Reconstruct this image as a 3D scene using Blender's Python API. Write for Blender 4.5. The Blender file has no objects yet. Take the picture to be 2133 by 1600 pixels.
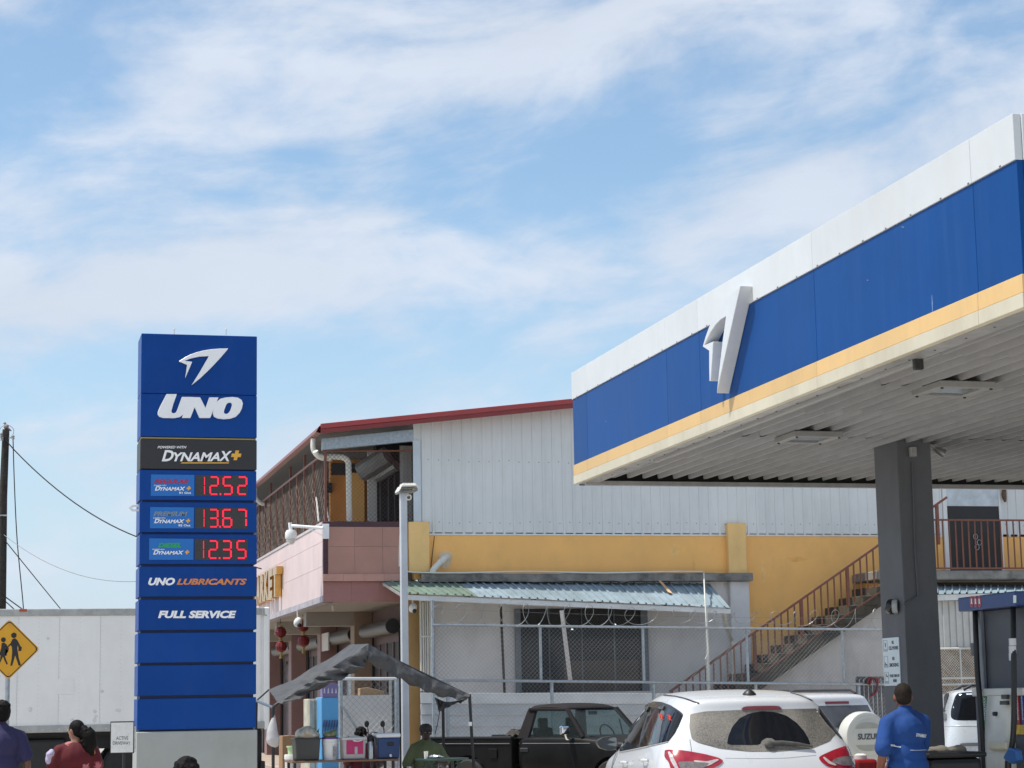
import bpy, bmesh, math, random
from math import sin, cos, pi, radians, sqrt, tan, atan2
from mathutils import Vector, Matrix
from mathutils.bvhtree import BVHTree
from mathutils.geometry import delaunay_2d_cdt
random.seed(7)
V = Vector
SC = bpy.context.scene
COL = SC.collection
# ---------------------------------------------------------------- camera
F, CX, CY, CAMH = 4250.0, 1066.5, 800.0, 1.6
YAW, PIT, ROL = radians(14.2585), radians(8.9245), radians(-1.0053)
fw = V((sin(YAW)*cos(PIT), cos(YAW)*cos(PIT), sin(PIT)))
rt = V((cos(YAW), -sin(YAW), 0)); up = rt.cross(fw)
rt, up = rt*cos(ROL)+up*sin(ROL), up*cos(ROL)-rt*sin(ROL)
EYE = V((0, 0, CAMH))
cd = bpy.data.cameras.new('camera'); cam = bpy.data.objects.new('camera', cd); COL.objects.link(cam)
cd.sensor_fit = 'HORIZONTAL'; cd.sensor_width = 36.0; cd.lens = 36.0*F/2133.0
cd.clip_start = 0.1; cd.clip_end = 4000
cam.matrix_world = Matrix(((rt.x, up.x, -fw.x, EYE.x), (rt.y, up.y, -fw.y, EYE.y), (rt.z, up.z, -fw.z, EYE.z), (0, 0, 0, 1)))
SC.camera = cam
# ---------------------------------------------------------------- sky, sun, exposure
SUN = V((-0.42, 0.05, 0.90)).normalized()          # towards the sun
sun_el = math.asin(SUN.z); sun_rot = atan2(SUN.x, SUN.y)
wd = bpy.data.worlds.new('World'); SC.world = wd; wd.use_nodes = True
wn, wl = wd.node_tree.nodes, wd.node_tree.links
bg = wn['Background']; bg.inputs['Strength'].default_value = 0.12
sky = wn.new('ShaderNodeTexSky'); sky.sky_type = 'NISHITA'; sky.sun_disc = False
sky.sun_elevation = sun_el; sky.sun_rotation = sun_rot
sky.air_density = 1.0; sky.dust_density = 0.6; sky.ozone_density = 2.2
SKYOX, SKYOY, MIDX, MIDY = 40.1, 1.8, 2.3, 7.7
tc = wn.new('ShaderNodeTexCoord')
def wmath(op, a, b=None, c=None):
    m = wn.new('ShaderNodeMath'); m.operation = op
    for i, q in enumerate((a, b, c)):
        if q is None: continue
        if isinstance(q, (int, float)): m.inputs[i].default_value = q
        else: wl.new(q, m.inputs[i])
    return m.outputs[0]
# coordinates of the sky: bearing and height, sheared so that the banks rise to the right
sep = wn.new('ShaderNodeSeparateXYZ'); wl.new(tc.outputs['Generated'], sep.inputs[0])
az = wmath('ARCTAN2', sep.outputs[0], sep.outputs[1]); el = wmath('ARCSINE', sep.outputs[2])
def skyvec(sx, sy, shear, ox, oy):
    cb = wn.new('ShaderNodeCombineXYZ')
    wl.new(wmath('MULTIPLY_ADD', az, sx, ox), cb.inputs[0])
    wl.new(wmath('MULTIPLY_ADD', wmath('SUBTRACT', el, wmath('MULTIPLY', az, shear)), sy, oy), cb.inputs[1])
    return cb.outputs[0]
def snoise(vec, scale, detail, rough, dist=0.0):
    n = wn.new('ShaderNodeTexNoise'); n.inputs['Scale'].default_value = scale; n.inputs['Detail'].default_value = detail
    n.inputs['Roughness'].default_value = rough; n.inputs['Distortion'].default_value = dist; wl.new(vec, n.inputs['Vector']); return n.outputs['Fac']
big = snoise(skyvec(3.0, 9.5, 0.07, SKYOX, SKYOY), 1.0, 2.5, 0.5, 0.5)
mid = snoise(skyvec(7.0, 17.0, 0.12, MIDX, MIDY), 1.0, 9, 0.56, 0.5)
fine = snoise(skyvec(26.0, 52.0, 0.16, 5.1, 1.9), 1.0, 7, 0.6, 0.3)
mask = wmath('ADD', wmath('ADD', wmath('MULTIPLY', big, 0.50), wmath('MULTIPLY', mid, 0.36)), wmath('MULTIPLY', fine, 0.14))
mr = wn.new('ShaderNodeMapRange'); mr.interpolation_type = 'SMOOTHSTEP'
mr.inputs['From Min'].default_value = 0.425; mr.inputs['From Max'].default_value = 0.575
mr.inputs['To Min'].default_value = 0.14; mr.inputs['To Max'].default_value = 0.93
wl.new(mask, mr.inputs['Value'])
shade = wn.new('ShaderNodeMapRange'); shade.inputs['From Min'].default_value = 0.3; shade.inputs['From Max'].default_value = 0.7
shade.inputs['To Min'].default_value = 0.93; shade.inputs['To Max'].default_value = 1.06
wl.new(mid, shade.inputs['Value'])
ccol = wn.new('ShaderNodeMix'); ccol.data_type = 'RGBA'; ccol.blend_type = 'MULTIPLY'; ccol.inputs['Factor'].default_value = 1.0
ccol.inputs[6].default_value = (4.85, 5.3, 6.05, 1)
wl.new(shade.outputs[0], ccol.inputs[7])
wmix = wn.new('ShaderNodeMix'); wmix.data_type = 'RGBA'
tint = wn.new('ShaderNodeMix'); tint.data_type = 'RGBA'; tint.blend_type = 'MULTIPLY'; tint.inputs['Factor'].default_value = 1.0
wl.new(sky.outputs[0], tint.inputs[6]); tint.inputs[7].default_value = (.98, 1.14, 1.14, 1)
hz = wn.new('ShaderNodeMapRange'); hz.interpolation_type = 'SMOOTHSTEP'; wl.new(el, hz.inputs['Value'])
hz.inputs['From Min'].default_value = 0.26; hz.inputs['From Max'].default_value = -0.04; hz.inputs['To Min'].default_value = 0.0; hz.inputs['To Max'].default_value = 1.0
hmix = wn.new('ShaderNodeMix'); hmix.data_type = 'RGBA'; wl.new(hz.outputs[0], hmix.inputs['Factor']); wl.new(tint.outputs[2], hmix.inputs[6]); hmix.inputs[7].default_value = (4.05, 4.95, 5.9, 1)
wl.new(mr.outputs[0], wmix.inputs['Factor']); wl.new(hmix.outputs[2], wmix.inputs[6]); wl.new(ccol.outputs[2], wmix.inputs[7])
wl.new(wmix.outputs[2], bg.inputs['Color'])
sl = bpy.data.lights.new('sun', 'SUN'); sl.energy = 4.0; sl.angle = radians(1.5); sl.color = (1.0, 0.94, 0.84)
so = bpy.data.objects.new('sun', sl); COL.objects.link(so)
so.rotation_euler = SUN.to_track_quat('Z', 'Y').to_euler(); so.location = (-20, 0, 40)
SC.view_settings.view_transform = 'Standard'; SC.view_settings.look = 'None'
SC.view_settings.gamma = 1.0; SC.view_settings.use_curve_mapping = False; SC.view_settings.exposure = 0.28
SC.cycles.max_bounces = 6; SC.cycles.transparent_max_bounces = 12
SC.cycles.use_denoising = True
# ---------------------------------------------------------------- helpers
def ray(x, y): return fw + rt*((x-CX)/F) - up*((y-CY)/F)
def PY(x, y, Y): d = ray(x, y); return EYE + d*(Y/d.y)      # the point on the plane Y seen at a place of the photo
def PX(x, y, X): d = ray(x, y); return EYE + d*(X/d.x)
def PZ(x, y, Z): d = ray(x, y); return EYE + d*((Z-CAMH)/d.z)
MATS = {}
def mat(name, col=(.5, .5, .5), rough=.55, metal=0.0, var=.10, vs=3.0, bump=0.0, bs=40.0, dirt=0.0, dcol=(.06, .05, .04), ds=(1.5, 1.5, .35),
        emis=None, es=1.0, coat=0.0, spec=.5, glass=0.0, gcol=(1, 1, 1), trans=0.0, rv=0.0):
    if name in MATS: return MATS[name]
    m = bpy.data.materials.new(name); m.use_nodes = True; MATS[name] = m
    n, l = m.node_tree.nodes, m.node_tree.links; b = n['Principled BSDF']; out = n['Material Output']
    b.inputs['Roughness'].default_value = rough; b.inputs['Metallic'].default_value = metal
    b.inputs['Specular IOR Level'].default_value = spec
    b.inputs['Coat Weight'].default_value = coat; b.inputs['Coat Roughness'].default_value = .08
    t = n.new('ShaderNodeTexCoord'); src = None
    c4 = (*col, 1)
    if var > 0:
        nz = n.new('ShaderNodeTexNoise'); nz.inputs['Scale'].default_value = vs; nz.inputs['Detail'].default_value = 6; nz.inputs['Roughness'].default_value = .65
        l.new(t.outputs['Object'], nz.inputs['Vector'])
        mp = n.new('ShaderNodeMapRange'); mp.inputs['From Min'].default_value = .3; mp.inputs['From Max'].default_value = .7; l.new(nz.outputs['Fac'], mp.inputs['Value'])
        mx = n.new('ShaderNodeMix'); mx.data_type = 'RGBA'; l.new(mp.outputs[0], mx.inputs['Factor'])
        mx.inputs[6].default_value = (*[q*(1-var) for q in col], 1); mx.inputs[7].default_value = (*[min(1, q*(1+var)) for q in col], 1)
        src = mx.outputs[2]
        rr = n.new('ShaderNodeMapRange'); rr.inputs['To Min'].default_value = max(0, rough-.08); rr.inputs['To Max'].default_value = min(1, rough+.08)
        l.new(nz.outputs['Fac'], rr.inputs['Value']); l.new(rr.outputs[0], b.inputs['Roughness'])
    if dirt > 0:
        mpg = n.new('ShaderNodeMapping'); mpg.inputs['Scale'].default_value = ds; l.new(t.outputs['Object'], mpg.inputs['Vector'])
        n2 = n.new('ShaderNodeTexNoise'); n2.inputs['Scale'].default_value = 2.0; n2.inputs['Detail'].default_value = 9; n2.inputs['Roughness'].default_value = .7
        l.new(mpg.outputs[0], n2.inputs['Vector'])
        m2 = n.new('ShaderNodeMapRange'); m2.inputs['From Min'].default_value = .48; m2.inputs['From Max'].default_value = .72; m2.inputs['To Max'].default_value = dirt
        l.new(n2.outputs['Fac'], m2.inputs['Value'])
        mx2 = n.new('ShaderNodeMix'); mx2.data_type = 'RGBA'; l.new(m2.outputs[0], mx2.inputs['Factor'])
        if src: l.new(src, mx2.inputs[6])
        else: mx2.inputs[6].default_value = c4
        mx2.inputs[7].default_value = (*dcol, 1); src = mx2.outputs[2]
    if rv > 0 and src:
        oi = n.new('ShaderNodeObjectInfo'); mrv = n.new('ShaderNodeMapRange'); mrv.inputs['To Min'].default_value = 1-rv; mrv.inputs['To Max'].default_value = 1+rv*.6; l.new(oi.outputs['Random'], mrv.inputs['Value'])
        mx3 = n.new('ShaderNodeVectorMath'); mx3.operation = 'SCALE'; l.new(src, mx3.inputs[0]); l.new(mrv.outputs[0], mx3.inputs['Scale']); src = mx3.outputs[0]
    if src: l.new(src, b.inputs['Base Color'])
    else: b.inputs['Base Color'].default_value = c4
    if bump > 0:
        n3 = n.new('ShaderNodeTexNoise'); n3.inputs['Scale'].default_value = bs; n3.inputs['Detail'].default_value = 5
        l.new(t.outputs['Object'], n3.inputs['Vector'])
        bp = n.new('ShaderNodeBump'); bp.inputs['Strength'].default_value = bump; bp.inputs['Distance'].default_value = .02
        l.new(n3.outputs['Fac'], bp.inputs['Height']); l.new(bp.outputs[0], b.inputs['Normal'])
    if emis:
        b.inputs['Emission Color'].default_value = (*emis, 1); b.inputs['Emission Strength'].default_value = es
    if trans > 0:
        tr = n.new('ShaderNodeBsdfTranslucent'); tr.inputs['Color'].default_value = c4
        ms = n.new('ShaderNodeMixShader'); ms.inputs[0].default_value = trans
        l.new(b.outputs[0], ms.inputs[1]); l.new(tr.outputs[0], ms.inputs[2]); l.new(ms.outputs[0], out.inputs['Surface'])
    if glass > 0:
        tr = n.new('ShaderNodeBsdfTransparent'); tr.inputs['Color'].default_value = (*gcol, 1)
        ms = n.new('ShaderNodeMixShader'); fr = n.new('ShaderNodeLayerWeight'); fr.inputs['Blend'].default_value = .5
        pw_ = n.new('ShaderNodeMath'); pw_.operation = 'POWER'; pw_.inputs[1].default_value = 4.0; l.new(fr.outputs['Facing'], pw_.inputs[0])
        ad = n.new('ShaderNodeMath'); ad.operation = 'MULTIPLY_ADD'; ad.use_clamp = True; ad.inputs[1].default_value = .6; ad.inputs[2].default_value = 1-glass
        l.new(pw_.outputs[0], ad.inputs[0]); l.new(ad.outputs[0], ms.inputs[0])
        l.new(tr.outputs[0], ms.inputs[1]); l.new(b.outputs[0], ms.inputs[2]); l.new(ms.outputs[0], out.inputs['Surface'])
    return m
def tag(o, label=None, cat=None, group=None, kind=None):
    if label: o['label'] = label
    if cat: o['category'] = cat
    if group: o['group'] = group
    if kind: o['kind'] = kind
    return o
def put(name, me, m=None, parent=None, local=False):
    o = bpy.data.objects.new(name, me); COL.objects.link(o)
    if m is not None and not me.materials: me.materials.append(m)
    if parent is not None:
        o.parent = parent
        if not local: o.matrix_parent_inverse = world(parent).inverted()
        else: WM[o.name] = world(parent)
    return o
WM = {}
def world(o):
    if o.name in WM: return WM[o.name]
    return Matrix.Identity(4) if o.type == 'MESH' else Matrix.Translation(o.location)
def thing(name, loc, label, cat, group=None, rz=0.0, sz=1.0):
    e = bpy.data.objects.new(name, None); COL.objects.link(e); e.empty_display_size = .2
    e.location = loc; e.rotation_euler = (0, 0, rz); e.scale = (1, 1, sz)
    WM[e.name] = Matrix.Translation(loc) @ Matrix.Rotation(rz, 4, 'Z') @ Matrix.Diagonal((1, 1, sz, 1))
    return tag(e, label, cat, group)
class MB:
    def __init__(s): s.v = []; s.f = []
    def add(s, vs, fs):
        b = len(s.v); s.v += [V(q) for q in vs]; s.f += [[b+i for i in f] for f in fs]; return s
    def box(s, x0, x1, y0, y1, z0, z1):
        return s.add([(x0, y0, z0), (x1, y0, z0), (x1, y1, z0), (x0, y1, z0), (x0, y0, z1), (x1, y0, z1), (x1, y1, z1), (x0, y1, z1)],
                     [(0, 3, 2, 1), (4, 5, 6, 7), (0, 1, 5, 4), (1, 2, 6, 5), (2, 3, 7, 6), (3, 0, 4, 7)])
    def obox(s, c, ax, ay, az):
        c = V(c); ax = V(ax); ay = V(ay); az = V(az)
        p = [c+ax*a+ay*b+az*d for d in (-1, 1) for (a, b) in ((-1, -1), (1, -1), (1, 1), (-1, 1))]
        return s.add(p, [(0, 3, 2, 1), (4, 5, 6, 7), (0, 1, 5, 4), (1, 2, 6, 5), (2, 3, 7, 6), (3, 0, 4, 7)])
    def bar(s, a, b, w, h, upv=(0, 0, 1)):
        a = V(a); b = V(b); d = (b-a); L = d.length; d.normalize(); u = V(upv)
        sd = d.cross(u); sd = sd.normalized() if sd.length > 1e-4 else V((1, 0, 0)); u2 = sd.cross(d)
        return s.obox((a+b)/2, d*L/2, sd*w/2, u2*h/2)
    def prism(s, pts, off):
        n = len(pts); off = V(off); a = [V(p) for p in pts]
        return s.add(a+[p+off for p in a], [list(range(n)), list(range(2*n-1, n-1, -1))]+[(i, (i+1) % n, n+(i+1) % n, n+i) for i in range(n)])
    def ring(s, outer, inner, off):
        n = len(outer); off = V(off); P = [V(p) for p in outer]+[V(p) for p in inner]; P = P+[p+off for p in P]; fs = []
        for i in range(n):
            j = (i+1) % n
            fs += [(i, j, n+j, n+i), (2*n+i, 3*n+i, 3*n+j, 2*n+j), (i, 2*n+i, 2*n+j, j), (n+i, n+j, 3*n+j, 3*n+i)]
        return s.add(P, fs)
    def tube(s, pts, r, n=8, cap=True, closed=False):
        pts = [V(p) for p in pts]; m = len(pts); rs = r if isinstance(r, (list, tuple)) else [r]*m
        vs = []; u = None
        for i in range(m):
            if closed: t = pts[(i+1) % m]-pts[i-1]
            else: t = pts[min(i+1, m-1)]-pts[max(i-1, 0)]
            t = t.normalized() if t.length > 1e-9 else V((0, 0, 1))
            if u is None: u = t.orthogonal().normalized()
            u = (u-t*u.dot(t)); u = u.normalized() if u.length > 1e-6 else t.orthogonal().normalized()
            w = t.cross(u)
            vs += [pts[i]+(u*cos(2*pi*k/n)+w*sin(2*pi*k/n))*rs[i] for k in range(n)]
        fs = [(i*n+k, i*n+(k+1) % n, (i+1)*n+(k+1) % n, (i+1)*n+k) for i in range(m-1) for k in range(n)]
        if closed: fs += [((m-1)*n+k, (m-1)*n+(k+1) % n, (k+1) % n, k) for k in range(n)]
        elif cap: fs += [list(range(n-1, -1, -1)), [(m-1)*n+k for k in range(n)]]
        return s.add(vs, fs)
    def cyl(s, a, b, r, n=16): return s.tube([a, b], r, n)
    def lathe(s, prof, c=(0, 0, 0), n=24, axis='Z', cap=True):
        c = V(c); m = len(prof); vs = []
        for (r, h) in prof:
            for k in range(n):
                a = 2*pi*k/n; q = (r*cos(a), r*sin(a), h)
                vs.append(c+V(q if axis == 'Z' else ((h, q[0], q[1]) if axis == 'X' else (q[0], h, q[1]))))
        fs = [(i*n+k, i*n+(k+1) % n, (i+1)*n+(k+1) % n, (i+1)*n+k) for i in range(m-1) for k in range(n)]
        if cap: fs += [list(range(n-1, -1, -1)), [(m-1)*n+k for k in range(n)]]
        return s.add(vs, fs)
    def ell(s, c, rx, ry, rz, rot=None, nu=16, nv=10):
        c = V(c); vs = []; R = rot or Matrix.Identity(3)
        for j in range(1, nv):
            b = -pi/2+pi*j/nv
            vs += [c+R @ V((rx*cos(b)*cos(2*pi*k/nu), ry*cos(b)*sin(2*pi*k/nu), rz*sin(b))) for k in range(nu)]
        vs += [c+R @ V((0, 0, -rz)), c+R @ V((0, 0, rz))]; n0 = (nv-1)*nu
        fs = [(j*nu+k, j*nu+(k+1) % nu, (j+1)*nu+(k+1) % nu, (j+1)*nu+k) for j in range(nv-2) for k in range(nu)]
        fs += [((k+1) % nu, k, n0) for k in range(nu)]+[((nv-2)*nu+k, (nv-2)*nu+(k+1) % nu, n0+1) for k in range(nu)]
        return s.add(vs, fs)
    def limb(s, pts, rs, n=12):           # a tapered chain with round ends, for remeshed bodies
        s.tube(pts, list(rs), n)
        for p, r in zip(pts, rs): s.ell(p, r, r, r, None, 12, 8)
        return s
    def grid(s, rows):
        m = len(rows[0]); vs = [p for r in rows for p in r]
        return s.add(vs, [(i*m+k, i*m+k+1, (i+1)*m+k+1, (i+1)*m+k) for i in range(len(rows)-1) for k in range(m-1)])
    def slab(s, rows, off):               # a grid with thickness
        off = V(off); n0 = len(s.v); m = len(rows[0]); k = len(rows)
        s.grid(rows); s.grid([[V(p)+off for p in r] for r in rows]); t = m*k
        e = [i for i in range(m)]+[i*m+m-1 for i in range(1, k)]+[(k-1)*m+i for i in range(m-2, -1, -1)]+[i*m for i in range(k-2, 0, -1)]
        s.f += [[n0+e[i], n0+e[(i+1) % len(e)], n0+t+e[(i+1) % len(e)], n0+t+e[i]] for i in range(len(e))]
        return s
    def xf(s, M): s.v = [M @ p for p in s.v]; return s
    def mesh(s, name, smooth=None, bevel=0.0, seg=1, fix=True):
        me = bpy.data.meshes.new(name); me.from_pydata([tuple(p) for p in s.v], [], s.f)
        if bevel > 0 or fix:
            bm = bmesh.new(); bm.from_mesh(me)
            if fix: bmesh.ops.recalc_face_normals(bm, faces=bm.faces)
            if bevel > 0:
                bm.edges.ensure_lookup_table()
                ed = [e for e in bm.edges if len(e.link_faces) == 2 and e.calc_face_angle(0) > .5]
                bmesh.ops.bevel(bm, geom=ed, offset=bevel, segments=seg, affect='EDGES', profile=.5, clamp_overlap=True)
            bm.to_mesh(me); bm.free()
        if smooth is not None:
            me.shade_smooth(); me.set_sharp_from_angle(angle=radians(smooth))
        return me
    def build(s, name, m, parent=None, smooth=None, bevel=0.0, seg=1, local=False, fix=True):
        return put(name, s.mesh(name, smooth, bevel, seg, fix), m, parent, local)
def evald(me, mods, name):
    o = bpy.data.objects.new('tmp', me); COL.objects.link(o)
    for t, kw in mods:
        md = o.modifiers.new(t, t)
        for k, q in kw.items(): setattr(md, k, q)
    dg = bpy.context.evaluated_depsgraph_get(); dg.update()
    r = bpy.data.meshes.new_from_object(o.evaluated_get(dg)); r.name = name
    bpy.data.objects.remove(o); return r
from mathutils import noise as NZ
def folds(me, amp, f=9.0):
    for v, p, nr in [(v, v.co.copy(), v.normal.copy()) for v in me.vertices]:
        d = NZ.noise(V((p.x*f, p.y*f, p.z*f*.55)))+.5*NZ.noise(V((p.x*f*2.3+5, p.y*f*2.3, p.z*f*1.1))); v.co = p+nr*(amp*(d+.55))
    return me
def remesh(mb, name, voxel=.012, it=4, fac=.5):
    me = evald(mb.mesh(name), [('REMESH', dict(mode='VOXEL', voxel_size=voxel, use_smooth_shade=True)), ('SMOOTH', dict(iterations=it, factor=fac))], name)
    me.materials.clear(); return me
TXT = {}
def text_raw(body, shear=0.0, bold=0.0):
    k = (body, shear, bold)
    if k in TXT: return TXT[k]
    cu = bpy.data.curves.new('t', 'FONT'); cu.body = body; cu.shear = shear; cu.offset = bold; cu.resolution_u = 3; cu.extrude = 0
    o = bpy.data.objects.new('tmp', cu); COL.objects.link(o)
    dg = bpy.context.evaluated_depsgraph_get(); dg.update()
    me = bpy.data.meshes.new_from_object(o.evaluated_get(dg)); bpy.data.objects.remove(o)
    vs = [V(q.co) for q in me.vertices]; fs = [list(p.vertices) for p in me.polygons]
    x0 = min(q.x for q in vs); x1 = max(q.x for q in vs); y0 = min(q.y for q in vs); y1 = max(q.y for q in vs)
    TXT[k] = ([((q.x-x0)/(x1-x0), (q.y-y0)/(y1-y0)) for q in vs], fs); return TXT[k]
def text(name, body, o, xd, yd, off, m, parent, shear=0.0, bold=0.0, local=False):
    """lettering that fills the box o, o+xd, o+yd, raised by off"""
    uv, fs = text_raw(body, shear, bold); o = V(o); xd = V(xd); yd = V(yd); off = V(off); n = len(uv)
    P = [o+xd*u+yd*v for u, v in uv]; mb = MB()
    ec = {}
    for f in fs:
        for i in range(len(f)):
            e = (f[i], f[(i+1) % len(f)]); ec[e] = 1
    sides = [(a, b, n+b, n+a) for (a, b) in ec if (b, a) not in ec]
    mb.add([p for p in P]+[p+off for p in P], [[n+i for i in f] for f in fs]+sides)
    return mb.build(name, m, parent, local=local)
def lerp(a, b, t): return V(a)*(1-t)+V(b)*t
def bez(pts, n):
    """Catmull-Rom through the points"""
    pts = [V(p) for p in pts]; out = []
    for i in range(len(pts)-1):
        p0 = pts[max(i-1, 0)]; p1 = pts[i]; p2 = pts[i+1]; p3 = pts[min(i+2, len(pts)-1)]
        for k in range(n):
            t = k/n; out.append(.5*((2*p1)+(p2-p0)*t+(2*p0-5*p1+4*p2-p3)*t*t+(3*p1-p0-3*p2+p3)*t**3))
    out.append(pts[-1]); return out
def sag(a, b, d, n=16):
    return [lerp(a, b, i/n)-V((0, 0, d*4*(i/n)*(1-i/n))) for i in range(n+1)]
def corr(a, b, h, pitch, depth, nrm, prof='box', t=0.0):
    """corrugated sheet between base line a-b, standing along vector h, ribs along h, relief along nrm: rows for MB.grid"""
    a = V(a); b = V(b); L = (b-a).length; d = (b-a).normalized(); nrm = V(nrm); xs = []
    k = 0.0
    while k < L-1e-6:
        if prof == 'box':
            for (q, e) in ((0, 0), (.72, 0), (.78, 1), (.94, 1)): xs.append((k+q*pitch, e))
        elif prof == 'saw':
            for (q, e) in ((0, 0), (.2, .06), (.4, .25), (.6, .55), (.78, .92), (.86, 1), (.92, .7), (.97, .12)): xs.append((k+q*pitch, e))
        elif prof == 'sin':
            for q in range(8): xs.append((k+q/8*pitch, .5-.5*cos(2*pi*q/8)))
        k += pitch
    xs = [(x, e) for x, e in xs if x < L-1e-6]+[(L, 0)]
    lo = [a+d*x+nrm*(depth*e) for x, e in xs]
    return [lo, [p+V(h) for p in lo]]
def chain(a, bx, by, pitch, r):
    """chain-link wires in the parallelogram a, a+bx, a+by"""
    a = V(a); bx = V(bx); by = V(by); W = bx.length; H = by.length; dx = bx/W; dy = by/H; mb = MB(); k = -H
    nrm = dx.cross(dy).normalized()
    while k < W:
        for sgn in (0, 1):
            t0 = max(0, -k); t1 = min(H, W-k)
            if t1-t0 > .02:
                if sgn == 0: p, q = a+dx*(k+t0)+dy*t0, a+dx*(k+t1)+dy*t1
                else: p, q = a+dx*(k+t0)+dy*(H-t0), a+dx*(k+t1)+dy*(H-t1)
                mb.tube([p+nrm*r*(sgn-.5), q+nrm*r*(sgn-.5)], r, 3, cap=False)
        k += pitch
    return mb
# ================================================================ ground
g = MB(); g.add([(-1500, -300, 0), (1500, -300, 0), (1500, 3000, 0), (-1500, 3000, 0)], [(0, 1, 2, 3)])
tag(g.build('ground', mat('asphalt', (.37, .345, .31), .9, var=.2, vs=.7, bump=.3, bs=30)), kind='structure')
g = MB(); g.box(-3.0, 40, -30, 33.5, -.2, .06)
tag(g.build('forecourt_pavement', mat('concrete_ground', (.53, .49, .43), .85, var=.12, vs=.9, dirt=.5, ds=(.6, .6, .6)), bevel=.02), kind='structure')
g = MB(); g.box(6.3, 30, 36.4, 75, -.2, .30)
tag(g.build('raised_walkway', mat('walk_tile', (.42, .34, .28), .7, var=.2, vs=1.5), bevel=.02), kind='structure')
# ================================================================ filling station canopy
mw = mat('fascia_white', (.62, .65, .67), .35, var=.05, vs=.8, rv=.05, dirt=.22, dcol=(.45, .43, .38), ds=(1, 1, .3))
mblue = mat('fascia_blue', (.007, .062, .235), .36, var=.09, vs=.9, spec=.07, rv=.10, dirt=.14, dcol=(.05, .12, .33), ds=(3, 3, .25))
myel = mat('fascia_yellow', (.68, .45, .19), .45, var=.07, vs=1.2, rv=.06, dirt=.25, dcol=(.45, .33, .18), ds=(3, 3, .4))
mcream = mat('fascia_cream', (.58, .54, .42), .45, var=.08, vs=1.2, rv=.05, dirt=.4, dcol=(.4, .34, .25), ds=(1, 1, .4))
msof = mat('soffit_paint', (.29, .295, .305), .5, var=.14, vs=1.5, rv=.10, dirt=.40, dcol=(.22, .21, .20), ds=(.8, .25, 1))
mgrey = mat('trim_grey', (.34, .34, .34), .5, var=.12, dirt=.35)
FX, FY0, FY1, FZ0, FZ1 = 6.987, 12.79, 24.41, 4.30, 5.712
CXR = 17.5
cn = thing('station_canopy', (12, 18.6, 0), 'large flat station canopy with blue, white and yellow fascia over the pumps', 'canopy')
js = [FY0]+[PX(a, b, FX).y for a, b in ((2021, 288), (1691.6, 483), (1453.6, 625), (1386, 668), (1220.5, 760.4))][0:5]+[FY1]
js = sorted(js)
for a, b in zip(js[:-1], js[1:]):
    for (z0, z1, m, x) in ((5.372, FZ1, mw, FX-.012), (4.543, 5.370, mblue, FX), (4.408, 4.541, myel, FX-.010), (FZ0, 4.406, mcream, FX-.013)):
        e = .0025
        MB().box(x, FX+.05, a+e, b-e, z0, z1).build('fascia_panel', m, cn, bevel=.003)
for k in range(5):
    a = FX+.0515+k*2.1; b = a+2.095
    for (z0, z1, m, y) in ((5.372, FZ1, mw, FY0-.012), (4.543, 5.370, mblue, FY0), (4.408, 4.541, myel, FY0-.010), (FZ0, 4.406, mcream, FY0-.013)):
        MB().box(a, b, y, FY0+.05, z0, z1).build('fascia_panel', m, cn, bevel=.003)
MB().box(FX+.06, CXR, FY1-.05, FY1, FZ0-.012, FZ1).build('fascia_back', mblue, cn)
MB().box(FX+.07, CXR-.01, FY1-.075, FY1-.055, FZ0+.012, 5.5).build('back_gap_shade', mat('edge_black', (.03, .03, .03), .6), cn)  # added dark sheet, stands in for shade in the back edge gap
MB().box(CXR, CXR+.05, FY0, FY1, FZ0, FZ1).build('fascia_side', mblue, cn)
MB().box(FX+.05, CXR, FY0+.06, FY1-.06, 5.55, 5.60).build('roof_deck', mgrey, cn)
# underside: a folded metal flange, then corrugated sheets lapped along Y
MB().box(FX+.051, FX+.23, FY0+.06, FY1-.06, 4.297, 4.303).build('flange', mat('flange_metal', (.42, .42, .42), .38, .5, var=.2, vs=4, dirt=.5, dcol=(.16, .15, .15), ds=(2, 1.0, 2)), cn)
MB().box(FX+.06, CXR, FY1-.30, FY1-.24, 4.262, 4.318).build('edge_rail', mgrey, cn, bevel=.004)
MB().box(FX+.06, CXR, FY1-.235, FY1-.052, 4.30, 4.304).build('edge_trim', mat('edge_black', (.03, .03, .03), .6), cn)
yb = [FY0+.06, 14.9, 16.6, 18.31, 20.1, 21.9, FY1-.31]
x0 = FX+.20
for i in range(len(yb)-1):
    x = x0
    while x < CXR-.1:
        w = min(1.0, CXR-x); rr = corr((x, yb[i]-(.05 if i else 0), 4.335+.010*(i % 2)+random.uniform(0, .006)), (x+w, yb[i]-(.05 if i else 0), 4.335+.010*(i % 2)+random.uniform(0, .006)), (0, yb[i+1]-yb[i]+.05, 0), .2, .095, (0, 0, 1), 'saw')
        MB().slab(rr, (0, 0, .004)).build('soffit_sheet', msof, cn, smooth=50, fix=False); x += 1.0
# conduit along the flange
lt = MB().box(FX+.17, FX+.22, PX(1906, 745, 7.17).y, PX(1362, 955, 7.17).y, 4.262, 4.300).build('light_channel', mat('channel', (.30, .30, .30), .5), cn, bevel=.005)
yy = PX(1906, 745, 7.17).y
MB().box(FX+.155, FX+.235, yy-.05, yy, 4.21, 4.305).build('end_cap', mat('black_plastic', (.015, .015, .016), .45), lt, bevel=.006)
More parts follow.
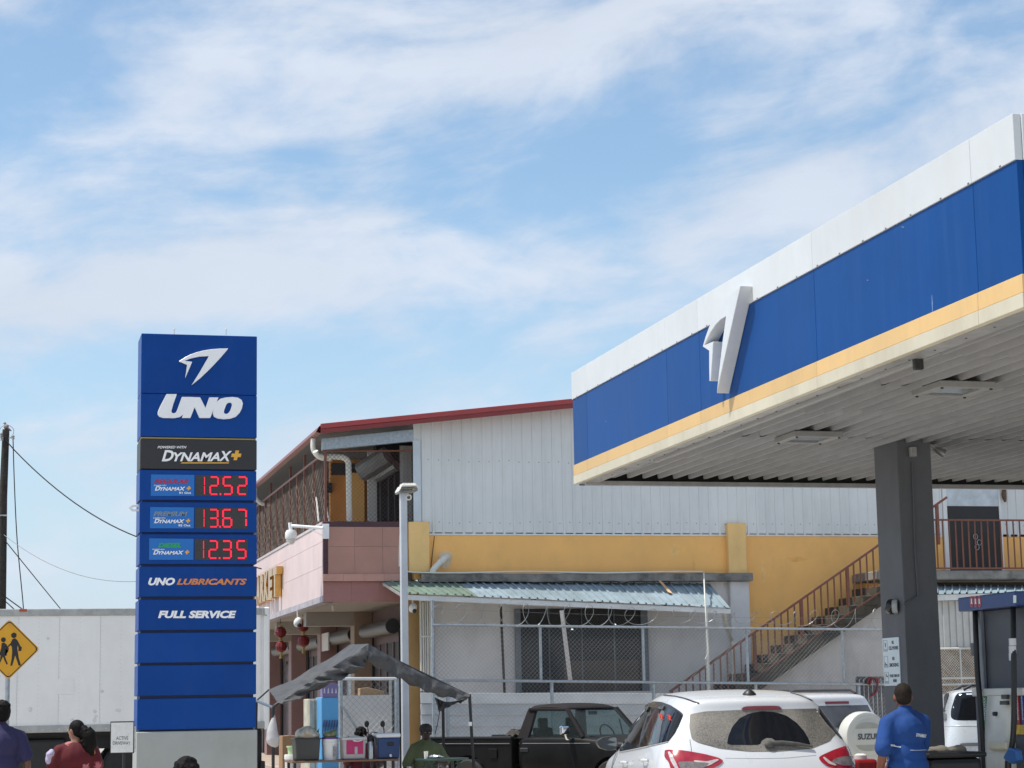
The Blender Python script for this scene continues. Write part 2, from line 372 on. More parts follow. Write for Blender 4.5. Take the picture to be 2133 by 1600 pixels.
# recessed lamps
for (cx, cy) in ((8.26, 16.50), (8.24, 19.83), (8.26, 13.6), (11.9, 16.5), (11.9, 19.8)):
    fr = MB(); fr.ring([(cx-.27, cy-.29, 4.285), (cx+.27, cy-.29, 4.285), (cx+.27, cy+.29, 4.285), (cx-.27, cy+.29, 4.285)],
                       [(cx-.19, cy-.22, 4.285), (cx+.19, cy-.22, 4.285), (cx+.19, cy+.22, 4.285), (cx-.19, cy+.22, 4.285)], (0, 0, .06))
    f_ = fr.build('lamp_frame', mat('lamp_frame', (.27, .27, .265), .5, var=.15), cn, bevel=.006)
    MB().box(cx-.20, cx+.20, cy-.23, cy+.23, 4.300, 4.310).build('lamp_lens', mat('lamp_lens', (.10, .13, .15), .10, var=.4, vs=9, spec=.8), f_)
    for sx in (-1, 1):
        for sy in (-1, 1): MB().cyl((cx+sx*.235, cy+sy*.255, 4.285), (cx+sx*.235, cy+sy*.255, 4.273), .014, 8).build('screw', MATS['edge_black'], f_)
# raised emblem on the fascia
ob = [(1208, 118), (1178, 250), (1148, 385), (1112, 550), (1075, 715), (1042, 866), (1052, 780), (1066, 650), (1083, 505), (1095, 418), (1107, 330), (1070, 352), (1035, 388), (1000, 440), (972, 495), (957, 530),
      (1018, 505), (1010, 640), (1000, 780), (992, 780), (990, 675), (990, 570), (945, 540), (965, 470), (990, 400), (1030, 315), (1075, 245), (1130, 185), (1170, 150)]
XL = FX-.135
pts = [PX(1180+a/3.3333, 560+b/3.3333, XL) for a, b in ob]
em = MB().prism(pts, (FX-.002-XL, 0, 0)).build('emblem', mat('emblem_white', (.62, .65, .68), .35, var=.06), cn, bevel=.004)
mscf = mat('scuff_pale', (.10, .18, .36), .6, var=.5, vs=30); mclip = mat('clip_dark', (.12, .12, .13), .5)
for (px, py, w_, h_) in ((1942, 636, .010, .085), (1880, 473, .03, .006), (1807, 584, .016, .006), (1262, 878, .02, .006)):
    q = PX(px, py, FX-.0015); MB().prism([q+V((0, w_*cos(t)*(1+.3*sin(3*t)), h_*sin(t)+w_*.3*cos(t))) for t in [k*2*pi/9 for k in range(9)]], (.001, 0, 0)).build('scuff_mark', mscf, cn)
for k in range(24):
    y = FY0+.25+k*.485+random.uniform(-.03, .03)
    MB().box(FX-.015, FX-.011, y-.012, y+.012, 5.374, 5.386).build('clip', mclip, cn)
    q = V((FX+.14, y, 4.2965)); MB().cyl(q, q-V((0, 0, .006)), .010, 6).build('flange_screw', mclip, cn)
mcol = mat('column_grey', (.105, .111, .122), .6, var=.12, vs=2.2, dirt=.2, dcol=(.04, .04, .04))
col = thing('canopy_column', (9.67, 20.63, 0), 'dark grey square steel column holding up the station canopy', 'column')
MB().box(9.47, 9.87, 20.33, 20.93, 0.06, 4.385).build('shaft', mcol, col, bevel=.006)
MB().box(9.40, 9.94, 20.26, 21.0, 0.06, .10).build('base_plate', mgrey, col, bevel=.005)
# notice plate on the column
mplate = mat('plate_white', (.66, .74, .78), .45, var=.04); mink = mat('ink_black', (.02, .02, .022), .6, var=0)
def ncol(px, py): return PX(px, py, 9.466)
tl, tr, bl = ncol(1837.5, 1330), ncol(1873.5, 1328), ncol(1841.5, 1429)
yL, yR, zT, zB = tl.y, tr.y+.01, tl.z, bl.z
yL = min(yL, 20.91); pl = thing('notice_plate', (9.46, (yL+yR)/2, zB), 'white notice plate with safety warnings on the grey column', 'sign')
MB().box(9.460, 9.4685, yR, yL, zB, zT).build('plate', mplate, pl)
W_, H_ = yL-yR, zT-zB
def pt_(u, v): return V((9.4595, yL-u*W_, zT-v*H_))
for body, u0, u1, v0, v1 in (('NO', .58, .70, .065, .135), ('CELL PHONES', .38, .95, .18, .255), ('NO', .57, .71, .40, .475), ('SMOKING', .38, .94, .53, .61), ('PLEASE TURN OFF', .37, .95, .765, .825), ('ENGINE', .56, .78, .865, .93)):
    text('lettering', body, pt_(u0, v1), pt_(u1, v1)-pt_(u0, v1), pt_(u0, v0)-pt_(u0, v1), (-.0012, 0, 0), mink, pl, bold=.02)
mthin = mat('ink_grey', (.12, .14, .16), .6, var=0)
for v0 in (.045, .38, .715):
    q = [pt_(.06, v0), pt_(.30, v0), pt_(.30, v0+.24), pt_(.06, v0+.24)]
    MB().ring(q, [pt_(.075, v0+.006), pt_(.285, v0+.006), pt_(.285, v0+.234), pt_(.075, v0+.234)], (-.0012, 0, 0)).build('pictogram_frame', mthin, pl)
    text('small_print', 'DANGER', pt_(.09, v0+.215), pt_(.27, v0)-pt_(.09, v0), pt_(0, v0)-pt_(0, v0+.02), (-.0012, 0, 0), mthin, pl, bold=.02)
pc = MB(); pc.prism([pt_(.16, .10), pt_(.20, .10), pt_(.20, .19), pt_(.16, .19)], (-.0012, 0, 0)).build('pictogram', mink, pl)
pc = MB(); pc.prism([pt_(.12, .50), pt_(.14, .50), pt_(.16, .545), pt_(.25, .55), pt_(.25, .565), pt_(.12, .565)], (-.0012, 0, 0)).build('pictogram', mink, pl)
pc = MB(); pc.prism([pt_(.13, .75), pt_(.16, .75), pt_(.19, .79), pt_(.25, .80), pt_(.25, .82), pt_(.17, .815)], (-.0012, 0, 0)).build('pictogram', mink, pl)
# dome camera, conduit, junction box, spot lamp on the column
dc = thing('dome_camera', (9.45, 20.5, 3.1), 'black dome camera on the grey column above the notice plate', 'camera')
c0 = PX(1854, 1264, 9.40)
MB().tube([c0+V((.068, -.05, 0)), c0+V((.02, -.02, 0))], [.075, .075], 20).build('mount', mat('dome_white', (.45, .45, .45), .4), dc, smooth=40)
MB().ell(c0+V((.012, 0, 0)), .07, .085, .085).build('dome', mat('dome_glass', (.012, .012, .014), .08, var=0), dc, smooth=60)
cdt = MB(); cdt.tube([PY(1900, 962, 20.318), PY(1906, 1150, 20.318), PY(1912, 1240, 20.318), PY(1890, 1254, 20.318), V((9.462, 20.318, c0.z))], .011, 6)
tag(cdt.build('conduit', mat('conduit_grey', (.10, .105, .115), .5)), 'thin grey cable conduit running down the front of the column', 'conduit')
jb = PY(1901, 941, 20.30)
jbo = thing('junction_box', (jb.x, 20.3, jb.z), 'small pale junction box at the top of the column', 'box')
MB().box(jb.x-.035, jb.x+.035, 20.262, 20.328, jb.z-.055, jb.z+.05).build('case', mat('box_grey', (.33, .33, .33), .5), jbo, bevel=.006)
MB().cyl((jb.x, 20.262, jb.z), (jb.x, 20.250, jb.z), .022, 12).build('plug', mgrey, jbo)
sp = PY(1953, 938, 20.5)
spo = thing('spot_lamp', sp, 'small metal spot lamp under the canopy beside the column', 'lamp')
MB().tube([sp+V((-.08, 0, .06)), sp+V((-.02, 0, .01))], .012, 8).build('arm', mgrey, spo)
MB().tube([sp+V((-.03, .02, .02)), sp+V((.0, 0, -.0)), sp+V((.07, -.02, -.045))], [.025, .04, .052], 14).build('head', mat('spot_metal', (.38, .38, .37), .35, .6), spo, smooth=40)
MB().box(sp.x-.11, sp.x-.04, sp.y-.03, sp.y+.03, sp.z+.06, 4.34).build('bracket', mgrey, spo)
# ================================================================ price pylon
SY = 26.0
def sg(px, py, d=0.0): q = PY(px, py, SY); return V((q.x, SY-d, q.z))
def sz(py): return PY(415, py, SY).z
XL_, XR_ = 1.738, 3.213
py_ = thing('price_sign', (2.475, 26.3, 0), 'tall blue fuel price pylon of stacked panels with red LED prices', 'price sign')
mpb = mat('pylon_blue', (.006, .058, .275), .38, var=.08, vs=1.5, spec=.12, rv=.08, dirt=.20, dcol=(.035, .09, .26), ds=(2, 2, .5))
mpbd = mat('pylon_core', (.010, .028, .10), .5, var=.1)
mblk = mat('pylon_black', (.022, .022, .024), .45, var=.15, vs=2)
bands = [(697.5, 821, mpb), (822, 910.5, mpb), (915.5, 977.5, mblk), (980, 1042, mpb), (1046.5, 1109, mpb), (1113, 1175, mpb), (1180, 1242.5, mpb), (1248.5, 1312, mpb), (1317.5, 1379.5, mpb), (1385, 1448, mpb), (1454, 1518.5, mpb)]
MB().box(XL_+.03, XR_-.03, SY+.06, SY+.56, .0, sz(699)).build('core', mpbd, py_)
pan = []
for i, (a, b, m) in enumerate(bands):
    j_ = random.uniform(-.004, .004) if i > 1 else 0.0
    pan.append(MB().box(XL_+j_, XR_+j_, SY, SY+.62, sz(b), sz(a)).build('panel', m, py_, bevel=.008, seg=2))
MB().box(XL_+.01, XR_-.01, SY+.02, SY+.6, sz(914.6), sz(912)).build('gold_strip', mat('gold_strip', (.45, .33, .12), .35, .3), py_)
MB().box(XL_-.01, XR_+.012, SY-.02, SY+.66, 0.0, sz(1522.5)).build('base', mat('pylon_base', (.36, .38, .37), .5, var=.1, vs=1.2, dirt=.2, dcol=(.22, .2, .17)), py_, bevel=.01)
for x in (363, 471):
    q = PY(x, 698, SY+.3); sp_ = MB().tube([q, q+V((0, 0, .07))], .006, 6).build('lightning_rod', mat('rod_metal', (.7, .68, .62), .3, .7), py_)
    MB().tube([q+V((0, 0, .07)), q+V((0, 0, .1))], [.012, .002], 6).build('tip', mat('rod_tip', (.8, .72, .5), .3), sp_)
q = sg(281, 1057, -.05); mbk = mat('bracket_white', (.8, .82, .84), .4)
MB().ring([sg(291, 1051, -.06), sg(276, 1051, -.06), sg(269, 1057, -.06), sg(276, 1064, -.06), sg(291, 1064, -.06), sg(293, 1058, -.06)],
          [sg(288, 1054.5, -.06), sg(279, 1054.5, -.06), sg(275, 1057.5, -.06), sg(279, 1060, -.06), sg(288, 1060, -.06), sg(290, 1057.5, -.06)], (0, .03, 0)).build('lifting_lug', mbk, py_)
D = .035
mlet = mat('letter_white', (.88, .89, .90), .35, var=.03)
def z8(a, b, d=D): return sg(290+a/3.2, 680+b/3.2, d)
def offy(d): return (0, d-.001, 0)
lo = [(592, 150), (566, 182), (540, 212), (470, 286), (405, 348), (348, 393), (378, 345), (405, 300), (463, 200), (400, 203), (340, 216), (300, 232), (352, 238), (330, 290), (305, 347), (312, 300), (318, 258), (263, 235), (310, 205), (345, 188), (385, 174), (430, 163), (480, 155), (535, 151)]
MB().prism([z8(a, b) for a, b in lo], offy(D)).build('emblem', mlet, pan[0], bevel=.004)
U_ = [(180, 453), (250, 453), (226, 520), (214, 562), (215, 576), (226, 582), (241, 577), (250, 562), (283, 472), (335, 472), (302, 572), (290, 592), (268, 606), (235, 613), (160, 612), (134, 605), (122, 590), (123, 570), (138, 535)]
N_ = [(333, 472), (405, 475), (440, 545), (465, 475), (527, 475), (472, 612), (400, 612), (368, 540), (340, 612), (283, 612)]
MB().prism([z8(a, b) for a, b in U_], offy(D)).build('letter_u', mlet, pan[1], bevel=.004)
MB().prism([z8(a, b) for a, b in N_], offy(D)).build('letter_n', mlet, pan[1], bevel=.004)
oo = [(540, 484), (575, 476), (620, 473), (655, 477), (680, 492), (689, 515), (682, 550), (668, 578), (642, 604), (605, 617), (560, 620), (520, 615), (497, 603), (489, 582), (496, 545), (515, 505)]
oi = [(583, 517), (592, 511), (603, 509), (611, 512), (616, 519), (616, 530), (610, 549), (604, 564), (596, 576), (586, 584), (575, 586), (566, 583), (562, 575), (564, 562), (570, 545), (576, 529)]
MB().ring([z8(a, b) for a, b in oo], [z8(a, b) for a, b in oi], offy(D)).build('letter_o', mlet, pan[1])
def line(body, a0, b0, a1, b1, m, par, sh=.25, bold=.02, d=.004):
    """flat lettering in the box a0,b0 (left, bottom) to a1,b1 (right, top) of the z8 frame"""
    o = z8(a0, b0, 0.0005); text('lettering', body, o, z8(a1, b0, .0005)-o, z8(a0, b1, .0005)-o, (0, -d, 0), m, par, sh, bold)
mgold = mat('plus_gold', (.80, .42, .05), .4, var=0)
def plus(a, b, r, par, d=.006):
    t = r*.36; k = r*.22
    o = [(-t, -r), (t, -r), (t, -t), (r, -t), (r, t), (t, t), (t, r), (-t, r), (-t, t), (-r, t), (-r, -t), (-t, -t)]
    MB().prism([z8(a+x-y*.22, b+y, d) for x, y in o], (0, d-.0004, 0)).build('plus_mark', mgold, par)
def dyn(a, b, s, par, mm, und=True):
    """the fuel word mark, its top left corner at a, b and width s"""
    h = s*.118
    line('D', a, b+h*1.10, a+s*.155, b-h*.12, mm, par, .3, .03)
    line('YNAMA', a+s*.150, b+h*1.10, a+s*.745, b+h*.12, mm, par, .3, .03)
    line('X', a+s*.725, b+h*1.10, a+s*.90, b-h*.02, mm, par, .3, .03)
    if und: MB().prism([z8(a+s*.26, b+h*1.22, .005), z8(a+s*.86, b+h*1.22, .005), z8(a+s*.86, b+h*1.33, .005), z8(a+s*.24, b+h*1.33, .005)], (0, .0046, 0)).build('underline', mgold, par)
    plus(a+s*.955, b+h*.45, s*.062, par)
line('POWERED WITH', 122, 814, 315, 797, mlet, pan[2], .3, .02)
dyn(150, 832, 520, pan[2], mlet)
mpan = mat('fuel_panel_blue', (.006, .15, .52), .3, var=.04); mled = mat('led_board', (.035, .036, .038), .5, var=.3, vs=30)
mred = mat('led_red', (.5, .02, .05), .5, var=0, emis=(1.0, .012, .045), es=1.0)
mredp = mat('word_red', (.42, .02, .06), .4, var=0); mgr = mat('word_grey', (.20, .25, .30), .4, var=0); mgn = mat('word_green', (.02, .40, .06), .4, var=0)
SEG = {'1': 'bc', '2': 'abged', '3': 'abgcd', '5': 'afgcd', '6': 'afgedc', '7': 'abc'}
def digit(ch, a0, a1, b0, b1, par):
    w, h = a1-a0, b1-b0; t = w*.16; mbs = MB(); mid = (b0+b1)/2; g_ = t*.35
    H = {'a': b0+t/2, 'g': mid, 'd': b1-t/2}
    for s_ in SEG[ch]:
        if s_ in 'agd':
            yv = H[s_]; x = a0+t*.9
            while x < a1-t*.9-.5: mbs.prism([z8(x, yv-t/2, .012), z8(min(x+t*.95, a1-t*.8), yv-t/2, .012), z8(min(x+t*.95, a1-t*.8), yv+t/2, .012), z8(x, yv+t/2, .012)], (0, .008, 0)); x += t*1.12
        else:
            xv = a0 if s_ in 'fe' else a1-t; y0, y1 = (b0+t*.9, mid-t*.55) if s_ in 'bf' else (mid+t*.55, b1-t*.9); n_ = 4; st = (y1-y0)/n_
            for k in range(n_): mbs.prism([z8(xv, y0+k*st, .012), z8(xv+t, y0+k*st, .012), z8(xv+t, y0+k*st+st*.86, .012), z8(xv, y0+k*st+st*.86, .012)], (0, .008, 0))
    o = mbs.build('digit', mred, par); return o
rows = [(3, 'REGULAR', mredp, '91 Oct', '12.52', 0, 987, 1130), (4, 'PREMIUM', mgr, '95 Oct', '13.67', -5, 1204, 1346), (5, 'DIESEL', mgn, None, '12.35', -11, 1413, 1556)]
for (pi_, nm, mm, oc, price, dx, y0, y1) in rows:
    par = pan[pi_]
    lp = MB().prism([z8(76+dx, y1, .006), z8(366+dx/2, y1, .006), z8(368+dx/2, y0+3, .006), z8(78+dx, y0, .006)], (0, .0055, 0)).build('fuel_label', mpan, par)
    lb = MB().prism([z8(373+dx/3, y1, .004), z8(722, y1+4, .004), z8(723, y0+6, .004), z8(374+dx/3, y0+3, .004)], (0, .0035, 0)).build('led_board', mled, par)
    w0 = (98, 328) if nm != 'DIESEL' else (136, 292)
    def l2(body, a0, b0, a1, b1, m, sh=.25, bold=.02):
        o = z8(a0, b0, .0065); text('lettering', body, o, z8(a1, b0, .0065)-o, z8(a0, b1, .0065)-o, (0, -.003, 0), m, lp, sh, bold)
    l2(nm, w0[0]+dx, y0+62, w0[1]+dx, y0+30, mm, .3, .04)
    l2('POWERED WITH', 98+dx, y0+78, 180+dx, y0+70, mlet, .3, .02)
    l2('D', 104+dx, y0+108, 140+dx, y0+79, mlet, .3, .03); l2('YNAMA', 138+dx, y0+108, 268+dx, y0+84, mlet, .3, .03); l2('X', 262+dx, y0+108, 308+dx, y0+82, mlet, .3, .03)
    plus(330+dx, y0+92, 14, lp, .0095)
    if oc: l2(oc, 265+dx, y0+130, 345+dx, y0+116, mlet, 0, .03)
    dx2 = dx*.55
    t0, t1 = y0+13, y0+137
    digit(price[0], 408+dx2, 437+dx2, t0, t1, lb)
    digit(price[1], 468+dx2, 530+dx2, t0, t1, lb)
    digit(price[3], 556+dx2, 622+dx2, t0, t1, lb); digit(price[4], 654+dx2, 720+dx2, t0, t1, lb)
    MB().prism([z8(536+dx2, t1-11, .012), z8(546+dx2, t1-11, .012), z8(546+dx2, t1, .012), z8(536+dx2, t1, .012)], (0, .008, 0)).build('decimal_point', mred, lb)
def z2(a, b, d=.0): return sg(a/3.5554, 1150+b/3.5554, d)
def lin2(body, a0, b0, a1, b1, m, par, sh=.25, bold=.03, d=.004):
    o = z2(a0, b0, .0005); text('lettering', body, o, z2(a1, b0, .0005)-o, z2(a0, b1, .0005)-o, (0, -d, 0), m, par, sh, bold)
mor = mat('word_orange', (.68, .24, .06), .4, var=.35, vs=5)
lin2('UNO', 1098, 247, 1296, 190, mlet, pan[6], .3, .05); lin2('LUBRICANTS', 1308, 243, 1828, 197, mor, pan[6], .3, .04)
lin2('FULL SERVICE', 1170, 490, 1750, 434, mlet, pan[7], .22, .05)
# ================================================================ fuel dispenser
DX = 9.10
def dp(px, py, d=0.0): return PX(px, py, DX-d)
Y0d, Y1d = dp(2127, 1300).y, dp(2014, 1300).y
fd = thing('fuel_dispenser', (9.45, (Y0d+Y1d)/2, .06), 'grey and white fuel dispenser with blue topper numbered 1', 'fuel pump')
mdg = mat('dispenser_grey', (.075, .082, .095), .5, var=.08); mdw = mat('dispenser_white', (.62, .62, .57), .4, var=.08, dirt=.15, dcol=(.35, .32, .25)); mdb = mat('dispenser_blue', (.012, .045, .17), .35, var=.05)
zt0, zt1 = dp(2070, 1268).z, dp(2070, 1238).z
MB().box(DX-.06, 9.86, Y0d-.03, Y1d+.05, zt0, zt1).build('topper', mdb, fd, bevel=.01)
def ontop(px, py): q = PX(px, py, DX-.061); return V((DX-.0615, q.y, q.z))
for px in (2024, 2032, 2040):
    c = ontop(px, 1253); MB().ring([c+V((0, .035*cos(t*pi/6), .055*sin(t*pi/6))) for t in range(12)], [c+V((0, .024*cos(t*pi/6), .042*sin(t*pi/6))) for t in range(12)], (-.002, 0, 0)).build('warning_ring', mat('warn_red', (.55, .10, .10), .5, var=0), fd)
    MB().prism([c+V((0, .014, -.025)), c+V((0, -.014, -.025)), c+V((0, -.010, .028)), c+V((0, .010, .028))], (-.002, 0, 0)).build('warning_icon', mplate, fd)
o = ontop(2111, 1256); text('number', '1', o, ontop(2117, 1256)-o, ontop(2111, 1240)-o, (-.002, 0, 0), mplate, fd, bold=.03)
ym = (Y0d+Y1d)/2
MB().box(DX+.10, 9.80, Y0d+.04, Y1d-.02, .95, zt0).build('upper_panel', mdg, fd, bevel=.01)
MB().box(DX+.06, DX+.098, Y1d-.17, Y1d-.02, 1.66, zt0).build('side_trim', mat('dispenser_trim', (.20, .22, .25), .4), fd, bevel=.006)
MB().box(DX+.02, 9.84, Y0d, Y1d-.04, .06, 1.66).build('lower_cabinet', mdg, fd, bevel=.02)
a = dp(2046, 1438); b = dp(2108, 1570)
MB().box(DX-.02, DX+.018, Y0d+.0, Y1d-.06, 1.60, 1.67).build('shelf_lip', mdw, fd, bevel=.01)
rowsd = []
for k in range(9):
    t = k/8; z = 1.60-t*1.50; bulge = .02+.05*sin(pi*min(1, t*1.1))
    rowsd.append([V((DX-bulge*e, dp(2060-t*10, 1500).y+(dp(2109-t*2, 1500).y-dp(2060-t*10, 1500).y)*s_, z)) for s_, e in ((0, .2), (.06, 1), (.5, 1.15), (.94, 1), (1, .2))])
dd = MB().slab(rowsd, (.05, 0, 0)).build('white_door', mdw, fd, smooth=50)
for (u0, u1, v0, v1) in ((2090, 2101, 1447, 1456), (2087, 2101, 1460, 1468)):
    q0 = dp(u0, v0, .062); q1 = dp(u1, v1, .062); MB().box(DX-.088, DX-.05, q1.y, q0.y, q1.z, q0.z).build('display', mat('display_dark', (.03, .035, .03), .2), fd, bevel=.004)
qk = dp(2073, 1487, .06); MB().cyl(qk+V((-.02, 0, 0)), qk+V((.03, 0, 0)), .02, 10).build('keyhole', MATS['black_plastic'], fd)
q0 = dp(2063, 1544, .08); q1 = dp(2104, 1562, .08); MB().box(DX-.12, DX-.04, q1.y, q0.y, q1.z, q0.z).build('nozzle_tray', mat('tray_cream', (.55, .52, .40), .5), fd, bevel=.012)
for nm, u0, u1, mm in (('green_poster', 2044, 2058, mat('poster_green', (.03, .22, .07), .4, var=.4, vs=4)), ('red_poster', 2115, 2124, mat('poster_red', (.40, .03, .04), .4, var=.3, vs=4)), ('blue_poster', 2125, 2133, mat('poster_blue', (.03, .08, .32), .4, var=.3, vs=4))):
    q0 = dp(u0, 1440); q1 = dp(u1, 1528); y1_ = max(q1.y, Y0d-.0)
    pp = MB().box(DX+.004, DX+.0185, q1.y, q0.y, q1.z, q0.z).build(nm, mm, fd, bevel=.003)
    text('lettering', 'DYNAMAX', V((DX+.0035, q0.y-(q0.y-q1.y)*.78, q1.z+.12)), V((0, 0, .22)), V((0, (q0.y-q1.y)*.5, 0)), (-.002, 0, 0), mplate, pp, .2, .02)
q0 = dp(2114, 1510); q1 = dp(2133, 1530); MB().box(DX+.0, DX+.0186, q1.y, q0.y, q1.z, q0.z).build('yellow_strip', mat('poster_yellow', (.6, .4, .05), .5, var=.4, vs=20), fd)
mh = mat('hose_black', (.012, .012, .013), .5, var=.2)
hs = MB().tube(bez([dp(2031, 1270, -.05), dp(2033, 1330, .03), dp(2036, 1400, .05), dp(2042, 1470, .06), dp(2047, 1540, .07), dp(2052, 1640, .07), dp(2056, 1800, .05)], 6), .026, 10).build('hose', mh, fd, smooth=60)
h2 = MB().tube(bez([dp(2110, 1266, -.05), dp(2111, 1340, .06), dp(2112, 1420, .10), dp(2112, 1500, .12), dp(2108, 1552, .13), dp(2098, 1576, .13)], 6), .026, 10).build('hose', mh, fd, smooth=60)
for z in (1338, 1354, 1369):
    q = dp(2109.5, z, .075); MB().tube([q+V((0, 0, .035)), q-V((0, 0, .03))], .036, 10).build('coupling', mat('coupling_steel', (.5, .5, .52), .3, .6), h2, smooth=40)
q = dp(2030, 1355, .035); MB().tube([q+V((0, 0, .07)), q-V((0, 0, .05))], .036, 10).build('coupling', mat('coupling_dark', (.12, .12, .13), .4), hs, smooth=40)
nz = MB(); nz.prism([dp(2100, 1556, .16), dp(2114, 1562, .16), dp(2118, 1584, .16), dp(2106, 1592, .16), dp(2092, 1584, .16), dp(2088, 1578, .16)], (.07, 0, 0)); nz.build('nozzle_guard', mat('nozzle_blue', (.02, .10, .30), .4), fd, bevel=.015, seg=2)
MB().tube([dp(2100, 1585, .13), dp(2099, 1640, .13)], .03, 10).build('nozzle', MATS['black_plastic'], fd)
isl = MB().box(8.85, 10.15, 15.2, 21.4, .05, .22).build('pump_island', mat('island_concrete', (.36, .36, .35), .8, var=.15), None, bevel=.04, seg=2); tag(isl, 'raised concrete pump island under the dispenser and the column', 'kerb')
# ================================================================ market building
YW = 40.0
def bw(px, py, d=0.0): q = PY(px, py, YW-d); return q
XC = PY(672, 1100, YW).x                      # corner of the pink balcony, left facade plane
mpink = mat('pink_tile_shaded', (.42, .225, .175), .45, rv=.05, var=.10, vs=1.2, dirt=.18, dcol=(.28, .16, .14), ds=(1.2, 1.2, .4))  # front tiles: their shade is put into a darker base colour
mpinkl = mat('pink_tile_sunlit', (.66, .52, .51), .45, rv=.05, var=.08, vs=1.5, dirt=.15, dcol=(.42, .32, .32), ds=(2.5, 2.5, .3))  # same tile on the street side, sunlight put into a paler base
mmar = mat('maroon_tile', (.065, .022, .028), .25, var=.2, vs=3)
myw = mat('wall_yellow', (.92, .51, .16), .7, var=.07, vs=.7, dirt=.22, dcol=(.50, .30, .12), ds=(.9, .9, .5))
mwhw = mat('wall_white', (.72, .71, .70), .75, var=.08, vs=.8, dirt=.35, dcol=(.30, .29, .28), ds=(.8, .8, .35))
msheet = mat('wall_sheet', (.70, .72, .71), .45, .05, var=.05, vs=.6, rv=.06, dirt=.2, dcol=(.36, .37, .36), ds=(2, 2, .25))
mredm = mat('roof_red', (.36, .050, .050), .4, var=.12, vs=1.5)
mbrown = mat('rail_brown', (.17, .060, .038), .5, var=.2, vs=6)
mdirty = mat('dirty_concrete', (.24, .23, .21), .9, var=.35, vs=2.5, dirt=.85, dcol=(.03, .03, .03), ds=(1.2, 1.2, 1.2), bump=.4, bs=20)
mgalv = mat('galvanised', (.36, .40, .43), .35, .6, var=.25, vs=18)
mpvc = mat('pvc_white', (.68, .68, .62), .4, var=.08, dirt=.2, dcol=(.4, .38, .3))
mdark = mat('dark_interior', (.02, .02, .022), .8, var=.2)
mmort = mat('joint_mortar', (.35, .24, .22), .9, var=.1)
bd = thing('market_building', (12, 44, 0), 'two storey market with red edged metal roof, pink balcony and yellow wall', 'building')
# roof: low pitch rising to the right, red verge along the front
OV = .45; p1 = PY(668, 886, YW-OV); p2 = PY(1190, 834, YW-OV); slp = (p2.z-p1.z)/(p2.x-p1.x)
XE = p1.x; XRg = 17.5; XEnd = 30.0
def rz(x): return p1.z+(x-p1.x)*slp if x < XRg else p1.z+(XRg-p1.x)*slp-(x-XRg)*slp
rf = MB().prism([(XE, YW-OV, rz(XE)), (XRg, YW-OV, rz(XRg)), (XEnd, YW-OV, rz(XEnd)), (XEnd, YW-OV, rz(XEnd)-.06), (XRg, YW-OV, rz(XRg)-.06), (XE, YW-OV, rz(XE)-.06)], (0, 36, 0)).build('roof', mredm, bd)
for (a, b) in ((XE, XRg), (XRg, XEnd)):
    MB().prism([(a, YW-OV-.03, rz(a)+.03), (b, YW-OV-.03, rz(b)+.03), (b, YW-OV-.03, rz(b)-.07), (a, YW-OV-.03, rz(a)-.07)], (0, .10, 0)).build('verge_flashing', mredm, rf, bevel=.006)
    MB().prism([(a, YW-OV-.015, rz(a)-.075), (b, YW-OV-.015, rz(b)-.075), (b, YW-OV-.015, rz(b)-.16), (a, YW-OV-.015, rz(a)-.16)], (0, .04, 0)).build('verge_board', mat('verge_red_dark', (.22, .03, .03), .45), rf, bevel=.004)
# gutter along the street eave
gt = MB().slab([[V((XE+.02, y, rz(XE)-.02)), V((XE-.03, y, rz(XE)-.02)), V((XE-.10, y, rz(XE)-.14)), V((XE+.0, y, rz(XE)-.17))] for y in (YW-OV, YW+35)], (.012, 0, .012)).build('eave_gutter', mat('gutter_brown', (.19, .065, .055), .45, var=.15), rf)
for px, py in ((653, 928), (533, 1040)):
    yg = PX(px, py, XE-.03).y; zg = rz(XE)-.17
    MB().tube(bez([(XE-.03, yg, zg), (XE-.03, yg, zg-.22), (XE+.10, yg, zg-.37), (XE+.33, yg, zg-.40)], 6), .055, 10).build('downpipe_elbow', mpvc, bd, smooth=50)
# soffit under the roof overhang
MB().prism([(XE+.03, YW-OV+.05, rz(XE)-.09), (XE+2.2, YW-OV+.05, rz(XE+2.2)-.09), (XE+2.2, YW-OV+.05, rz(XE+2.2)-.11), (XE+.03, YW-OV+.05, rz(XE)-.11)], (0, 35, 0)).build('roof_lining', mat('roof_lining', (.22, .22, .22), .5, .3, var=.2), bd)
# corrugated upper wall, one sheet about a metre wide each
XM0 = bw(862, 1000).x; zb = bw(1400, 1116).z; XM1 = 25.2
Xd0, Xd1 = bw(1973, 1100).x, bw(2081, 1100).x
for (xa_, xb_) in ((XM0, Xd0-.092), (Xd1+.062, XM1)):
    nn_ = max(1, round((xb_-xa_)/1.03)); wd_ = (xb_-xa_)/nn_
    for i in range(nn_):
        x = xa_+i*wd_
        rr = corr((x, YW, zb), (x+wd_, YW, zb), (0, 0, 1), wd_/5, .018, (0, -1, 0)); rr = [rr[0], [V((p.x, p.y, rz(p.x)-.10)) for p in rr[0]]]
        sh = MB().slab(rr, (0, .004, 0)).build('wall_sheet', msheet, bd, fix=False)
        sc = MB()
        for zz in (zb+.25, zb+1.5, zb+2.45):
            for k in range(5):
                if zz < rz(x)-.3: sc.ell((x+.09+k*wd_/5, YW-.004, zz+random.uniform(-.02, .02)), .011, .008, .011, None, 6, 4)
        tag(sc.build('screw_row', mat('screw_dark', (.25, .26, .26), .4, .5), sh), kind='stuff')
MB().box(XM0-.02, XM0+.13, YW-.045, YW-.03, zb+.0, bw(870, 918).z).build('corner_flashing', mat('flashing_pale', (.55, .61, .65), .4, .2, var=.12), bd)
MB().box(XM0+.12, Xd0-.1, YW-.0185, YW-.0005, zb-.004, zb+.03).build('closure_strip', msheet, bd)
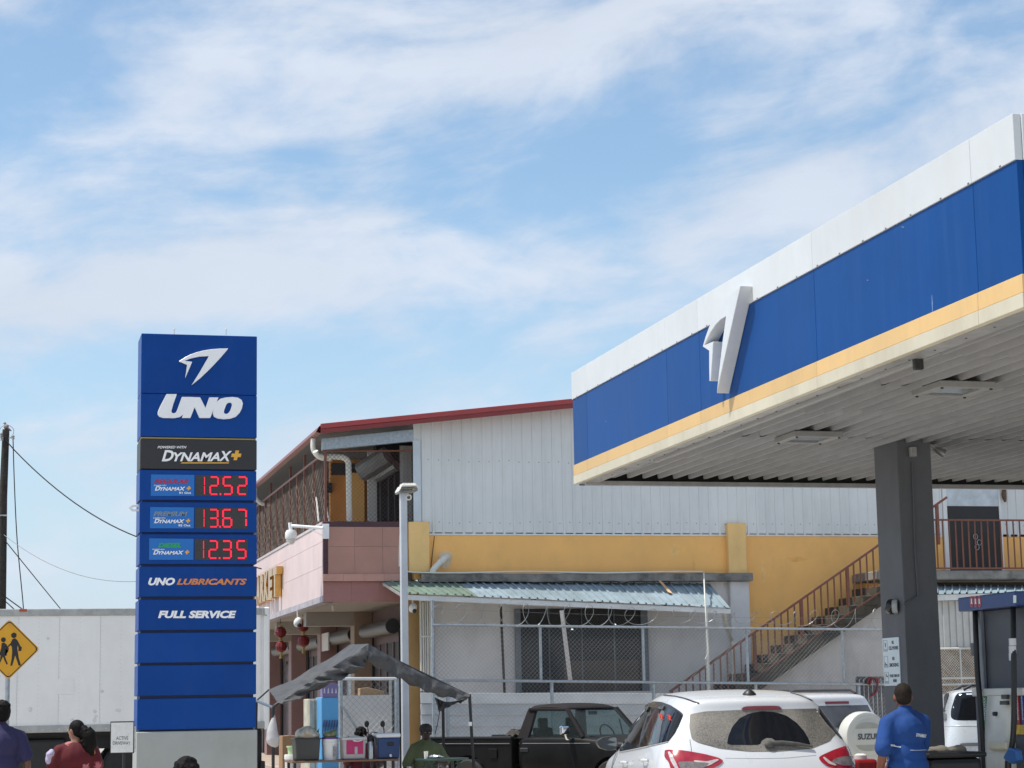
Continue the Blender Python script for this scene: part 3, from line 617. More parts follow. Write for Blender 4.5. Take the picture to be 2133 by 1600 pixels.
# yellow band
YB0 = bw(892, 1150).x; zs = bw(1200, 1196).z
MB().box(XM0-.02, bw(1514, 1150).x, YW-.0, YW+.15, zs-.1, zb+.05).build('yellow_wall', myw, bd)
zlow = .3
MB().box(bw(1550, 1150).x, 25.2, YW-.0, YW+.15, zlow, zb+.05).build('yellow_wall', myw, bd)
for (a, b, zt, zb_) in ((850, 892, 1088, 1192), (1513, 1551, 1090, 1198)):
    MB().box(bw(a, 1150).x, bw(b, 1150).x, YW-.13, YW-.002, bw(a, zb_).z, bw(a, zt).z).build('pilaster', mat('pilaster_yellow', (.86, .57, .23), .7, var=.10, vs=1.2, dirt=.15, dcol=(.45, .28, .12)), bd, bevel=.01)
mtch = [mat('touch_up_%d' % k, c, .8, var=.15, vs=6) for k, c in enumerate(((.90, .53, .185), (.87, .47, .135), (.84, .47, .15)))]
for k, (px, py, w_, h_) in enumerate(((1405, 1150, .10, .15), (1660, 1165, .2, .05), (1445, 1178, .03, .12), (1590, 1190, .05, .25))):
    q = bw(px, py, .0025); MB().prism([q+V((w_*cos(t)*(1+.25*sin(3*t+k)+.12*sin(7*t)), 0, h_*sin(t)*(1+.22*cos(4*t+k)))) for t in [j*2*pi/22 for j in range(22)]], (0, .0015, 0)).build('paint_patch', mtch[k % 3], bd)
# plaster patch and the broken white pipe
pc = bw(928, 1166)
MB().prism([pc+V((.13*cos(t)*(1+.2*sin(3*t)), -.004, .20*sin(t)*(1+.12*cos(2*t)))) for t in [k*2*pi/18 for k in range(18)]], (0, .0035, 0)).build('plaster_patch', mat('patch', (.70, .55, .38), .8, var=.12, vs=4), bd)
MB().tube(bez([bw(932, 1160, .0), bw(925, 1164, .16), bw(905, 1184, .24), bw(900, 1194, .24)], 5), .062, 12).build('waste_pipe', mpvc, bd, smooth=50)
MB().tube([bw(925, 1164, .15), bw(917, 1172, .2)], .072, 12).build('pipe_collar', mpvc, bd, smooth=50)
MB().tube(sag(bw(905, 1117, .03), bw(897, 1192, .03), -.03, 8), .008, 5).build('black_cable', MATS['black_plastic'], bd)
# dirty concrete ledge
lz0, lz1 = bw(1200, 1212.5).z, bw(1200, 1196).z
led = MB(); xa, xb = bw(872, 1200).x, bw(1559, 1200).x; n_ = 30; rws = []
for k in range(n_+1):
    x = xa+(xb-xa)*k/n_; j = random.uniform(-.012, .012)
    rws.append([V((x, YW+.0, lz1+j*.4)), V((x, YW-.26+j, lz1+j)), V((x, YW-.27+j, (lz0+lz1)/2)), V((x, YW-.26-j, lz0+j)), V((x, YW+.0, lz0))])
led.grid(rws).build('ledge', mdirty, bd, smooth=30)
# lower white wall, white pier
MB().box(bw(874, 1300).x, bw(1556, 1300).x, YW+.001, YW+.16, zlow, zs-.102).build('lower_wall', mwhw, bd)
MB().box(bw(1518, 1300).x, bw(1558, 1300).x, YW-.15, YW-.001, zlow, lz0-.002).build('pier', mat('pier_white', (.66, .66, .66), .7, var=.08, dirt=.3, dcol=(.3, .29, .28)), bd, bevel=.01)
# barred window under the awning
wz0, wz1 = bw(1200, 1441).z, bw(1200, 1268).z; wx0, wx1 = bw(1074, 1350).x, bw(1346, 1350).x
wn_ = MB().box(wx0, wx1, YW-.02, YW-.004, wz0, wz1).build('window', mat('window_dark', (.018, .017, .016), .35, var=.5, vs=1.2), bd)
mfr = mat('window_frame', (.16, .18, .20), .45, .3, var=.15)
for (a, b) in ((wx0-.02, wx0+.09), (wx1-.13, wx1+.02)): MB().box(a, b, YW-.10, YW-.021, wz0-.02, wz1).build('frame_post', mfr, wn_, bevel=.005)
MB().box(wx0-.1, wx1+.1, YW-.16, YW-.022, wz0-.07, wz0-.01).build('sill', mwhw, wn_, bevel=.006)
for k in range(3):
    x = wx0+(wx1-wx0)*(k+1)/4; MB().box(x-.012, x+.012, YW-.06, YW-.03, wz0, wz1).build('grille_bar', mfr, wn_)
gr = chain((wx0+.1, YW-.07, wz0+.01), (wx1-wx0-.24, 0, 0), (0, 0, wz1-wz0-.02), .062, .0035)
tag(gr.build('grille_mesh', mat('mesh_dark', (.10, .10, .10), .5, .3), wn_), kind='stuff')
MB().box(wx0+1.0, wx1-.18, YW-.0295, YW-.0215, wz0, wz0+.62).build('inner_panel', mat('inner_brown', (.10, .075, .06), .7, var=.25), wn_)
for px, py in ((1192, 1311), (1281, 1301)):
    q = bw(px, py, .03); MB().ell(q, .025, .012, .018, None, 10, 6).build('lamp_glint', mat('lit_lamp', (.8, .9, .85), .4, emis=(.8, .95, .9), es=1.6), wn_)
MB().bar(bw(1043, 1262, 1.0), bw(1051, 1444, .25), .05, .03).build('black_prop', MATS['black_plastic'], bd)
MB().bar(bw(1170, 1272, 1.35), bw(1188, 1418, .6), .075, .05).build('white_prop', mat('prop_white', (.7, .7, .7), .5), bd)
# corrugated awning
aw = thing('corrugated_awning', bw(1150, 1240, .7), 'long sagging blue and green corrugated awning over the barred window', 'awning')
A0, A1, B0, B1 = bw(798, 1211, .05), bw(1479, 1217, .05), bw(839, 1236, 1.45), bw(1521, 1266, 1.45)
NSH = 9
mgreen = mat('awning_green', (.17, .24, .20), .5, .0, rv=.1, var=.2, vs=2.5, dirt=.5, dcol=(.16, .20, .14), ds=(1, 1, 1)); mbl = mat('awning_blue', (.27, .35, .40), .55, .0, var=.2, vs=2.0, rv=.09, dirt=.45, dcol=(.18, .22, .24), ds=(3, .8, 1))
for k in range(NSH):
    t0, t1 = k/NSH, (k+1)/NSH; a, b = lerp(A0, A1, t0), lerp(A0, A1, t1); c, d = lerp(B0, B1, t0), lerp(B0, B1, t1)
    xs = corr((0, 0, 0), (b.x-a.x, 0, 0), (0, 1, 0), .165, .032, (0, 0, 1))[0]; L = b.x-a.x
    top = [lerp(a, b, q.x/L)+V((0, 0, q.z)) for q in xs]; bot = [lerp(c, d, q.x/L)+V((0, 0, q.z)) for q in xs]
    dz = .006*(k % 2)
    MB().slab([[p+V((0, 0, dz)) for p in top], [p+V((0, 0, dz)) for p in bot]], (0, 0, -.004)).build('awning_sheet', mgreen if k < 2 else mbl, aw, fix=False)
MB().bar(B0+V((-.02, .05, -.07)), B1+V((.02, .05, -.07)), .05, .10).build('front_beam', mat('beam_white', (.66, .68, .68), .5, var=.1, dirt=.4, dcol=(.35, .33, .3)), aw, bevel=.006)
MB().bar(A0+V((0, 0, -.06)), A1+V((0, 0, -.06)), .05, .08).build('wall_beam', mgrey, aw)
for t in (.0, .2, .4, .6, .8, 1.0):
    MB().bar(lerp(A0, A1, t)+V((0, 0, -.045)), lerp(B0, B1, t)+V((0, .05, -.045)), .04, .05).build('rafter', mgrey, aw)
MB().prism([bw(1372, 1222, .3)+V((0, 0, .12)), bw(1377, 1222, .3)+V((0, 0, .12)), bw(1402, 1245, .9)+V((0, 0, .08)), bw(1392, 1242, .8)+V((0, 0, .08))], (0, 0, .003)).build('paint_mark', mat('mark_tan', (.60, .38, .20), .7), aw)
for px in (901, 1470):
    q = bw(px, 1262, 1.40); MB().box(q.x-.03, q.x+.03, q.y-.03, q.y+.03, .3, q.z+.02).build('awning_post', mpvc if px > 1000 else mgalv, aw, bevel=.004)
# rain pipe along the wall
rp = MB().tube([bw(845, 1190, .2), bw(860, 1192, .28)]+[bw(860+(1464-860)*k/12, 1192+1.5*sin(k), .30) for k in range(13)]+[bw(1466, 1193, .3), bw(1468, 1240, 1.5), bw(1472, 1310, 1.55), bw(1476, 1358, 1.55), bw(1469, 1374, 1.55)], .016, 8)
tag(rp.build('water_pipe', mpvc, None, smooth=60), 'thin white water pipe running along the ledge above the awning', 'pipe')
dpn = MB().tube([bw(1507, 1272, 1.2), bw(1511, 1300, .9), bw(1524, 1333, .25), bw(1528, 1345, .25), bw(1530, 1470, .25)], .045, 10)
tag(dpn.build('downpipe', mpvc, None, smooth=40), 'white downpipe bending down beside the white pier', 'pipe')
# stack of white gutters at the end of the pink arcade
gtk = thing('gutter_bundle', bw(886, 1440), 'bundle of upright white ribbed gutters at the corner of the white wall', 'gutter')
for k in range(5):
    q = bw(874+k*4.6, 1300, .20); MB().box(q.x, q.x+.032, YW-.26-.015*(k % 2), YW-.18, .3, bw(880, 1252+(k % 2)*3).z).build('rib', mpvc, gtk, bevel=.006)
for py in (1325,): MB().box(bw(872, 1300, .2).x, bw(899, 1300, .2).x, YW-.285, YW-.277, bw(880, py+4).z, bw(880, py).z).build('strap', mpvc, gtk)
# ---------------------------------------------------------------- pink balcony
zpt, zpb = bw(700, 1088).z, bw(700, 1254).z
XP1 = bw(832, 1150).x
ZT = bw(760, 1098).z; ZM = bw(760, 1196).z; ZC = bw(760, 1211).z
MB().box(XC+.015, XP1, YW-.03, YW+.2, ZC, zpt-.0).build('balcony_core', mmort, bd)
for r_ in range(2):
    for c in range(3):
        xs = [XC+.10, XC+.10+(XP1-XC-.10)*.37, XC+.10+(XP1-XC-.10)*.76, XP1]; z0 = ZM+(ZT-ZM)*r_*.58; z1 = ZM+(ZT-ZM)*(.58 if r_ == 0 else 1)
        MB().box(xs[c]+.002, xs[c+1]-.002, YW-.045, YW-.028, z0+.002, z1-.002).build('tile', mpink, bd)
for c in range(6):
    xs = XC+.10+(XP1-XC-.10)*c/6; MB().box(xs+.002, xs+(XP1-XC-.1)/6-.002, YW-.048, YW-.026, ZT+.002, zpt+.01).build('tile', mmar, bd)
for k in range(4):
    z0 = ZM+(zpt-ZM)*k/4; MB().box(XC+.002, XC+.098, YW-.05, YW-.027, z0+.002, z0+(zpt-ZM)/4-.002).build('tile', mmar, bd)
for c in range(4):
    a = XC-.01+(XP1+.1-XC)*c/4; MB().box(a+.002, a+(XP1+.1-XC)/4-.002, YW-.09, YW-.0, ZC+.0, ZM-.002).build('tile', mat('pink_trim', (.48, .265, .21), .45, var=.08), bd)
for c in range(3):
    a = XC+.01+(bw(848, 1230).x-XC)*c/3; MB().box(a+.0015, a+(bw(848, 1230).x-XC)/3-.0015, YW-.012, YW+.2, zpb, ZC-.002).build('tile', mat('pink_lintel', (.33, .155, .14), .5, var=.12, vs=1.5), bd)
# street facade of the balcony: rows of tall pink tiles
Y2 = 74.0
MB().box(XC+.016, XC+.2, YW+.201, Y2, zpb+.02, zpt).build('facade_core', mmort, bd)
rowz = [zpb+.12, zpb+.12+(zpt-zpb-.12)*.40, zpb+.12+(zpt-zpb-.12)*.74, zpt-.05]
for r_ in range(3):
    y = YW-.01+(0 if r_ % 2 else -.0)
    first = 1.2 if r_ % 2 else 2.0
    while y < Y2:
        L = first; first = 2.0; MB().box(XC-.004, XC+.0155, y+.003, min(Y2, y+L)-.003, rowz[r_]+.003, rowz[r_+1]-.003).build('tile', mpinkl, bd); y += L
MB().box(XC-.02, XC+.22, YW-.0, Y2, zpb-.0, zpb+.118).build('facade_drip', mat('drip_grey', (.38, .36, .40), .7, var=.25, vs=3), bd)
MB().box(XC-.02, XC+.22, YW-.0, Y2, zpt-.045, zpt+.01).build('facade_cap', mat('cap_grey', (.50, .46, .48), .6, var=.12), bd)
# gilt letters: the end of the shop name, A lies hidden behind the pylon
mgilt = mat('gilt', (.62, .36, .10), .22, .75, var=.15, vs=5)
yk0, yk1 = PX(582, 1200, XC-.1).y, PX(540, 1250, XC-.1).y
zl0, zl1 = PX(578, 1243, XC-.1).z, PX(580, 1180, XC-.1).z
wl_ = (yk1-yk0)/5.4; word = 'MARKET'
for k, ch in enumerate(reversed(word)):
    y0 = yk0+.05+k*wl_*1.12; o = V((XC-.02, y0+wl_, zl0)); text('letter', ch, o, V((0, -wl_, 0)), V((0, 0, zl1-zl0)), (-.14, 0, 0), mgilt, bd, 0, .06)
# balcony gallery: posts, rails, mesh
ZR = PX(660, 957, XC+.05).z
pxs = [675, 654, 635, 620, 605, 590, 577, 564, 553, 541]
for k, px in enumerate(pxs):
    yk = PX(px, 1080, XC+.06).y if k else YW+.03
    MB().box(XC+.04, XC+.09, yk-.025, yk+.025, zpt+.01, (rz(XC)-.2) if k in (0, 2, 4, 7) else ZR).build('gallery_post', mbrown, bd)
MB().box(XC+.035, XC+.095, YW+.05, 72, ZR-.02, ZR+.03).build('gallery_rail', mbrown, bd)
MB().tube([bw(672, 940, .0), bw(858, 939, .0)], .018, 6).build('front_rail', mbrown, bd)
MB().tube([bw(672, 1087, .01), bw(832, 1088, .01)], .012, 6).build('foot_rail', mbrown, bd)
MB().tube([bw(833, 1087, .02), bw(832, 1180, .05)], .02, 8).build('corner_pipe', mpvc, bd)
bz1 = bw(675, 914); bz2 = bw(860, 895)
MB().prism([bw(671, 913), bw(862, 894), bw(862, 919), bw(671, 938)], (0, .12, 0)).build('roof_beam', mgalv, bd, bevel=.006)
gm = chain((XC+.1, YW+.02, zpt), (XM0-XC-.1, 0, 0), (0, 0, bw(760, 941).z-zpt), .085, .0035)
tag(gm.build('gallery_mesh', mat('mesh_brown', (.10, .075, .065), .5, .3), bd), kind='stuff')
gm2 = chain((XC+.06, YW+.1, zpt), (0, 31, 0), (0, 0, ZR-zpt), .20, .0025)
tag(gm2.build('gallery_mesh', MATS['mesh_brown'], bd), kind='stuff')
# inside the gallery
MB().box(XC+.21, XM0+.5, YW+.201, Y2, zpb+.1, zpb+.3).build('gallery_floor', mdirty, bd)
XI = XC+1.75
mlouv = mat('louvre', (.085, .08, .078), .6, .2, var=.25, vs=3)
y = YW+4.0
MB().box(XI+.001, XI+.05, YW+3.6, YW+31.6, zpt-.9, zpt+2.2).build('louvre_backing', mdark, bd)
for k in range(18):
    z0 = zpt-.9+k*.175; MB().prism([(XI, YW+3.6, z0), (XI-.06, YW+3.6, z0+.02), (XI-.06, YW+3.6, z0+.06), (XI, YW+3.6, z0+.16)], (0, 28, 0)).build('louvre_slat', mlouv, bd)
q = PY(690, 1000, YW+3.4); 
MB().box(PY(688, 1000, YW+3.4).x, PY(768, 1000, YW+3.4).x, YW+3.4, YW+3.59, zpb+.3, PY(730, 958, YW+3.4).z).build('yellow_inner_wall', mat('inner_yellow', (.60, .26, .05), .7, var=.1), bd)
MB().box(PY(728, 1000, YW+3.2).x, PY(757, 1000, YW+3.2).x, YW+3.1, YW+3.398, zpb+.3, PY(730, 986, YW+3.2).z).build('yellow_pier', myw, bd)
MB().box(PY(690, 1000, YW+3.36).x, PY(760, 1000, YW+3.36).x, YW+3.33, YW+3.398, PY(730, 990, YW+3.4).z, PY(730, 966, YW+3.4).z).build('dark_beam', mdark, bd)
MB().box(PY(674, 1000, YW+3.3).x, PY(692, 1000, YW+3.3).x, YW+3.3, YW+3.42, PY(690, 1027, YW+3.4).z, PY(690, 1007, YW+3.4).z).build('meter_box', mdark, bd)
MB().box(PY(765, 1000, YW+3.0).x, PY(783, 1000, YW+3.0).x, YW+2.9, YW+3.0, zpb+.3, PY(770, 940, YW+3).z).build('metal_strip', msheet, bd)
MB().box(PY(783, 1000, YW+3.1).x, PY(862, 1000, YW+3.1).x, YW+3.1, YW+3.2, zpb+.3, PY(800, 905, YW+3).z).build('dark_doorway', mat('door_blue_black', (.02, .025, .035), .4, var=.3), bd)
for px in (790, 807, 820): MB().box(PY(px, 1000, YW+3.05).x, PY(px, 1000, YW+3.05).x+.03, YW+3.04, YW+3.08, zpb+.3, PY(px, 975, YW+3).z).build('door_bar', mfr, bd)
rrr = corr((PY(833, 1000, YW+.8).x, YW+.8, zpb+.3), (PY(859, 1000, YW+.8).x, YW+.8, zpb+.3), (0, 0, bw(845, 918).z-zpb-.3), .08, .02, (0, -1, 0))
MB().slab(rrr, (0, .004, 0)).build('side_sheet', mat('sheet_shade', (.42, .42, .41), .5, .2), bd, fix=False)
for (a, b, r_) in (((752, 984), (808, 950), .22), ((785, 995), (826, 970), .12)):
    MB().tube([PY(*a, YW+2.6), PY(*b, YW+2.2)], r_, 10).build('shutter_roll', mat('shutter_grey', (.24, .25, .25), .45, .4, var=.15), bd)
wpp = bez([bw(657, 940, -.15), bw(664, 950, -.2), bw(690, 951, -.25), bw(714, 953, -.25), bw(724, 960, -.25), bw(726, 975, -.25), bw(727, 1040, -.25), bw(728, 1092, -.25)], 5)
MB().tube(wpp, .058, 12).build('white_downpipe', mpvc, bd, smooth=50)
MB().bar(bw(676, 1035, -.1), bw(686, 1088, -.1), .04, .02).build('white_batten', mat('prop_white', (.7, .7, .7), .5), bd)
MB().tube([bw(659, 1036, -2.5), bw(664, 1086, -2.0)], .02, 6).build('white_batten', MATS['prop_white'], bd)
# ---------------------------------------------------------------- arcade at ground level
XW = bw(850, 1300).x
MB().box(XC+.201, XW+.35, YW+.201, Y2, zpb+.0, zpb+.09).build('arcade_ceiling', mat('ceiling_cream', (.33, .30, .26), .7, var=.1), bd)
MB().box(XW, XW+.22, YW-.05, YW+.4, zlow, zpb+.3).build('wall_end', mat('mustard_wall', (.42, .26, .10), .7, var=.12, vs=2, dirt=.2), bd)
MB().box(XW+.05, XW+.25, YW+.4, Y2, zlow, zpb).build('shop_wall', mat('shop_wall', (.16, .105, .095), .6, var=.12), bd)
mpier = mat('arcade_pier', (.28, .20, .14), .6, var=.1); mpil = mat('pink_pier', (.26, .155, .145), .6, var=.1)
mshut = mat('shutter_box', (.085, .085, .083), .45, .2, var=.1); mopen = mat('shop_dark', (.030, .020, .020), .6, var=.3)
for k, (y0, y1) in enumerate(((YW+.8, YW+3.9), (YW+5.4, YW+8.6), (YW+10.0, YW+13.4), (YW+15, YW+18.4), (YW+20, YW+23.5))):
    zt = zpb-.75
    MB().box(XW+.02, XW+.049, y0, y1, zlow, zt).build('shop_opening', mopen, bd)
    hb = MB().tube([(XW-.16, y0-.02, zpb-.45), (XW-.16, y1+.02, zpb-.45)], .155, 14).build('shutter_housing', mshut, bd, smooth=40)
    MB().lathe([(.135, 0), (.145, -.03), (.05, -.035)], (XW-.16, y0-.02, zpb-.45), 16, 'Y').build('end_disc', mdark, hb)
    for yy in (y0, y1-.06): MB().box(XW-.03, XW+.018, yy, yy+.06, zlow, zt+.2).build('shutter_rail', mdark, bd)
    for j in range(1, 4):
        yy = y0+(y1-y0)*j/4; MB().box(XW-.01, XW+.018, yy-.03, yy+.03, zlow, zt).build('door_stile', mat('door_stile', (.14, .08, .075), .5), bd)
    if k % 2 == 1: MB().box(XW-.03, XW-.012, y0+.5, y1-.6, zlow+.4, zt-.1).build('glass_door', mat('door_glass', (.10, .11, .12), .1, var=.3), bd)
for yk in (YW+4.2, YW+9.0, YW+14.0, YW+19.0):
    MB().box(XW-.36, XW+.04, yk, yk+.5, zlow, zpb-.001).build('arcade_pier', mpier if yk < YW+6 else mpil, bd, bevel=.01)
    MB().box(XC+.3, XW-.362, yk+.05, yk+.45, zpb-.30, zpb-.001).build('arcade_beam', MATS['ceiling_cream'], bd)
MB().box(XW-.33, XW-.30, YW+8.0, YW+9.5, zpb-.72, zpb-.30).build('shop_fascia', mat('shop_board', (.55, .52, .48), .5), bd)
# lanterns, bulbs and cameras under the arcade
mlan = mat('lantern_red', (.15, .004, .008), .45, var=.2, vs=10); mlg = mat('lantern_gold', (.38, .26, .06), .4, var=.2)
def lantern_pair(px, pya, pyb, Y, label):
    t = thing('red_lantern_pair', PY(px, pyb, Y), label, 'lantern', 'red lanterns under the arcade')
    a, b = PY(px-1, pya, Y), PY(px, pyb, Y)
    for c in (a, b):
        prof = [(.04, -.15), (.06, -.14), (.11, -.10), (.14, 0), (.11, .10), (.06, .14), (.04, .15)]
        mbl_ = MB(); n = 24
        for (r, h) in prof: pass
        vs = MB().lathe([(r*1.0, h*.85) for r, h in prof], c, 24)
        for i_, p in enumerate(vs.v):
            k = i_ % 24; d = V((p.x-c.x, p.y-c.y, 0)); vs.v[i_] = p-d*(.07*(k % 2))
        L = vs.build('shade', mlan, t, smooth=30)
        MB().cyl(c+V((0, 0, .12)), c+V((0, 0, .155)), .045, 12).build('cap', mlg, L); MB().cyl(c-V((0, 0, .155)), c-V((0, 0, .12)), .045, 12).build('cap', mlg, L)
    MB().tube([a+V((0, 0, .2)), V((a.x, a.y, zpb-.0))], .006, 5).build('string', mdark, t)
    MB().cyl(a-V((0, 0, .15)), b+V((0, 0, .15)), .025, 8).build('link', mlg, t)
    MB().tube([b-V((0, 0, .15)), b-V((0, 0, .27))], [.02, .04], 8).build('tassel', mlg, t)
lantern_pair(585.5, 1317, 1347, 47.5, 'red paper lantern pair hanging nearest the truck under the arcade')
lantern_pair(632, 1304, 1335.5, 45.5, 'red paper lantern pair hanging beside the white arcade camera')
def bullet(px, py, Y, zt, label, s=1.0):
    c = PY(px, py, Y); t = thing('security_camera', c, label, 'camera')
    MB().tube([V((c.x-.01, c.y, zt)), c+V((0, 0, .05))], .018*s, 8).build('stem', mpvc, t)
    MB().ell(c, .085*s, .085*s, .11*s, Matrix.Rotation(.5, 3, 'Y')).build('body', mat('cam_white', (.72, .72, .70), .35), t, smooth=60)
    MB().ell(c+V((.02, -.06*s, -.07*s)), .045*s, .045*s, .05*s).build('lens', MATS['dome_glass'], t, smooth=60)
bullet(620.5, 1296, 43.0, zpb, 'white camera hanging under the street edge of the pink balcony')
bullet(860, 1266, 39.0, bw(860, 1240).z, 'white camera hanging below the green end of the awning', .9)
MB_ = MB().tube([PY(693, 1256, 41.5), PY(694, 1272, 41.5)], .03, 8); tag(MB_.build('light_stub', mpvc), 'short white fitting hanging from the ceiling under the pink balcony', 'fitting')
# ---------------------------------------------------------------- stairs
st = thing('outside_stair', bw(1700, 1350, 1), 'mossy concrete outside stair climbing the yellow wall to the landing', 'stair')
mst = mat('mossy_concrete', (.075, .068, .052), .9, var=.4, vs=4, dirt=.75, dcol=(.04, .035, .03), ds=(1.5, 1.5, 1.5), bump=.5, bs=25)
S0, S1 = PY(1562, 1402, YW-1.25), PY(1825, 1221, YW-1.25); NS = 12
dx_, dz_ = (S1.x-S0.x)/9, (S1.z-S0.z)/9
for k in range(-4, 13):
    x = S0.x+k*dx_; z = S0.z+k*dz_
    if z > 4.0: break
    j = random.uniform(-.008, .008)
    MB().prism([(x, YW-1.25+j, z), (x+dx_+.04, YW-1.25+j, z), (x+dx_+.04, YW-1.25+j, z-dz_*1.05), (x, YW-1.25+j, z-dz_)], (0, 1.24, 0)).build('step', mst, st, bevel=.012)
xe = S0.x+10*dx_; ze = S0.z+10*dz_
MB().prism([(S0.x-4*dx_, YW-1.22, S0.z-5*dz_), (xe, YW-1.22, ze-dz_), (xe, YW-1.22, ze-dz_-.28), (S0.x-4*dx_, YW-1.22, S0.z-5*dz_-.28)], (0, 1.18, 0)).build('stringer', mst, st)
def sp_(px, py): return PY(px, py, YW-1.28)
r0, r1 = sp_(1395, 1441), sp_(1828, 1137)
xk = r0.x; rl = MB().bar(r0, r0+(r1-r0)*1.35, .045, .045).build('handrail', mbrown, st)
sl_ = (r1.z-r0.z)/(r1.x-r0.x)
MB().bar(sp_(1565, 1417), sp_(1565, 1417)+(sp_(1832, 1234)-sp_(1565, 1417))*1.3, .03, .03).build('lower_rail', mbrown, st)
k = 0; x = r0.x+.05
while x < 19.0:
    zz = r0.z+(x-r0.x)*sl_; big_ = (k % 7 == 5); w = .03 if big_ else .013
    zlo = S0.z+(x-S0.x)/dx_*dz_-.02
    MB().box(x-w, x+w, YW-1.28-w, YW-1.28+w, max(zlow, zlo), zz).build('baluster', mbrown, st); x += .147; k += 1
MB().prism([(S0.x+.6*dx_, YW-1.0, S0.z-.75*dz_-.27), (xe, YW-1.0, ze-1.2*dz_-.27), (xe, YW-1.0, zlow), (S0.x+.6*dx_, YW-1.0, zlow)], (0, .1, 0)).build('under_stair_wall', mat('stair_wall_grey', (.50, .48, .46), .8, var=.1, dirt=.3, dcol=(.2, .19, .18)), bd)
# ---------------------------------------------------------------- landing, door, right hand bay
lx0, lx1 = bw(1940, 1190, 1.3).x, 24.0; lz = bw(2040, 1188, 1.3).z
ld = MB().box(lx0-1.2, lx1, YW-1.30, YW-.001, lz-.19, lz).build('landing_slab', mdirty, bd, bevel=.02)
MB().box(Xd0, Xd1, YW-.03, YW-.005, lz+.0, bw(2030, 1055).z).build('dark_door', mat('door_black', (.014, .014, .015), .45, var=.5, vs=2), bd)
MB().box(Xd0-.09, Xd0-.002, YW-.045, YW-.004, lz, bw(2030, 1000).z).build('door_jamb', msheet, bd); MB().box(Xd1+.002, Xd1+.06, YW-.045, YW-.004, lz, bw(2030, 1000).z).build('door_jamb', msheet, bd)
MB().box(Xd0-.002, Xd1+.002, YW-.035, YW-.003, bw(2030, 1054.5).z, bw(2030, 990).z).build('lintel_sheet', mat('lintel_sheet', (.52, .58, .62), .4, .2, var=.2, vs=4, dirt=.4, dcol=(.45, .40, .33)), bd)
for px, py in ((2032, 1118), (2040, 1130), (2035, 1140)): MB().tube([bw(px, py, .05)+V((.05*cos(t), 0, .06*sin(t))) for t in [q*2*pi/10 for q in range(10)]], .008, 5, closed=True).build('door_chain', mgalv, bd)
rl_ = thing('landing_railing', (lx0, YW-1.28, lz), 'brown metal railing along the upper landing before the dark door', 'railing')
zr1, zr0 = bw(2040, 1083.5, 1.28).z, bw(2040, 1184, 1.28).z
for z in (zr1, zr0): MB().box(lx0-.2, lx1, YW-1.30, YW-1.26, z-.018, z+.018).build('rail', mbrown, rl_)
x = lx0+.02
while x < lx1: MB().box(x-.012, x+.012, YW-1.292, YW-1.268, zr0+.018, zr1-.018).build('baluster', mbrown, rl_); x += .146
hb = thing('hanging_bundle', bw(2092, 1045), 'brown and red dried bundle hanging beside the dark door', 'bundle')
MB().tube(bez([bw(2088, 1003, .1), bw(2092, 1012, .1), bw(2091, 1030, .1), bw(2094, 1046, .1)], 4), [.03, .05, .06, .055, .05, .05, .045, .05, .055, .05, .045, .03, .02], 8).build('stalks', mat('bundle_brown', (.13, .08, .05), .9, var=.5, vs=20), hb)
MB().ell(bw(2088, 1006, .12), .07, .05, .05).build('red_top', mat('bundle_red', (.35, .05, .05), .7), hb, smooth=60)
# lower right bay
rb = MB().box(bw(1955, 1300, .3).x, 25.2, YW-.33, YW-.281, zlow, lz-.19).build('bay_dark_sheet', mdark, bd)  # dark sheet in place of the shaded opening below the landing
aw2 = thing('small_awning', bw(2050, 1230, 1), 'short blue corrugated awning under the upper landing', 'awning')
c0_, c1_ = bw(1940, 1221, 1.0), bw(2133, 1222, 1.0); c1_ = lerp(c0_, c1_, 1.25); d0_, d1_ = bw(1940, 1238, 1.7), bw(2133, 1234, 1.7); d1_ = lerp(d0_, d1_, 1.25)
for k in range(3):
    a, b, c, d = lerp(c0_, c1_, k/3), lerp(c0_, c1_, (k+1)/3), lerp(d0_, d1_, k/3), lerp(d0_, d1_, (k+1)/3); L = b.x-a.x
    xs = corr((0, 0, 0), (L, 0, 0), (0, 1, 0), .165, .032, (0, 0, 1))[0]
    MB().slab([[lerp(a, b, q.x/L)+V((0, 0, q.z)) for q in xs], [lerp(c, d, q.x/L)+V((0, 0, q.z)) for q in xs]], (0, 0, -.004)).build('awning_sheet', mbl, aw2, fix=False)
MB().bar(d0_+V((0, .05, -.07)), d1_+V((0, .05, -.07)), .05, .12).build('front_beam', MATS['beam_white'], aw2)
q0, q1 = bw(1952, 1262, 1.5), bw(2034, 1262, 1.5)
for k in range(2):
    a, b = lerp(q0, q1, k/2), lerp(q0, q1, (k+1)/2); zz = bw(1990, 1352, 1.5).z
    MB().slab(corr((a.x, a.y, zz), (b.x, b.y, zz), (0, 0, q0.z-zz+.1), .145, .035, (0, -1, 0)), (0, .004, 0)).build('bay_sheet', mat('bay_sheet', (.52, .52, .50), .45, .2, var=.1), bd, fix=False)
gg = thing('mesh_gate', bw(1990, 1425, 1.6), 'white framed expanded metal gate below the ribbed white sheets', 'gate')
g0, g1 = bw(1956, 1351, 1.6), bw(2040, 1351, 1.6); gz0, gz1 = bw(1990, 1426, 1.6).z, bw(1990, 1351, 1.6).z
mgw = mat('gate_white', (.62, .62, .58), .5, var=.1)
tag(chain((g0.x, g0.y+.02, gz0-1.0), (g1.x-g0.x, 0, 0), (0, 0, gz1-gz0+1.0), .055, .006).build('expanded_mesh', mgw, gg), kind='stuff')
for z in (gz1, bw(1990, 1413, 1.6).z, gz0): MB().tube([(g0.x, g0.y, z), (g1.x, g0.y, z)], .022, 8).build('rail', mgw, gg)
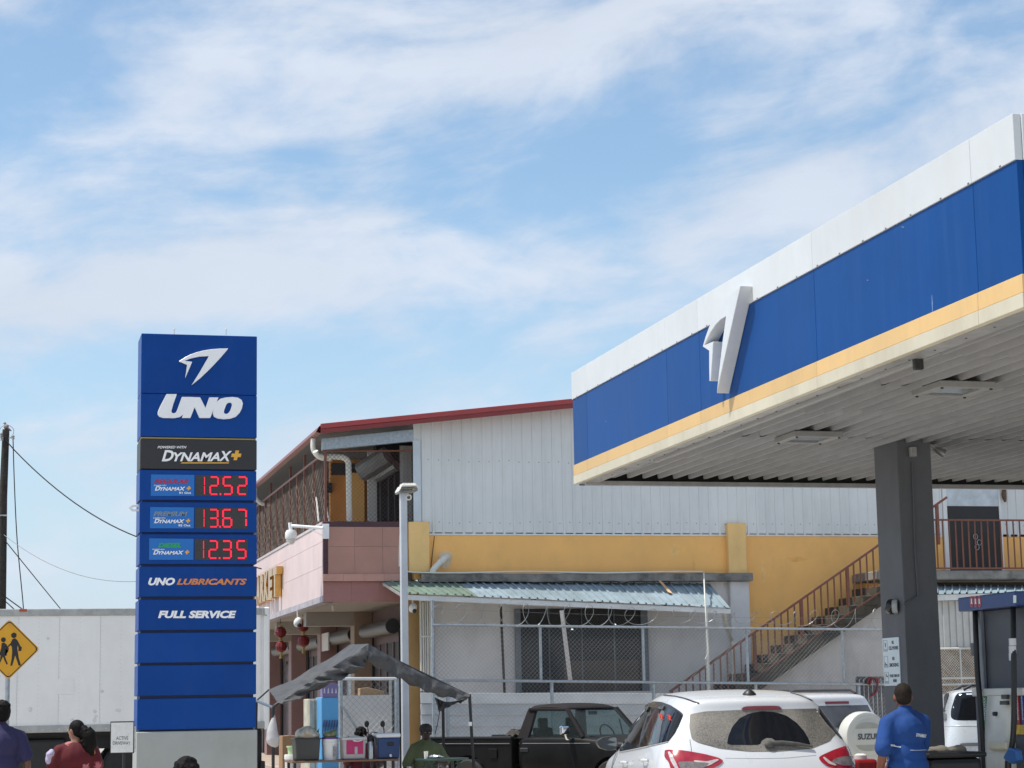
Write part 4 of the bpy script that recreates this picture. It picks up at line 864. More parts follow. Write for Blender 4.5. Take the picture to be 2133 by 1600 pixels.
xm = bw(2002, 1400, 1.6).x; MB().tube([(xm, g0.y, gz0-1.0), (xm, g0.y, gz1)], .018, 8).build('stile', mgw, gg)
for xx in (g0.x, g1.x): MB().tube([(xx, g0.y, .3), (xx, g0.y, gz1)], .022, 8).build('stile', mgw, gg)
MB().box(g0.x, g1.x, g0.y+.25, g0.y+.3, .3, gz1-.02).build('cardboard_back', mat('card_brown', (.30, .19, .09), .8, var=.5, vs=4), gg)
# ================================================================ fence in front of the building
YF = 36.8
def fe(px, py, d=0): return PY(px, py, YF-d)
fn = thing('chain_link_fence', fe(1350, 1500), 'tall galvanised chain-link fence topped with looping razor wire', 'fence')
T0, T1, M0, M1 = fe(901, 1302), fe(1850, 1312), fe(935, 1416.5), fe(1850, 1425.6)
MB().tube([T0, T1], .024, 10).build('top_rail', mgalv, fn, smooth=60)
MB().tube([M0-V((.3, 0, 0)), M1], .026, 10).build('middle_rail', mgalv, fn, smooth=60)
for px, a, b in ((901, 1250, 1700), (1126, 1306, 1418), (1340, 1308, 1421), (1556, 1309, 1422), (1755, 1311, 1424), (1150, 1419, 1700), (1362, 1421, 1700), (1575, 1423, 1700), (1790, 1425, 1700), (933, 1418, 1700)):
    q = fe(px, a); z1 = max(0.3, fe(px, b).z); MB().tube([(q.x, YF+.03, q.z), (q.x, YF+.03, z1)], .033 if b > 1500 else .027, 10).build('post', mgalv, fn, smooth=60)
bx_ = T1-T0; mm_ = mat('mesh_galv', (.28, .30, .31), .4, .5)
tag(chain(T0-V((0, -.01, 2.3)), bx_, V((0, 0, 2.3)), .082, .0025).build('wire_mesh', mm_, fn), kind='stuff')
rzr = []; n_ = 22
for k in range(n_*16+1):
    t = k/(n_*16); a = 2*pi*k/16; j = .5+.5*sin(k*.13)+.3*sin(k*.047+1)
    c = lerp(T0, T1, t)+V((0, 0, .20)); rzr.append(c+V((.20*cos(a)*(.6+.5*j), .16*cos(a+.9), .21*sin(a)*(.75+.25*sin(k*.021)))))
MB().tube(rzr, .0055, 4).build('razor_wire', mat('razor', (.32, .34, .35), .45, .4), fn)
MB().tube(sag(T0+V((0, 0, .30)), T1+V((0, 0, .22)), .05), .003, 4).build('strand', mm_, fn)
# horizontal boards behind the fence
sw = thing('board_wall', fe(1300, 1500, -.5), 'low wall of white horizontal lapped boards behind the chain-link fence', 'wall')
mbo = mat('board_white', (.54, .56, .57), .5, .1, rv=.10, var=.08, dirt=.3, dcol=(.33, .33, .33), ds=(.4, 1, 2))
b0, b1 = PY(876, 1443, 37.3), PY(2035, 1447, 37.3)
for k in range(8):
    dz = -.205*k; p, q = b0+V((0, 0, dz)), b1+V((0, 0, dz))
    if p.z < .35: break
    MB().prism([p, q, q+V((0, -.03, -.195)), p+V((0, -.03, -.195))], (0, .03, 0)).build('board', mbo, sw, bevel=.004)
# red bundle hanging on the fence near the column
rbn = thing('red_strap_bundle', fe(1815, 1440), 'red and black straps hung over the fence rail near the column', 'straps')
for k in range(4):
    MB().tube(bez([fe(1803+k*3, 1424+k, .06), fe(1808+k*3, 1412+k, .08), fe(1822+k*2, 1415, .08), fe(1828-k, 1430+k*4, .06), fe(1820-k*3, 1445+k*2, .06)], 5), .018, 6).build('strap', mat('strap_red', (.25, .04, .05), .7) if k % 2 else MATS['black_plastic'], rbn)
pr = MB(); frp = [fe(1785, 1411, .05), fe(1842, 1411, .05)]
pf = thing('dark_pallet', fe(1812, 1450, -.1), 'dark slatted crate frame standing behind the fence by the column', 'crate')
mcr = mat('crate_dark', (.10, .10, .11), .7, var=.3)
for k in range(7):
    q = fe(1786+k*9, 1412, -.15); MB().box(q.x-.03, q.x+.03, q.y, q.y+.03, .3, q.z).build('slat', mcr, pf)
MB().bar(fe(1784, 1412, -.12), fe(1850, 1412, -.12), .03, .05).build('rail', mcr, pf)
# small second fence inside the arcade behind the stall
f2 = thing('short_fence', PY(760, 1500, 37.4), 'short chain-link fence section with white board behind the food stall', 'fence')
e0, e1 = PY(709, 1414, 37.2), PY(826, 1414, 37.2)
MB().tube([e0, e1], .03, 10).build('rail', mat('rail_bright', (.6, .62, .64), .35, .4), f2, smooth=60)
for e in (e0, e1): MB().tube([e, (e.x, e.y, .3)], .05, 10).build('post', mgalv, f2, smooth=60)
tag(chain((e0.x, 37.19, .4), (e1.x-e0.x, 0, 0), (0, 0, e0.z-.4), .115, .003).build('wire_mesh', mm_, f2), kind='stuff')
MB().bar(PY(714, 1472, 37.1), PY(752, 1532, 37.1), .04, .04).build('brace', mgalv, f2)
q0, q1 = PY(714, 1449, 37.6), PY(815, 1560, 37.6); MB().box(q0.x, q1.x, 37.55, 37.6, .3, q0.z).build('white_board', mat('board_pale', (.58, .58, .57), .6, var=.06), f2)
cb = MB().prism([PY(750, 1434, 37.7), PY(768, 1432, 37.7), PY(800, 1440, 37.7), PY(803, 1450, 37.7), PY(750, 1450, 37.7)], (0, .25, 0)); tag(cb.build('cardboard_sheet', mat('cardboard', (.36, .24, .13), .8, var=.2), None, bevel=.005), 'folded brown cardboard lying on top of the white board', 'cardboard')
q0, q1 = PY(816, 1416, 37.9), PY(834, 1560, 37.9); tag(MB().box(q0.x, q1.x, 37.9, 38.2, .3, q0.z).build('steel_cabinet', mat('steel_dark', (.10, .11, .11), .35, .5, var=.4, vs=2), None, bevel=.01), 'tall dark steel cabinet beside the light pole', 'cabinet')
q0, q1 = PY(875, 1440, 39.2), PY(892, 1560, 39.2); tag(MB().slab(corr((q0.x, 39.2, .3), (q1.x+.2, 39.2, .3), (0, 0, q0.z-.3), .09, .02, (0, -1, 0)), (0, .006, 0)).build('grey_ribbed_sheet', mat('sheet_bluegrey', (.16, .18, .21), .5, .2, var=.2), None, fix=False), 'blue grey ribbed sheet standing behind the seated man', 'sheet')
# ================================================================ box truck behind the pylon
TY = 40.0
def tk(px, py, d=0.0): return PY(px, py, TY-d)
tx1 = tk(556, 1400).x; tx0 = tx1-7.9; tz0, tz1 = tk(120, 1526).z, tk(140, 1268).z
tr_ = thing('box_truck', ((tx0+tx1)/2, TY+1.2, 0), 'dented white box truck parked in the street behind the pylon', 'truck')
mtw = mat('truck_white', (.86, .85, .82), .45, var=.04, vs=1.2, rv=.03, dirt=.14, dcol=(.55, .53, .50), ds=(1.6, 1.6, .5), bump=.7, bs=2.4)
malu = mat('truck_rail', (.42, .42, .40), .4, .5, var=.2, vs=5)
MB().box(tx0+.02, tx1-.02, TY+.03, TY+2.42, tz0+.05, tz1-.03).build('box_core', mtw, tr_)
npan = 10; pw = (tx1-tx0-.24)/npan; zr0, zr1 = tk(120, 1511).z, tk(140, 1283).z
for k in range(npan):
    a = tx0+.12+k*pw
    po = MB().box(a, a+pw-.004, TY+.002*(k % 2), TY+.029, zr0, zr1).build('side_panel', mtw, tr_)
    rv = MB()
    for dx in (.02, pw*.5):
        for j in range(26): rv.ell((a+dx, TY+.004*(k % 2)-.001, zr0+.05+j*(zr1-zr0-.1)/25), .007, .005, .007, None, 6, 4)
    tag(rv.build('rivet_row', mat('rivet', (.62, .62, .62), .4, .3), po), kind='stuff')
MB().box(tx0, tx1, TY-.03, TY+.06, zr1, tz1).build('top_rail', malu, tr_, bevel=.01); MB().box(tx0, tx1, TY-.03, TY+.06, tz0, zr0).build('bottom_rail', malu, tr_, bevel=.01)
bl_ = MB()
for k in range(26): bl_.ell((tx0+.2+k*.29, TY-.033, tz0+.06), .014, .01, .014, None, 6, 4)
tag(bl_.build('rail_bolt_row', MATS['rivet'], tr_), kind='stuff')
for xx in (tx0, tx1): MB().box(xx-.06, xx+.05, TY-.035, TY+.08, tz0-.02, tz1+.01).build('corner_post', mtw, tr_, bevel=.02)
pq_ = [tk(120, 1415), tk(154, 1446)]; MB().box(pq_[0].x, pq_[1].x, TY-.008, TY-.001, pq_[1].z, pq_[0].z).build('patch_plate', mtw, tr_, bevel=.003)
for (px, py) in ((198, 1482), (200, 1492), (197, 1500), (246, 1480), (63, 1478), (150, 1500), (100, 1330), (212, 1440)):
    q = tk(px, py); MB().ell(q, .03+random.uniform(0, .03), .006, .02+random.uniform(0, .03), None, 8, 5).build('dent_mark', mat('dent_grey', (.70, .69, .67), .5, var=.2, vs=20), tr_, smooth=60)
q = tk(48, 1271); MB().box(q.x-.07, q.x+.07, TY-.06, TY-.03, q.z-.03, q.z+.02).build('marker_lamp', mat('marker_red', (.42, .08, .03), .4), tr_, bevel=.006)
q = tk(40, 1524); MB().box(q.x-.025, q.x+.03, TY-.045, TY-.03, q.z-.02, q.z+.02).build('reflector', mat('reflector_yellow', (.65, .6, .3), .4), tr_)
MB().tube([tk(546, 1268, .08), tk(548, 1280, .1), tk(556, 1282, .1)], .015, 6).build('hook', malu, tr_)
MB().box(tx0, tx1-.3, TY+.3, TY+.5, tz0-.32, tz0-.04).build('frame_rail', mdark, tr_); MB().box(tx0, tx1-.3, TY+1.9, TY+2.1, tz0-.32, tz0-.04).build('frame_rail', mdark, tr_)
MB().box(tx0+.1, tx1-.1, TY+.1, TY+2.3, tz0-.06, tz0-.0).build('floor', mdark, tr_)
MB().box(tx0-1.0, tk(140, 1560).x, TY+.25, TY+.9, .45, tz0-.1).build('fuel_tank', mat('tank_black', (.02, .02, .02), .5, var=.3), tr_, bevel=.08, seg=3)
mty = mat('tyre', (.022, .021, .020), .8, var=.25, vs=8); mrim = mat('rim_cream', (.42, .39, .33), .5, var=.2)
def wheel(par, c, r, w, axis, name='wheel', rimm=None, local=False, side=-1):
    """tyre with rounded shoulders, dished rim and hub; axis 'X' or 'Y' is the axle"""
    a = [(r*.62, -w/2), (r*.90, -w/2), (r*.98, -w*.38), (r, -w*.2), (r, w*.2), (r*.98, w*.38), (r*.90, w/2), (r*.62, w/2)]
    t = MB().lathe(a, c, 32, axis).build(name, mty, par, smooth=40, local=local)
    s_ = side; b = [(r*.63, s_*w*.47), (r*.58, s_*w*.46), (r*.52, s_*w*.15), (r*.25, s_*w*.10), (r*.22, s_*w*.32), (r*.05, s_*w*.34)]
    MB().lathe(b, c, 24, axis).build('rim', rimm or mrim, t, smooth=40, local=local)
    cc = V(c)
    for k in range(6):
        an = k*pi/3; o = V((0, s_*w*.34, 0)) if axis == 'Y' else V((s_*w*.34, 0, 0)); d = V((cos(an)*r*.16, 0, sin(an)*r*.16)) if axis == 'Y' else V((0, cos(an)*r*.16, sin(an)*r*.16))
        MB().ell(cc+o+d, r*.03, r*.03, r*.03, None, 6, 4).build('wheel_nut', mgalv, t, local=local)
    return t
wc = tk(268, 1585, -.25); wheel(tr_, (wc.x, TY+.25, .52), .50, .28, 'Y'); wheel(tr_, (wc.x, TY+2.15, .52), .50, .28, 'Y', side=1)
wheel(tr_, (tx0-1.3, TY+.2, .52), .50, .28, 'Y'); wheel(tr_, (tx0-1.3, TY+2.15, .52), .50, .28, 'Y', side=1)
MB().cyl((wc.x, TY+.3, .52), (wc.x, TY+2.1, .52), .09, 12).build('axle', mdark, tr_)
MB().box(tx1-.5, tx1-.44, TY+.1, TY+.7, .35, tz0-.05).build('mud_flap', mdark, tr_); MB().box(tx1-.1, tx1-.02, TY+.1, TY+2.3, .45, .6).build('rear_bumper', mdark, tr_, bevel=.01)
for yy in (.4, 1.9): MB().box(tx1-.25, tx1-.05, TY+yy, TY+yy+.08, .45, tz0-.05).build('bumper_bracket', mdark, tr_)
cabm = mat('cab_white', (.72, .72, .72), .35)
MB().prism([(tx0-.1, TY+.05, .6), (tx0-.1, TY+.05, 2.6), (tx0-.6, TY+.05, 2.65), (tx0-1.2, TY+.05, 2.4), (tx0-1.7, TY+.05, 1.6), (tx0-2.4, TY+.05, 1.45), (tx0-2.5, TY+.05, .6)], (0, 2.2, 0)).build('cab', cabm, tr_, bevel=.05, seg=2)
MB().prism([(tx0-.3, TY+.045, 1.6), (tx0-.3, TY+.045, 2.35), (tx0-.9, TY+.045, 2.35), (tx0-1.35, TY+.045, 1.6)], (0, .02, 0)).build('cab_window', MATS['dome_glass'], tr_)
# ================================================================ school crossing sign
cy_ = 28.0
def ss(px, py, d=0.0): q = PY(px, py, cy_); return V((q.x, cy_-d, q.z))
c = ss(18.5, 1353); hd = (ss(18, 1290).z-ss(18, 1417).z)/2
scs = thing('school_sign', (c.x, cy_, 0), 'yellow diamond school crossing sign with two walking figures', 'road sign')
def dia(r, d, rr=.05):
    out = []
    for k in range(4):
        a = pi/2*k; t = V((cos(a), 0, sin(a))); n1 = V((cos(a-pi/4), 0, sin(a-pi/4))); e1 = V((cos(a-pi/2), 0, sin(a-pi/2))); e2 = V((cos(a+pi/2), 0, sin(a+pi/2)))
        p = t*r; a1 = (e1*r-p).normalized(); a2 = (e2*r-p).normalized()
        for s_ in range(5):
            u = s_/4; q0 = p+a1*rr*(1-u); q1 = p+a2*rr*u; out.append(V((c.x, cy_-d, c.z))+lerp(p+a1*rr, p, u)*(1-u)+lerp(p, p+a2*rr, u)*u)
    return out
msy = mat('sign_yellow', (.72, .36, .012), .4, var=.05, vs=4)
MB().prism(dia(hd, .006), (0, .006, 0)).build('plate', msy, scs)
MB().ring(dia(hd*.955, .0075), dia(hd*.915, .0075), (0, .0012, 0)).build('border', mink, scs)
def fig(name, pts):  MB().prism([ss(a/3.5554, 1150+b/3.5554, .008) for a, b in pts], (0, .0015, 0)).build(name, mink, scs)
def disc(px, py, r): q = ss(px/3.5554, 1150+py/3.5554, .008); MB().prism([q+V((r*cos(t*pi/10), 0, r*sin(t*pi/10))) for t in range(20)], (0, .0015, 0)).build('figure_head', mink, scs)
disc(103, 617, .036); disc(25, 650, .032)
fig('figure_adult', [(92, 645), (112, 638), (130, 655), (143, 680), (152, 698), (162, 705), (158, 732), (135, 735), (137, 710), (130, 690), (128, 715), (133, 745), (140, 790), (155, 838), (138, 842), (122, 795), (112, 765), (103, 800), (90, 842), (76, 842), (86, 790), (90, 740), (88, 705), (80, 690), (62, 705), (58, 695), (78, 675)])
fig('figure_child', [(12, 675), (32, 670), (48, 685), (65, 712), (62, 735), (45, 738), (43, 715), (52, 765), (36, 770), (46, 800), (58, 830), (48, 834), (34, 805), (22, 775), (10, 800), (-4, 832), (-12, 825), (0, 795), (4, 765), (-8, 762), (8, 715)])
for dz in (.80, -.80): MB().cyl((c.x, cy_-.0065, c.z+hd*dz), (c.x, cy_-.012, c.z+hd*dz), .012, 8).build('bolt', mat('bolt_head', (.5, .35, .12), .4), scs)
MB().tube([(c.x-.008, cy_+.035, 0.0), (c.x-.008, cy_+.035, c.z+.1)], .032, 12).build('post', mgalv, scs, smooth=60)
# ================================================================ driveway sign
dy = 25.2
def dv(px, py, d=0.0): q = PY(px, py, dy); return V((q.x, dy-d, q.z))
ds_ = thing('driveway_sign', dv(255, 1600), 'small scuffed white active driveway sign beside the pylon base', 'sign')
a, b = dv(231.5, 1505.5), dv(277, 1567)
MB().box(a.x-.008, b.x+.012, dy, dy+.012, b.z-.012, a.z+.014).build('backing', MATS['black_plastic'], ds_)
pl2 = MB().box(a.x, b.x, dy-.006, dy-.0005, b.z, a.z).build('plate', mat('plate_scuffed', (.72, .73, .72), .5, var=.06, dirt=.25, dcol=(.35, .22, .15), ds=(14, 14, 14)), ds_)
o = dv(242, 1541.5, .0065); text('lettering', 'ACTIVE', o, dv(267, 1541.5, .0065)-o, dv(242, 1534, .0065)-o, (0, -.001, 0), mink, ds_, 0, .0)
o = dv(235, 1551.5, .0065); text('lettering', 'DRIVEWAY', o, dv(271.5, 1551.5, .0065)-o, dv(235, 1544.5, .0065)-o, (0, -.001, 0), mink, ds_, 0, .0)
MB().box(b.x+.013, b.x+.032, dy+.002, dy+.03, b.z, a.z-.05).build('edge_strip', mat('edge_peel', (.5, .5, .48), .7, var=.4, vs=20), ds_)
q = dv(258, 1590); MB().tube([(q.x, dy+.03, .0), (q.x, dy+.03, a.z)], .018, 8).build('post', MATS['black_plastic'], ds_)
# ================================================================ utility pole, bird and wires
UY = 53.0
def ut(px, py, d=0.0): return PY(px, py, UY-d)
up_ = thing('utility_pole', ut(-2, 1600), 'weathered dark wooden utility pole at the left edge with insulators', 'pole')
t0, t1 = ut(12.5, 895), ut(2, 1240); d_ = (t1-t0)/(t0.z-t1.z); bt = t0+d_*(t0.z)
MB().tube([bt, lerp(bt, t0, .3)+V((.03, 0, 0)), lerp(bt, t0, .6), lerp(bt, t0, .8)+V((-.02, 0, 0)), t0], [.15, .135, .12, .105, .09], 12).build('shaft', mat('pole_wood', (.035, .032, .028), .9, var=.5, vs=6, bump=.4, bs=15), up_, smooth=60)
for (px, py) in ((2, 906), (4, 914), (27, 911)):
    q = ut(px, py, .1); MB().lathe([(.02, -.05), (.05, -.04), (.03, 0), (.05, .03), (.02, .06)], q, 10).build('insulator', mat('insulator', (.30, .32, .34), .3), up_, smooth=40)
    MB().tube([q, ut(12, py+3, .02)], .012, 6).build('insulator_arm', mgalv, up_)
MB().tube([ut(14, 889, .05)+V((.18*cos(t)*1.0, 0, .16*sin(t)-.12)) for t in [q*pi/8-.6 for q in range(11)]], .006, 5).build('jumper_wire', MATS['black_plastic'], up_)
q = ut(6, 1074, .12); MB().tube([q+V((-.14, 0, 0)), q+V((.1, 0, 0))], .02, 6).build('strap', mgalv, up_)
bq = ut(13, 889); bird = thing('dove', bq-V((0, 0, .06)), 'small grey dove perched on top of the utility pole', 'bird')
bm_ = MB(); bm_.ell(bq, .06, .09, .07, Matrix.Rotation(.9, 3, 'Y')); bm_.ell(bq+V((-.035, 0, .085)), .035, .033, .035); bm_.limb([bq+V((.05, 0, -.05)), bq+V((.12, 0, -.10))], [.03, .018]); bm_.limb([bq+V((-.06, 0, .085)), bq+V((-.085, 0, .08))], [.01, .004])
bm_.limb([bq+V((-.01, -.02, -.05)), bq+V((-.01, -.02, -.1))], [.01, .008]); bm_.limb([bq+V((-.01, .02, -.05)), bq+V((-.01, .02, -.1))], [.01, .008])
put('body', remesh(bm_, 'dove_body', .008, 3), mat('dove_grey', (.25, .22, .21), .8, var=.2), bird)
mwire = mat('wire_black', (.02, .02, .02), .6)
far = PX(545, 1185, XC-.05)
WR = [([ut(10, 915, .1), ut(30, 938, .1)]+[PY(287, 1119, 50)], .016, .25, 'thick black service wire sagging from the pole behind the pylon'),
      ([ut(8, 1114, .1)]+[PY(290, 1211, 48), PY(520, 1250, 46.5)], .008, .35, 'thin pale wire running from the pole behind the pylon'),
      ([ut(7, 1122, .1), PY(124, 1266, 60), PY(170, 1320, 63)], .014, .0, 'straight guy wire slanting down from the pole behind the truck'),
      ([ut(27, 911, .1), PY(30, 1010, 53), PY(36, 1130, 53), PY(49, 1270, 53.5), PY(50, 1330, 53.5)], .014, .0, 'wire dropping almost straight down beside the pole'),
      ([ut(-2, 1234, .1), PY(45, 1268, 55), PY(90, 1300, 57)], .016, .0, 'short black wire low on the pole, upper of two'),
      ([ut(-3, 1240, .1), PY(28, 1268, 56), PY(60, 1297, 58)], .016, .0, 'short black wire low on the pole, lower of two')]
for pts, r_, sg_, lab in WR:
    if len(pts) == 3 and sg_ > 0: pp = pts[:1]+sag(pts[1], pts[2], sg_, 14) if sg_ == .25 else sag(pts[0], pts[1], sg_, 14)+[pts[2]]
    else: pp = bez(pts, 5)
    if sg_ == .25: pp += [V((far.x, far.y, far.z))]
    tag(MB().tube(pp, r_, 5).build('overhead_wire', mwire if r_ > .01 else mat('wire_grey', (.25, .25, .25), .6), None, smooth=60), lab, 'wire', 'wires of the utility pole')
# ================================================================ light pole and dome camera on the balcony
LY = 35.2
q0, q1 = PY(832.5, 1027, LY), PY(847, 1027, LY); xm = (q0.x+q1.x)/2
lp_ = thing('light_pole', (xm, LY, 0), 'pale grey square light pole with flat white LED head', 'street lamp')
MB().box(xm-.06, xm+.06, LY-.06, LY+.06, .0, q0.z).build('shaft', mat('pole_pale', (.55, .58, .61), .4, .2, var=.08), lp_, bevel=.01)
h = PY(847, 1018, LY); hd_ = MB(); 
hd_.slab([[V((h.x-.17, LY-.20, h.z-.04)), V((h.x-.12, LY-.20, h.z+.045)), V((h.x+.14, LY-.20, h.z+.055)), V((h.x+.17, LY-.20, h.z+.0))], [V((h.x-.17, LY+.20, h.z-.04)), V((h.x-.12, LY+.20, h.z+.045)), V((h.x+.14, LY+.20, h.z+.055)), V((h.x+.17, LY+.20, h.z+.0))]], (0.0, 0, -.03))
H0 = hd_.build('lamp_head', mat('head_white', (.74, .74, .70), .4), lp_, bevel=.006)
MB().prism([(h.x-.165, LY-.18, h.z-.072), (h.x+.165, LY-.18, h.z-.032), (h.x+.165, LY+.18, h.z-.032), (h.x-.165, LY+.18, h.z-.072)], (0, 0, -.02)).build('lens', mat('head_lens', (.20, .20, .19), .3, var=.4, vs=40), H0)
for k in range(8): MB().box(h.x-.09+k*.03, h.x-.083+k*.03, LY-.18, LY+.18, h.z+.045, h.z+.085).build('cooling_fin', MATS['head_white'], H0)
rc = PY(851, 1036, LY-.05); MB().tube([rc+V((.045*cos(t), 0, .045*sin(t))) for t in [k*2*pi/16 for k in range(16)]], .014, 8, closed=True).build('ring', MATS['head_white'], lp_, smooth=60)
MB().box(xm+.0, xm+.09, LY-.03, LY+.03, q0.z-.06, h.z-.07).build('neck', MATS['head_white'], lp_)
kc = thing('ptz_camera', bw(606, 1120, .3), 'white dome camera on a long arm at the balcony corner', 'camera')
pq = bw(677, 1108); MB().box(XC-.01, XC+.12, YW-.075, YW-.052, bw(677, 1123).z, bw(677, 1092).z).build('bracket', mbk, kc, bevel=.004)
ya = YW-.12; e1_, e2_ = PY(673, 1100, ya), PY(604, 1095, ya+.35)
MB().tube([e1_, e2_], .032, 10).build('arm', mbk, kc, smooth=60); MB().tube([PY(676, 1118, ya), PY(645, 1102, ya+.12)], .008, 6).build('stay', mbk, kc)
kb = PY(606, 1112, ya+.35)
MB().tube([e2_+V((0, 0, .06)), kb+V((0, 0, .05))], .04, 10).build('drop', mbk, kc, smooth=60)
MB().lathe([(.03, .08), (.09, .07), (.115, .02), (.115, -.08), (.105, -.10)], kb, 24).build('housing', mat('cam_white', (.72, .72, .70), .35), kc, smooth=40)
MB().ell(kb+V((0, 0, -.12)), .095, .095, .095, None, 20, 12).build('dome', mat('cam_dome', (.55, .55, .53), .2), kc, smooth=60)
# ================================================================ food stall tent
YT = 30.3
def tn(px, py, d=0.0): return PY(px, py, YT+d)
tt = thing('stall_tent', (tn(767, 1500).x, YT+.8, 0), 'grey tarpaulin ridge tent on poles over the food stall', 'tent')
mtar = mat('tarpaulin', (.085, .088, .094), .6, spec=.25, var=.45, vs=4, trans=.05, bump=.9, bs=9, dirt=.5, dcol=(.035, .036, .04), ds=(2, 2, 2))
def cloth(name, A, B, C, D_, nu, nv, sagz, wr, m=None):
    """A-B upper edge, D-C lower edge"""
    rows_ = []
    for j in range(nv+1):
        v = j/nv; r_ = []
        for i in range(nu+1):
            u = i/nu; p = lerp(lerp(A, B, u), lerp(D_, C, u), v)
            s_ = sin(pi*v)*sin(pi*min(1, max(0, u*.8+.1)))
            p = p-V((0, 0, sagz*s_))+V((0, 0, wr*(sin(u*17+v*9)*.5+sin(u*7-v*13+1)*.5)*sin(pi*v)))+V((0, wr*.7*sin(v*21+u*5)*sin(pi*u), 0))
            r_.append(p)
        rows_.append(r_)
    return MB().slab(rows_, (0, 0, -.006)).build(name, m or mtar, tt, smooth=60)
R0, R1 = tn(767, 1341), tn(729, 1343, 1.45)
L0, L1 = tn(579, 1464), tn(560, 1437, 1.0)
E0, E1 = tn(978, 1446), tn(921, 1478, 1.4)
E1 = tn(935, 1442, 1.5)
cloth('roof_cloth', R0, R1, L1, L0, 14, 26, .15, .024)
cloth('roof_cloth', R0, R1, E1, E0, 14, 26, .15, .024)
def flap(pts_top, pts_bot, yo):
    a, b = bez(pts_top, 8), bez(pts_bot, 8); rows_ = []
    for j in range(7):
        v = j/6; rows_.append([lerp(p, q, v)+V((0, yo+.05*sin(i*.9+v*5)*v-.03*sin(pi*v)+.02*sin(i*2.3), .02*sin(i*1.7)*v)) for i, (p, q) in enumerate(zip(a, b))])
    return MB().slab(rows_, (0, .006, 0)).build('front_flap', mtar, tt, smooth=60)
flap([R0, tn(700, 1385), tn(640, 1423), L0], [tn(765, 1372), tn(752, 1393), tn(690, 1424), tn(590, 1468)], -.02)
flap([R0, tn(840, 1383), tn(915, 1420), E0], [tn(764, 1378), tn(835, 1416), tn(905, 1447), tn(970, 1459)], -.02)
MB().prism([tn(762, 1356, -.05), tn(769, 1358, -.05), tn(766, 1375, -.05)], (0, .01, 0)).build('ridge_fold', mtar, tt)
# drooping tail of cloth at the rear right
flap([tn(905, 1452, 1.2), tn(930, 1462, 1.0), tn(960, 1458, .5), tn(975, 1452, .1)], [tn(912, 1476, 1.2), tn(916, 1482, 1.1), tn(940, 1468, .6), tn(965, 1462, .2)], 0)
mpl = mat('tent_pole', (.03, .03, .033), .45, .3, var=.2)
def pole(name, pts, r=.024, m=None): return MB().tube(pts, r, 8).build(name, m or mpl, tt, smooth=60)
pole('pole', bez([L0+V((.02, 0, .0)), tn(571, 1472), tn(569, 1486), tn(569, 1550), V((tn(569, 1550).x, YT, .06))], 4))
q = tn(534, 1460, 1.3); pole('pole', [q, V((tn(529, 1600, 1.3).x, YT+1.3, .06))])
pole('pole', [E0, tn(983, 1540), V((tn(990, 1600).x+.02, YT, .06))])
q = tn(923, 1482, 1.3); pole('pole', [q+V((0, 0, .1)), V((q.x, q.y, .06))])
pole('eave_bar', [tn(534, 1460, 1.3), tn(569, 1474)], .022, mat('bar_blue', (.10, .14, .19), .4, .3)); pole('tie_bar', [tn(534, 1460, 1.3), L1], .012)
pole('ridge_bar', [R0-V((0, 0, .03)), R1-V((0, 0, .03))]); pole('eave_bar', [E0-V((0, 0, .02)), E1-V((0, 0, .02))])
pole('rafter', [R0-V((0, -.1, .04)), L0-V((0, -.1, .02))]); pole('rafter', [R0-V((0, -.1, .04)), E0-V((0, -.1, .02))])
q = tn(979.5, 1508); MB().tube([q+V((0, 0, .03)), q-V((0, 0, .03))], .03, 8).build('tape', mbk, tt)
pole('guy_string', [tn(916, 1482, 1.1), tn(911, 1510, .9), tn(906, 1530, .9)], .006)
# table with goods
yt0 = YT+.1
tz = PY(720, 1583, yt0).z
st_ = thing('stall_table', (tn(720, 1585).x, YT+.45, 0), 'long brown stall table carrying the crate, buckets and coolers', 'table')
ax, bx2 = PY(608, 1585, yt0).x, PY(831, 1585, yt0).x
MB().box(ax, bx2, yt0, yt0+.75, tz-.03, tz).build('table_top', mat('table_brown', (.17, .10, .06), .5, var=.3), st_, bevel=.005)
for xx in (ax+.05, bx2-.4, bx2-.08):
    for yy in (yt0+.05, yt0+.7): MB().box(xx-.02, xx+.02, yy-.02, yy+.02, .06, tz-.03).build('leg', mpl, st_)
def ty(px, py, d=0.0): return PY(px, py, yt0+.05+d)
def rbox(name, x0_, x1_, y0_, y1_, z0_, z1_, tap, m, par, bev=.02):
    dx = (x1_-x0_)*tap/2; dy2 = (y1_-y0_)*tap/2
    return MB().add([(x0_+dx, y0_+dy2, z0_), (x1_-dx, y0_+dy2, z0_), (x1_-dx, y1_-dy2, z0_), (x0_+dx, y1_-dy2, z0_), (x0_, y0_, z1_), (x1_, y0_, z1_), (x1_, y1_, z1_), (x0_, y1_, z1_)],
                    [(0, 3, 2, 1), (4, 5, 6, 7), (0, 1, 5, 4), (1, 2, 6, 5), (2, 3, 7, 6), (3, 0, 4, 7)]).build(name, m, par, bevel=bev, seg=2)
cr = thing('grey_crate', ty(641, 1583), 'dark grey plastic crate stuffed with bags and greens', 'crate')
a, b = ty(615, 1538), ty(668, 1583)
mcg = mat('crate_grey', (.045, .047, .048), .5, var=.15)
rbox('tub', a.x, b.x, yt0+.05, yt0+.45, tz, a.z, .10, mcg, cr); MB().box(a.x-.012, b.x+.012, yt0+.038, yt0+.462, a.z-.02, a.z+.002).build('rim', mcg, cr, bevel=.008)
mbag = mat('bag_clear', (.42, .42, .36), .25, var=.4, vs=9); mleaf = mat('greens', (.10, .14, .05), .6, var=.5, vs=12)
fl = MB()
for (px, py, rx, rz_) in ((628, 1530, .10, .09), (640, 1526, .12, .10), (652, 1532, .10, .07)): fl.ell(ty(px, py, .15), rx, .14, rz_)
